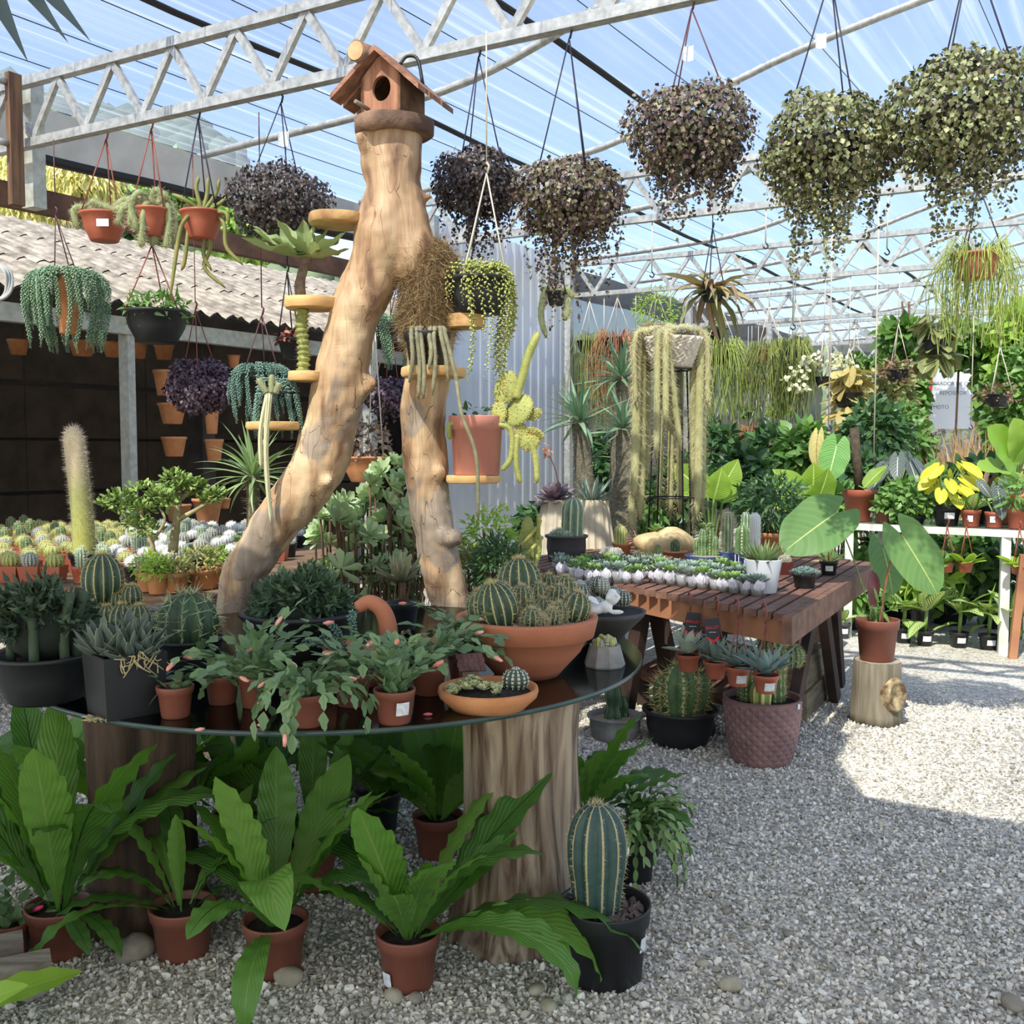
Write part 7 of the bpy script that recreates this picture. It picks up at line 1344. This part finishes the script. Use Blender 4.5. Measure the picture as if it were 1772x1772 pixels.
def limeplant(label, px, py, Y, lv, z0, pm=BLACKP):
    base = Vector(((px - 886) / F * Y, Y, z0)); th, zs = potplant('lime_philodendron', label, 'philodendron', base, 'std', .15, .26, pm); q = lambda x, y, d=0: A(W(x, y, Y + d)) - A(base)
    for ax, ay, tx_, ty_, n, w in lv: heart(th, q(ax, ay, ru(-.12, .02)), q(tx_, ty_, ru(-.25, -.05)), n, HL, (0, 0, zs), sx=w, sr=.009)
limeplant('lime green broad leaved plant left of the veined heart leaves', 1400, 900, 7.3, ((1395, 875, 1340, 808, (-.2, -.8, .5), 1.1), (1405, 870, 1412, 805, (0, -1, .2), 1.4), (1412, 872, 1440, 815, (.3, -.8, .3), 1.2), (1408, 885, 1420, 835, (.1, -1, .3), 1.3), (1420, 885, 1460, 870, (.2, -.5, .8), 1.0), (1385, 885, 1335, 870, (-.2, -.6, .8), 1.0)), .35)
limeplant('lime green broad leaved plant behind the hanging tails of the white bowl', 1235, 900, 7.9, ((1225, 860, 1165, 800, (-.2, -.8, .4), 1.0), (1240, 858, 1282, 795, (.3, -.9, .3), 1.1), (1235, 865, 1250, 812, (0, -1, .3), 1.3), (1250, 870, 1285, 850, (.2, -.5, .8), .9), (1215, 870, 1180, 850, (-.2, -.6, .8), 1.0)), .3)
for z, (x, Y) in (((.35), (1400, 7.3)), ((.3), (1235, 7.9))):
    tag(obj('upturned_crate', MB().box(((x - 886) / F * Y, Y, z / 2), (.4, .36, z - .002)), TIMBH, smooth=False), ('timber crate lifting the lime green plant beside the shelf' if x == 1400 else 'timber crate lifting the lime green plant behind the bench'), 'crate')
p = onshelf(1640, .12); th, zs = potplant('yellow_philodendron', 'black labelled pot with glowing yellow heart leaves', 'philodendron', p, 'std', .10, .14, BLACKP, sticker=(FRONT - .2, .075, .07, .045)); r = random.Random(4)
for i in range(20):
    az = i * 2.4; hh = r.uniform(.08, .34); rr = r.uniform(.08, .2); at = A([rr * math.cos(az), rr * math.sin(az) * .6, zs + hh]); heart(th, at, at + A([math.cos(az) * .11, math.sin(az) * .07 - .05, -.07]), (0, -.8, .8), HY, (0, 0, zs), sr=.003)
p = onshelf(1682, .1); th, zs = potplant('small_dieffenbachia', 'small brown labelled pot with upright pale green leaves on the shelf', 'plant', p, 'std', .07, .12, REDP, sticker=(FRONT - .5, .06, .035, .045)); leaves(th, DF, 9, zs, (.4, 1.3), .22, 3)
p = onshelf(1722, .1); th, zs = potplant('black_velvet_plant', 'small brown pot with one slate grey white veined leaf on the shelf', 'plant', p, 'std', .065, .11, REDP, sticker=(FRONT - .6, .06, .035, .045)); heart(th, A([0, -.04, zs + .18]), A([.02, -.1, zs - .01]), (0, -1, .25), HD, (0, 0, zs)).scale = (.22, .2, .22); heart(th, A([-.08, .05, zs + .22]), A([-.02, .0, zs + .12]), (-.3, -1, .2), HD, (0, 0, zs)); heart(th, A([.1, .06, zs + .24]), A([.15, .02, zs + .14]), (.3, -1, .4), HD, (0, 0, zs))
p = onshelf(1764, .1); th, zs = potplant('leafy_shelf_pot', 'brown pot with dense small green leaves at the end of the shelf', 'plant', p, 'std', .08, .14, REDP); leafcloud(th, (0, 0, zs + .12), (.14, .12, .14), 160, MDG, .08, 5, 'lance', .3)
p = onshelf(1535, .12); th, zs = potplant('banded_pot', 'low brown banded pot of short green leaves on the shelf', 'plant', p, 'std', .10, .09, BROWNP); leafcloud(th, (0, 0, zs + .05), (.08, .08, .07), 60, MDG, .07, 6)
p = onshelf(1575, .14); th, zs = potplant('trailing_pothos', 'black dish of trailing small leaved vine on the shelf', 'plant', p, 'std', .13, .06, BLACKP); leafcloud(th, (0, 0, zs + .12), (.24, .16, .16), 420, MDG, .06, 7, 'heart', .7)
p = onshelf(1560, .5); th, zs = potplant('silver_alocasia', 'dark plant with silver veined drooping leaves behind the vine', 'plant', p, 'std', .14, .18, BLACKP)
for i in range(12): az = i * 2.4; at = A([.16 * math.cos(az), .12 * math.sin(az), zs + .22 + .04 * (i % 4)]); heart(th, at, at + A([math.cos(az) * .14, math.sin(az) * .1 - .06, -.16]), (math.cos(az), -.6, .5), HD, (0, 0, zs))
p = onshelf(1705, .5); th, zs = potplant('bronze_cordyline', 'bronze strap leaved plant behind the small brown pots', 'plant', p, 'std', .12, .16, BLACKP); leaves(th, leafmesh('leaf|brz', BRZ, 1, .14, 'lance', 7, 1, .6, .2), 26, zs + .1, (.1, 1.3), .3, 8)
p = onshelf(1765, .55); th, zs = potplant('giant_fan_leaf', 'big pleated fan leaved plant rising at the end of the shelf', 'plant', p, 'std', .16, .22, TERRA); q = lambda x, y, d=0: A(W(x, y, p.y + d)) - A(p); FN = leafmesh('leaf|fan', LTG, 1, .75, 'blade', 10, 4, .2, .3, .03, 3)
for ax, ay, tx_, ty_, n in ((1762, 800, 1716, 738, (-.3, -.8, .5)), (1765, 795, 1760, 725, (0, -1, .3)), (1755, 815, 1695, 805, (-.2, -.6, .8)), (1770, 800, 1810, 740, (.3, -.8, .5)), (1765, 830, 1720, 850, (-.2, -.5, .8))): heart(th, q(ax, ay), q(tx_, ty_, -.15), n, FN, (0, 0, zs), sx=1.2, sr=.01)
# hanging under the shelf front
for i, (px, prim, lm, lab) in enumerate(((1670, 972, LG, 'small orange pot of lime pothos hanging from the shelf rail'), (1637, 972, MG, 'small orange pot of green leaves hanging from the shelf rail by the anthurium leaf'), (1762, 975, LG, 'small orange pot of variegated pothos hanging beside the white shelf leg'))):
    f0 = onshelf(px, -.04); Y = f0.y; r = PX(14, Y); base = W(px, prim + 18, Y); th = thing('shelf_hanging_pot', lab, 'hanging plant', base); zs = potparts(th, 'std', r, PX(18, Y), REDP, rb=r * .7, n=18)
    top = A([0, .0, ZSH - base.z + .012]); hangers(th, top, [A([r * math.cos(a), r * math.sin(a), PX(17, Y)]) for a in (-.6, 1.5, 3.6)], WIRER, r=.003, up=False); leaves(th, lm, 16, zs, (-.2, 1.1), .13, i, r0=.03)
# dumb canes in black pots along the ground
for i, (px, py, w, n, lab) in enumerate(((1458, 1106, 28, 4, 'small grey labelled pot with one curled leaf by the bench legs'), (1563, 1114, 31, 8, 'patterned dumb cane in a black labelled pot right behind the stump pot'), (1600, 1119, 32, 9, 'broad patterned dumb cane in a black labelled pot below the anthurium leaf'), (1659, 1122, 34, 9, 'patterned dumb cane with drooping lower leaf in a black labelled pot'), (1710, 1126, 34, 9, 'patterned dumb cane with a thick pale stem in a black labelled pot'), (1747, 1130, 32, 8, 'patterned dumb cane in a black labelled pot beside the timber stake'))):
    Y = WZ(px, py, 0).y; r = PX(w / 2, Y); p = put(px, py, 0, r * .75); th, zs = potplant('dumb_cane', lab, 'plant', p, 'std', r, PX(27, Y), GREYP if i == 0 else BLACKP, sticker=(FRONT - .1, PX(14, Y), .06, .04)); H = .2 if i else .05
    obj('cane', MB().tube([(0, 0, zs), (.01, 0, zs + H)], .014, 8), STEMG, th); leaves(th, DF, n, zs + H * .8, (.15, 1.1), .30 if i else .18, i + 3, roll=.4)
    if i: obj('leaf', leafmesh('leaf|roll', LTG, 1, .12, 'lance', 6, 1, .1, 1.2), parent=th, loc=(.01, 0, zs + H), rot=eul(0, 1.45), scale=.2)
    if i: obj('leaf', DF, parent=th, loc=(0, 0, zs + H * .4), rot=eul(-.5 - i, -.1), scale=.24)
tag(obj('timber_stake', MB().beam(WZ(1758, 1142, 0) + Vector((0, .05, 0)), W(1772, 960, 6.75), .05, .06), RAIL, smooth=False), 'rough timber stake leaning beside the dumb canes', 'stake')
for i, (px, Y, w, h, n, m, sz, lab) in enumerate(((1480, 8.0, 60, 52, 420, MDG, .16, 'mid green bush on the ground under the left end of the shelf'), (1560, 8.3, 70, 62, 420, DKG, .2, 'dark green bush in the shade under the shelf'), (1650, 8.2, 70, 66, 420, MDG, .2, 'leafy green bush under the shelf behind the lime pothos'), (1735, 8.0, 60, 60, 380, DKG, .2, 'dark leafy bush behind the white shelf leg'), (1600, 7.75, 40, 30, 160, LTG, .16, 'bright low leaves under the shelf behind the dumb canes'))):
    bush('understorey_plant', lab, px, 1000, Y, w, h, n, m, sz, 200 + i, 'ovate', .42, ph=.2)
# ------------------------------------------------------------------ ledge with ribbed planters, palms
led = tag(obj('concrete_ledge', MB().box((.12, 7.05, .34), (1.3, .55, .68)), CON, smooth=False), 'low grey concrete ledge behind the pencil cactus', 'ledge'); RIBW = mk('cream_ribbed_clay', lin((206, 194, 168)), lin((184, 172, 148)), 8, .8)
for px, lab, lm in ((968, 'cream ribbed planter with a mauve rosette succulent', leafmat('mauve_rosette', lin((112, 92, 104)), lin((150, 132, 136)), transl=.05)), (1022, 'cream ribbed planter with spiky grey succulents', SILV)):
    th = thing('ribbed_planter', lab, 'planter', Vector(((px - 886) / F * 7.0, 7.0, .681))); hp = .40
    obj('planter', MB().lathe([(0, 0), (.17, 0), (.175, .02), (.12, hp), (.105, hp), (.1, hp * .9), (.001, hp * .9)], 64, rf=lambda r, z, t_: (r * (1 + .035 * np.sign(np.sin(t_ * 16)))[None], z)), RIBW, th, smooth=False)
    if px < 1000: obj('rosette', rosette_mesh('rosette|mauve', lm, 40, .16, .4, 'spat', (1.4, -.1), .06), parent=th, loc=(-.03, -.02, hp), rot=(.3, -.3, 0)); obj('flower_stalk', MB().tube(bez([(0, 0, hp), (-.02, 0, hp + .18), (-.08, 0, hp + .33)], 8), .005, 6), STEMR, th); leafcloud(th, (-.085, 0, hp + .34), (.02, .02, .06), 26, leafmat('orange_bud', lin((196, 116, 70)), lin((214, 150, 100)), transl=.1), .025, 3, name='flower_buds')
    else: leaves(th, leafmesh('leaf|spk', lm, 1, .13, 'lance', 6, 1, -.1, .3, thick=.03), 40, hp - .02, (.1, 1.4), .2, 4, r0=.03)
pachy('palm with a thick spiny trunk and blue green leaves before the white sheet wall', 1025, 1060, 1003, 728, 8.3, .085, 46, .46, 0, seed=12, mat=leafmat('blue_palm', lin((96, 128, 98)), lin((128, 156, 120)), rib=lin((150, 172, 130)), ribw=.06, transl=.15), wd=.09, pr=.16)
pachy('palm with a stout silvery trunk beside the white carved bowl', 1078, 1060, 1078, 742, 8.9, .13, 44, .44, 0, seed=13, mat=bpy.data.materials['blue_palm'], wd=.09, pr=.2)
pachy('tallest palm with yellow lower leaves behind the white carved bowl', 1090, 1060, 1075, 652, 9.6, .07, 44, .5, 0, seed=14, mat=bpy.data.materials['blue_palm'], wd=.09, pr=.16)
pachy('young palm low among the pots near the pencil cactus', 1100, 1060, 1095, 800, 9.8, .06, 30, .4, 0, seed=15, mat=PACH, wd=.09, pr=.14)
# ------------------------------------------------------------------ hanging plants further back
def TYk(px, k): return (4.95 + 1.133 * k) / (1 + .541 * (px - 886) / F)
def hang(name, label, px, prim, w, k, pm=REDP, kind='bowl', h=None, Y=None, wire=WIREW, n=20, cat='hanging plant', zc=ZC - .03):
    Y = Y or TYk(px, k); r = PX(w / 2, Y); hh = PX(h or w * .5, Y); base = W(px, prim, Y) - Vector((0, 0, hh)); th = thing(name, label, cat, base); zs = potparts(th, kind, r, hh, pm, rb=r * .65, n=n)
    top = A([0, 0, hh + min(.5, max(.12, zc - base.z - hh))]); hangers(th, top, [A([r * math.cos(a), r * math.sin(a), hh * .97]) for a in (-.5, 1.6, 3.7)], wire, r=.005, up=False)
    if zc - base.z > top[2] + .02: obj('line', MB().tube([top, (0, 0, zc - base.z)], .005, 5), wire, th)
    return th, zs, r, hh, Y
def wisps(th, c, R, n, L, mat, seed, up=.25, w=.0035, name='wisps', ztop=.0):
    rg = np.random.default_rng(seed); mb = MB()
    for i in range(n):
        a = rg.uniform(0, 2 * pi); l = L * rg.uniform(.35, 1.1); o_ = R * rg.uniform(.5, 1.7); z0 = rg.uniform(.0, up)
        mb.tube(bez([c + A([R * .3 * math.cos(a), R * .3 * math.sin(a), 0]), c + A([R * .9 * math.cos(a), R * .9 * math.sin(a), z0]), c + A([o_ * math.cos(a), o_ * math.sin(a), z0 * .3 - l * .4]), c + A([o_ * math.cos(a + rg.normal() * .25), o_ * math.sin(a + rg.normal() * .25), -l])], 7), w, 3, cap=False)
    obj(name, mb, mat, th, kind='stuff')
RHG = leafmat('rhipsalis_green', lin((136, 156, 72)), lin((176, 186, 96)), transl=.1); RHD = leafmat('rhipsalis_olive', lin((116, 130, 66)), lin((156, 164, 90)), transl=.1); RHR = leafmat('rhipsalis_red', lin((170, 108, 84)), lin((190, 150, 100)), transl=.1)
for lab, px, prim, w, k, pm, mat, L, n, seed, wire in (('clay bowl of stringy green mistletoe cactus high under the second truss', 1690, 440, 84, 3.9, TERRA, RHG, .62, 260, 1, WIREB), ('feathery yellow green mistletoe cactus beside the white carved bowl', 1245, 600, 60, 7.5, BLACKP, RHG, .9, 320, 2, WIREW), ('broad curtain of feathery mistletoe cactus in a clay pot', 1330, 606, 50, 7.5, REDP, RHD, .75, 420, 3, WIREW), ('second feathery mistletoe curtain beside the broad one', 1375, 600, 40, 7.5, BLACKP, RHD, .85, 300, 4, WIREW), ('reddish stringy mistletoe cactus left of the white carved bowl', 1068, 585, 54, 7.5, BLACKP, RHR, .9, 240, 5, WIREW), ('grey green stringy mistletoe cactus against the grey cloth wall', 1020, 590, 44, 7.5, BLACKP, RHD, 1.2, 160, 6, WIREW), ('low reddish string plant before the far wall', 1310, 745, 44, 11.2, BLACKP, RHR, .9, 220, 7, WIREW), ('dark trailing string plant low before the far wall', 1250, 745, 46, 11.2, BLACKP, DKG, 1.0, 260, 8, WIREW)):
    th, zs, r, hh, Y = hang('mistletoe_cactus', lab, px, prim, w, k, pm, wire=wire); wisps(th, A([0, 0, zs]), r * 1.25, int(n * .7), L, mat, seed, up=.16, w=.0033 if Y > 9 else .003)
    leafcloud(th, (0, 0, zs - L * .25), (r * 1.5, r * 1.5, L * .5), n * 2, mat, .06, seed + 40, 'lance', .10, droop=1.4, hollow=.05) if seed in (1, 3, 4) else None
th, zs, r, hh, Y = hang('asparagus_fern', 'clay pot of airy bright asparagus fern under the third truss', 1135, 562, 46, 7.5, TERRA); leafcloud(th, (0, 0, zs + .2), (r * 1.8, r * 1.8, .3), 700, LTG, .07, 9, 'lance', .2)
th, zs, r, hh, Y = hang('black_hanging_pot', 'plain square black pot hanging beside the feathery curtain', 1240, 568, 34, 7.5, BLACKP, 'std', 30); leafcloud(th, (0, 0, zs + .02), (r, r, .08), 60, MDG, .07, 9)
th, zs, r, hh, Y = hang('orchid_cactus', 'sprawling orchid cactus with flat drooping bronze stems under the second truss', 1232, 500, 44, 3.9, BLACKP, wire=WIREB); EP = [leafmesh('leaf|ep%d' % k, leafmat('flat_stem_%d' % k, lin(((118, 122, 78), (132, 106, 78), (142, 130, 88))[k]), lin(((150, 150, 98), (156, 126, 100), (170, 156, 110))[k]), rib=lin((176, 164, 120)), ribw=.05, transl=.12), 1, .13, 'lance', 9, 1, (1.3, 1.9, .9)[k], .2, .01, 3) for k in range(3)]
r_ = random.Random(6)
for i in range(46): obj('stem', EP[i % 3], parent=th, loc=(0, 0, zs), rot=eul(i * 2.4, r_.uniform(-.6, 1.2), r_.uniform(-.6, .6)), scale=r_.uniform(.28, .6))
for lab, px, prim, w, k, lm, n, sz, seed in (('hanging basket of large olive begonia leaves before the banner', 1622, 588, 50, 7.5, BG, 60, .23, 1), ('hanging basket of yellow bronze begonia leaves', 1468, 680, 50, 7.5, BY, 60, .22, 2)):
    th, zs, r, hh, Y = hang('hanging_begonia', lab, px, prim, w, k, BLACKP); rr = random.Random(seed)
    for i in range(n): az = i * 2.4; q_ = A([r * 1.1 * math.cos(az) * rr.uniform(.2, 1), r * 1.1 * math.sin(az) * rr.uniform(.2, 1), zs + rr.uniform(-.25, .3)]); obj('leaf', lm, parent=th, loc=q_, rot=eul(az, rr.uniform(-1.1, .1), rr.uniform(-.4, .4)), scale=sz * rr.uniform(.7, 1.1))
th, zs, r, hh, Y = hang('hanging_orchid', 'hanging pot of arching pale yellow orchid sprays', 1425, 652, 30, 7.5, BLACKP); ORC = leafmat('orchid_bloom', lin((222, 218, 170)), lin((240, 238, 206)), transl=.2)
for sg in (-1, 1, -.6, .6):
    P = bez([(0, 0, zs), (.15 * sg, -.05, zs + .22), (.34 * sg, -.1, zs + .1), (.44 * sg, -.1, zs - .12)], 30); obj('spray', MB().tube(P, .005, 5), STEMG, th); pk_ = P[RNG.integers(5, 30, 46)] + rnd(46) * .035; obj('blooms', MB().inst(leafgrid(1, .8, 'round', 3, 1, .4, .3), frames(rnd(46), rnd(46) * .5 + A([0, -1, .3]), .06), pk_), ORC, th, kind='stuff')
for lab, px, prim, w, k, pm, lm, sz in (('small terracotta pot of green trailing ivy, left of a matching pair', 1480, 628, 22, 11.2, TERRA, MDG, .12), ('small terracotta pot of green trailing ivy, right of a matching pair', 1518, 628, 22, 11.2, TERRA, MDG, .12), ('dark hanging basket of maroon leaves between ivy pots and begonia', 1553, 640, 40, 7.5, BLACKP, BRZ, .07), ('black hanging bowl of brown dry succulents before the vines', 1728, 682, 44, 7.5, BLACKP, BRZ, .06), ('small black hanging pot with thin grass against the grey wall', 1345, 712, 24, 11.2, BLACKP, LTG, .08), ('tiny black hanging pot against the grey wall', 1293, 714, 20, 11.2, BLACKP, MDG, .07), ('tiny red hanging pot among the vines', 1722, 620, 16, 11.2, REDP, MDG, .08), ('small dark hanging basket of purple leaves behind the feathery curtain', 1300, 660, 30, 11.2, BLACKP, BRZ, .07)):
    th, zs, r, hh, Y = hang('small_hanging_pot', lab, px, prim, w, k, pm); leafcloud(th, (0, 0, zs + .03), (r * 1.6, r * 1.6, r * .9), 130, lm, sz, int(px), 'ovate', .5)
for i, (px, py0, py1, k) in enumerate(((1434, 466, 735, 3.9), (1512, 468, 790, 3.9), (1372, 470, 560, 3.9), (1128, 380, 470, 3.9), (1045, 512, 600, 7.5), (1100, 508, 580, 7.5), (1680, 545, 735, 7.5), (1160, 500, 545, 7.5), (1535, 340, 430, 3.9), (1325, 365, 420, 3.9))):
    Y = TYk(px, k); a = W(px, py1, Y); z1 = ZC - .03
    th = thing('hanging_line', 'bare pale cord hanging down from a steel truss', 'cord', a, 'bare cords hanging from the trusses'); obj('cord', MB().tube([(0, 0, 0), (0, 0, z1 - a.z)], .006, 5), WIREW, th); obj('hook', MB().tube(bez([(0, 0, 0), (.02, 0, -.03), (.0, 0, -.05), (-.02, 0, -.03)], 8), .006, 5), DARKM, th)
# ------------------------------------------------------------------ dense foliage of the far half
r = random.Random(9)
for i, (px, py, Y, w, h, n, m, sz, lab) in enumerate(((1290, 830, 9.5, 44, 50, 500, DKG, .16, 'dark green shrub behind the lime leaves'), (1340, 800, 10.5, 50, 60, 500, DKG, .16, 'dark umbrella leaved shrub before the far wall'), (1395, 790, 10, 44, 54, 420, MDG, .18, 'umbrella leaved shrub behind the lime plant'), (1515, 760, 10.5, 56, 66, 760, DKG, .13, 'dense dark tree like shrub behind the veined heart leaves'), (1560, 770, 11, 50, 70, 700, MDG, .13, 'bright green small leaved shrub below the banner'), (1540, 690, 12.5, 40, 60, 460, OLV, .14, 'pale olive shrub beside the banner'), (1500, 820, 9.3, 44, 40, 420, DKG, .13, 'low dark shrub behind the shelf pots'), (1600, 850, 9.0, 46, 40, 360, MDG, .14, 'leafy shrub behind the yellow plant'), (1560, 880, 9.6, 40, 40, 420, DKG, .14, 'dark green shrub behind the trailing vine dish'), (1752, 735, 11.5, 44, 80, 700, MDG, .14, 'tall leafy shrub beside the banner'), (1765, 680, 11, 40, 90, 600, MDG, .15, 'tall vine covered shrub at the edge of the greenhouse'), (1700, 840, 9.2, 50, 44, 400, DKG, .16, 'shaded shrub behind the black velvet leaf'), (1450, 880, 8.6, 40, 40, 300, MDG, .16, 'green shrub between the bench and the shelf'), (1180, 850, 9.4, 50, 60, 460, DKG, .15, 'dark shrub behind the hanging tails'), (1110, 880, 9.2, 40, 40, 360, MDG, .14, 'leafy shrub behind the silvery palm trunk'), (945, 905, 8.6, 50, 30, 360, DKG, .13, 'low dark plant behind the cream planters'), (1050, 800, 10.6, 40, 46, 400, DKG, .14, 'dark shrub between the palms'), (1240, 790, 11, 40, 60, 420, DKG, .14, 'dark green shrub below the hanging string plants'))):
    bush('background_shrub', lab, px, py, Y, w, h, int(n * 1.3), m, sz, 300 + i, 'ovate', .45)
p = Vector(((1668 - 886) / F * 10.8, 10.8, 0)); th, zs = potplant('dry_reeds', 'clump of dry straw coloured reeds in front of the banner', 'grass', p, 'std', .2, .25, BLACKP); zt_ = W(1668, 725, 10.8).z
K = 420; a = rnd(K) * A([.16, .12, 0]) + A([0, 0, zs]); D = nrm(rnd(K) * A([.2, .2, 0]) + A([0, 0, 1])); obj('reeds', MB().inst(leafgrid(1, .02, 'lance', 4, 1, .3, .2), frames(D, rnd(K) + A([0, -1, 0]), (zt_ - zs) * ru(.6, 1.02, K)), a), leafmat('dry_straw_reed', lin((156, 122, 84)), lin((196, 164, 112)), transl=.2), th, kind='stuff')
# vines climbing along the far side
for i, (px, y0, y1, Y, w, m, lab) in enumerate(((1572, 560, 780, 13.5, 24, MDG, 'leafy vine column left of the banner'), (1730, 540, 760, 13.2, 32, MDG, 'leafy vine column right of the banner'), (1655, 560, 632, 13.4, 40, MDG, 'leafy vine arch above the banner'), (1760, 520, 700, 12.8, 34, LTG, 'bright leafy vine column at the greenhouse edge'), (1560, 560, 600, 13.5, 30, MDG, 'leafy vine tuft beside the far truss'))):
    top = W(px, y0, Y); th = thing('climbing_vine', lab, 'vine', Vector((top.x, Y, 0))); zc_ = (W(px, y0, Y).z + W(px, y1, Y).z) / 2; hz_ = (W(px, y0, Y).z - W(px, y1, Y).z) / 2
    leafcloud(th, (0, 0, zc_), (PX(w, Y), .3, hz_), 420, m, .2, 400 + i, 'heart', .7); obj('stem', MB().tube([(0, 0, 0), (.05, 0, zc_), (0, 0, ZC)], .014, 6), STEMB, th)
# banner with print
Yb = 14.2; p = W(1645, 742, Yb); bn = thing('job_banner', 'white printed banner with red edges among the vines', 'banner', p); k = PX(1, Yb); BW = leafmat('white_banner', lin((240, 240, 242)), lin((242, 242, 244)), transl=.4, rough=.6); BR = mk('red_banner_edge', lin((214, 70, 64)), rough=.6); BT = mk('grey_print', lin((120, 126, 138)), rough=.6)
V = []
for j in range(7):
    for i in range(9): V.append(((i / 8 - .5) * 96 * k, .03 * math.sin(i * 1.3 + j), j / 6 * 106 * k))
obj('cloth', MB().add(V, [[j * 9 + i, j * 9 + i + 1, (j + 1) * 9 + i + 1, (j + 1) * 9 + i] for j in range(6) for i in range(8)]), BW, bn)
for sg in (-1, 1): obj('red_edge', MB().add([(sg * (44 + 3 * math.sin(j)) * k, -.045, j / 6 * 106 * k) for j in range(7)] + [(sg * (38 + 3 * math.sin(j)) * k, -.045, j / 6 * 106 * k) for j in range(7)], [[j, j + 1, 8 + j, 7 + j] for j in range(6)]), BR, bn)
for tx_, z, s_ in (('OPERADOR DE CAIXA', 74, 9), ('REPOSITOR', 58, 9), ('MOTO', 34, 9)): obj('print', textmesh(tx_, s_ * k, BT, .001), parent=bn, loc=(0 if z > 40 else -20 * k, -.05, z * k), rot=(pi / 2, 0, 0))
for sg in (-1, 1): obj('pole', MB().tube([(sg * 49 * k, 0, -p.z), (sg * 49 * k, 0, 112 * k)], .02, 6), ALUM, bn)
# bright garden beyond the far end
for i in range(22):
    q_ = G(-1.5 + (i % 11) * 1.55 + (i // 11) * .8, 21.2 + (i // 11) * 2.2, 0); hgt = ru(1.4, 3.0); th = thing('garden_shrub', 'sunlit garden shrub growing outside beyond the greenhouse end', 'shrub', q_, 'garden shrubs outside the far end')
    leafcloud(th, (0, 0, hgt * .6), (.72, .7, hgt * .55), 320, (MDG, LTG, OLV, MDG)[i % 4], .26, 500 + i, 'ovate', .5); obj('stem', MB().tube([(0, 0, 0), (0, 0, hgt * .6)], .04, 6), STEMB, th)
# trees beyond the shed roof
BAMB = leafmat('pale_willow_leaf', lin((150, 156, 92)), lin((196, 192, 130)), transl=.25); 
for i, (px, py, Y, w, h, n, lab) in enumerate(((140, 310, 15, 66, 70, 1500, 'pale drooping leaved tree beyond the shed roof'), (40, 330, 16, 70, 80, 1500, 'second pale drooping tree behind the timber post'))):
    base = Vector(((px - 886) / F * Y, Y, 0)); c = A(W(px, py, Y)) - A(base); th = thing('willow_tree', lab, 'tree', base); leafcloud(th, c, (PX(w, Y), .7, PX(h, Y)), n, BAMB, .26, 600 + i, 'lance', .16, droop=1.6, hollow=.1)
    obj('trunk', MB().tube([(0, 0, 0), (.02, 0, c[2])], np.linspace(.22, .16, 2), 10), mk('tree_bark_%d' % i, lin((128, 120, 100)), lin((86, 80, 66)), 6, .9), th)
for i, (px, py, Y, w, h, lab) in enumerate(((300, 330, 26, 60, 60, 'round green tree at the foot of the hill behind the hanging bowls'), (420, 400, 24, 60, 46, 'low green tree beyond the shed roof behind the dark basket'), (230, 380, 22, 50, 40, 'green bush just over the shed roof'))):
    base = Vector(((px - 886) / F * Y, Y, 0)); c = A(W(px, py, Y)) - A(base); th = thing('hill_tree', lab, 'tree', base); leafcloud(th, c, (PX(w, Y), 1.2, PX(h, Y)), 1200, MDG if i != 2 else DKG, .34, 650 + i, 'ovate', .5); obj('trunk', MB().tube([(0, 0, 0), (0, 0, c[2])], .14, 8), STEMB, th)
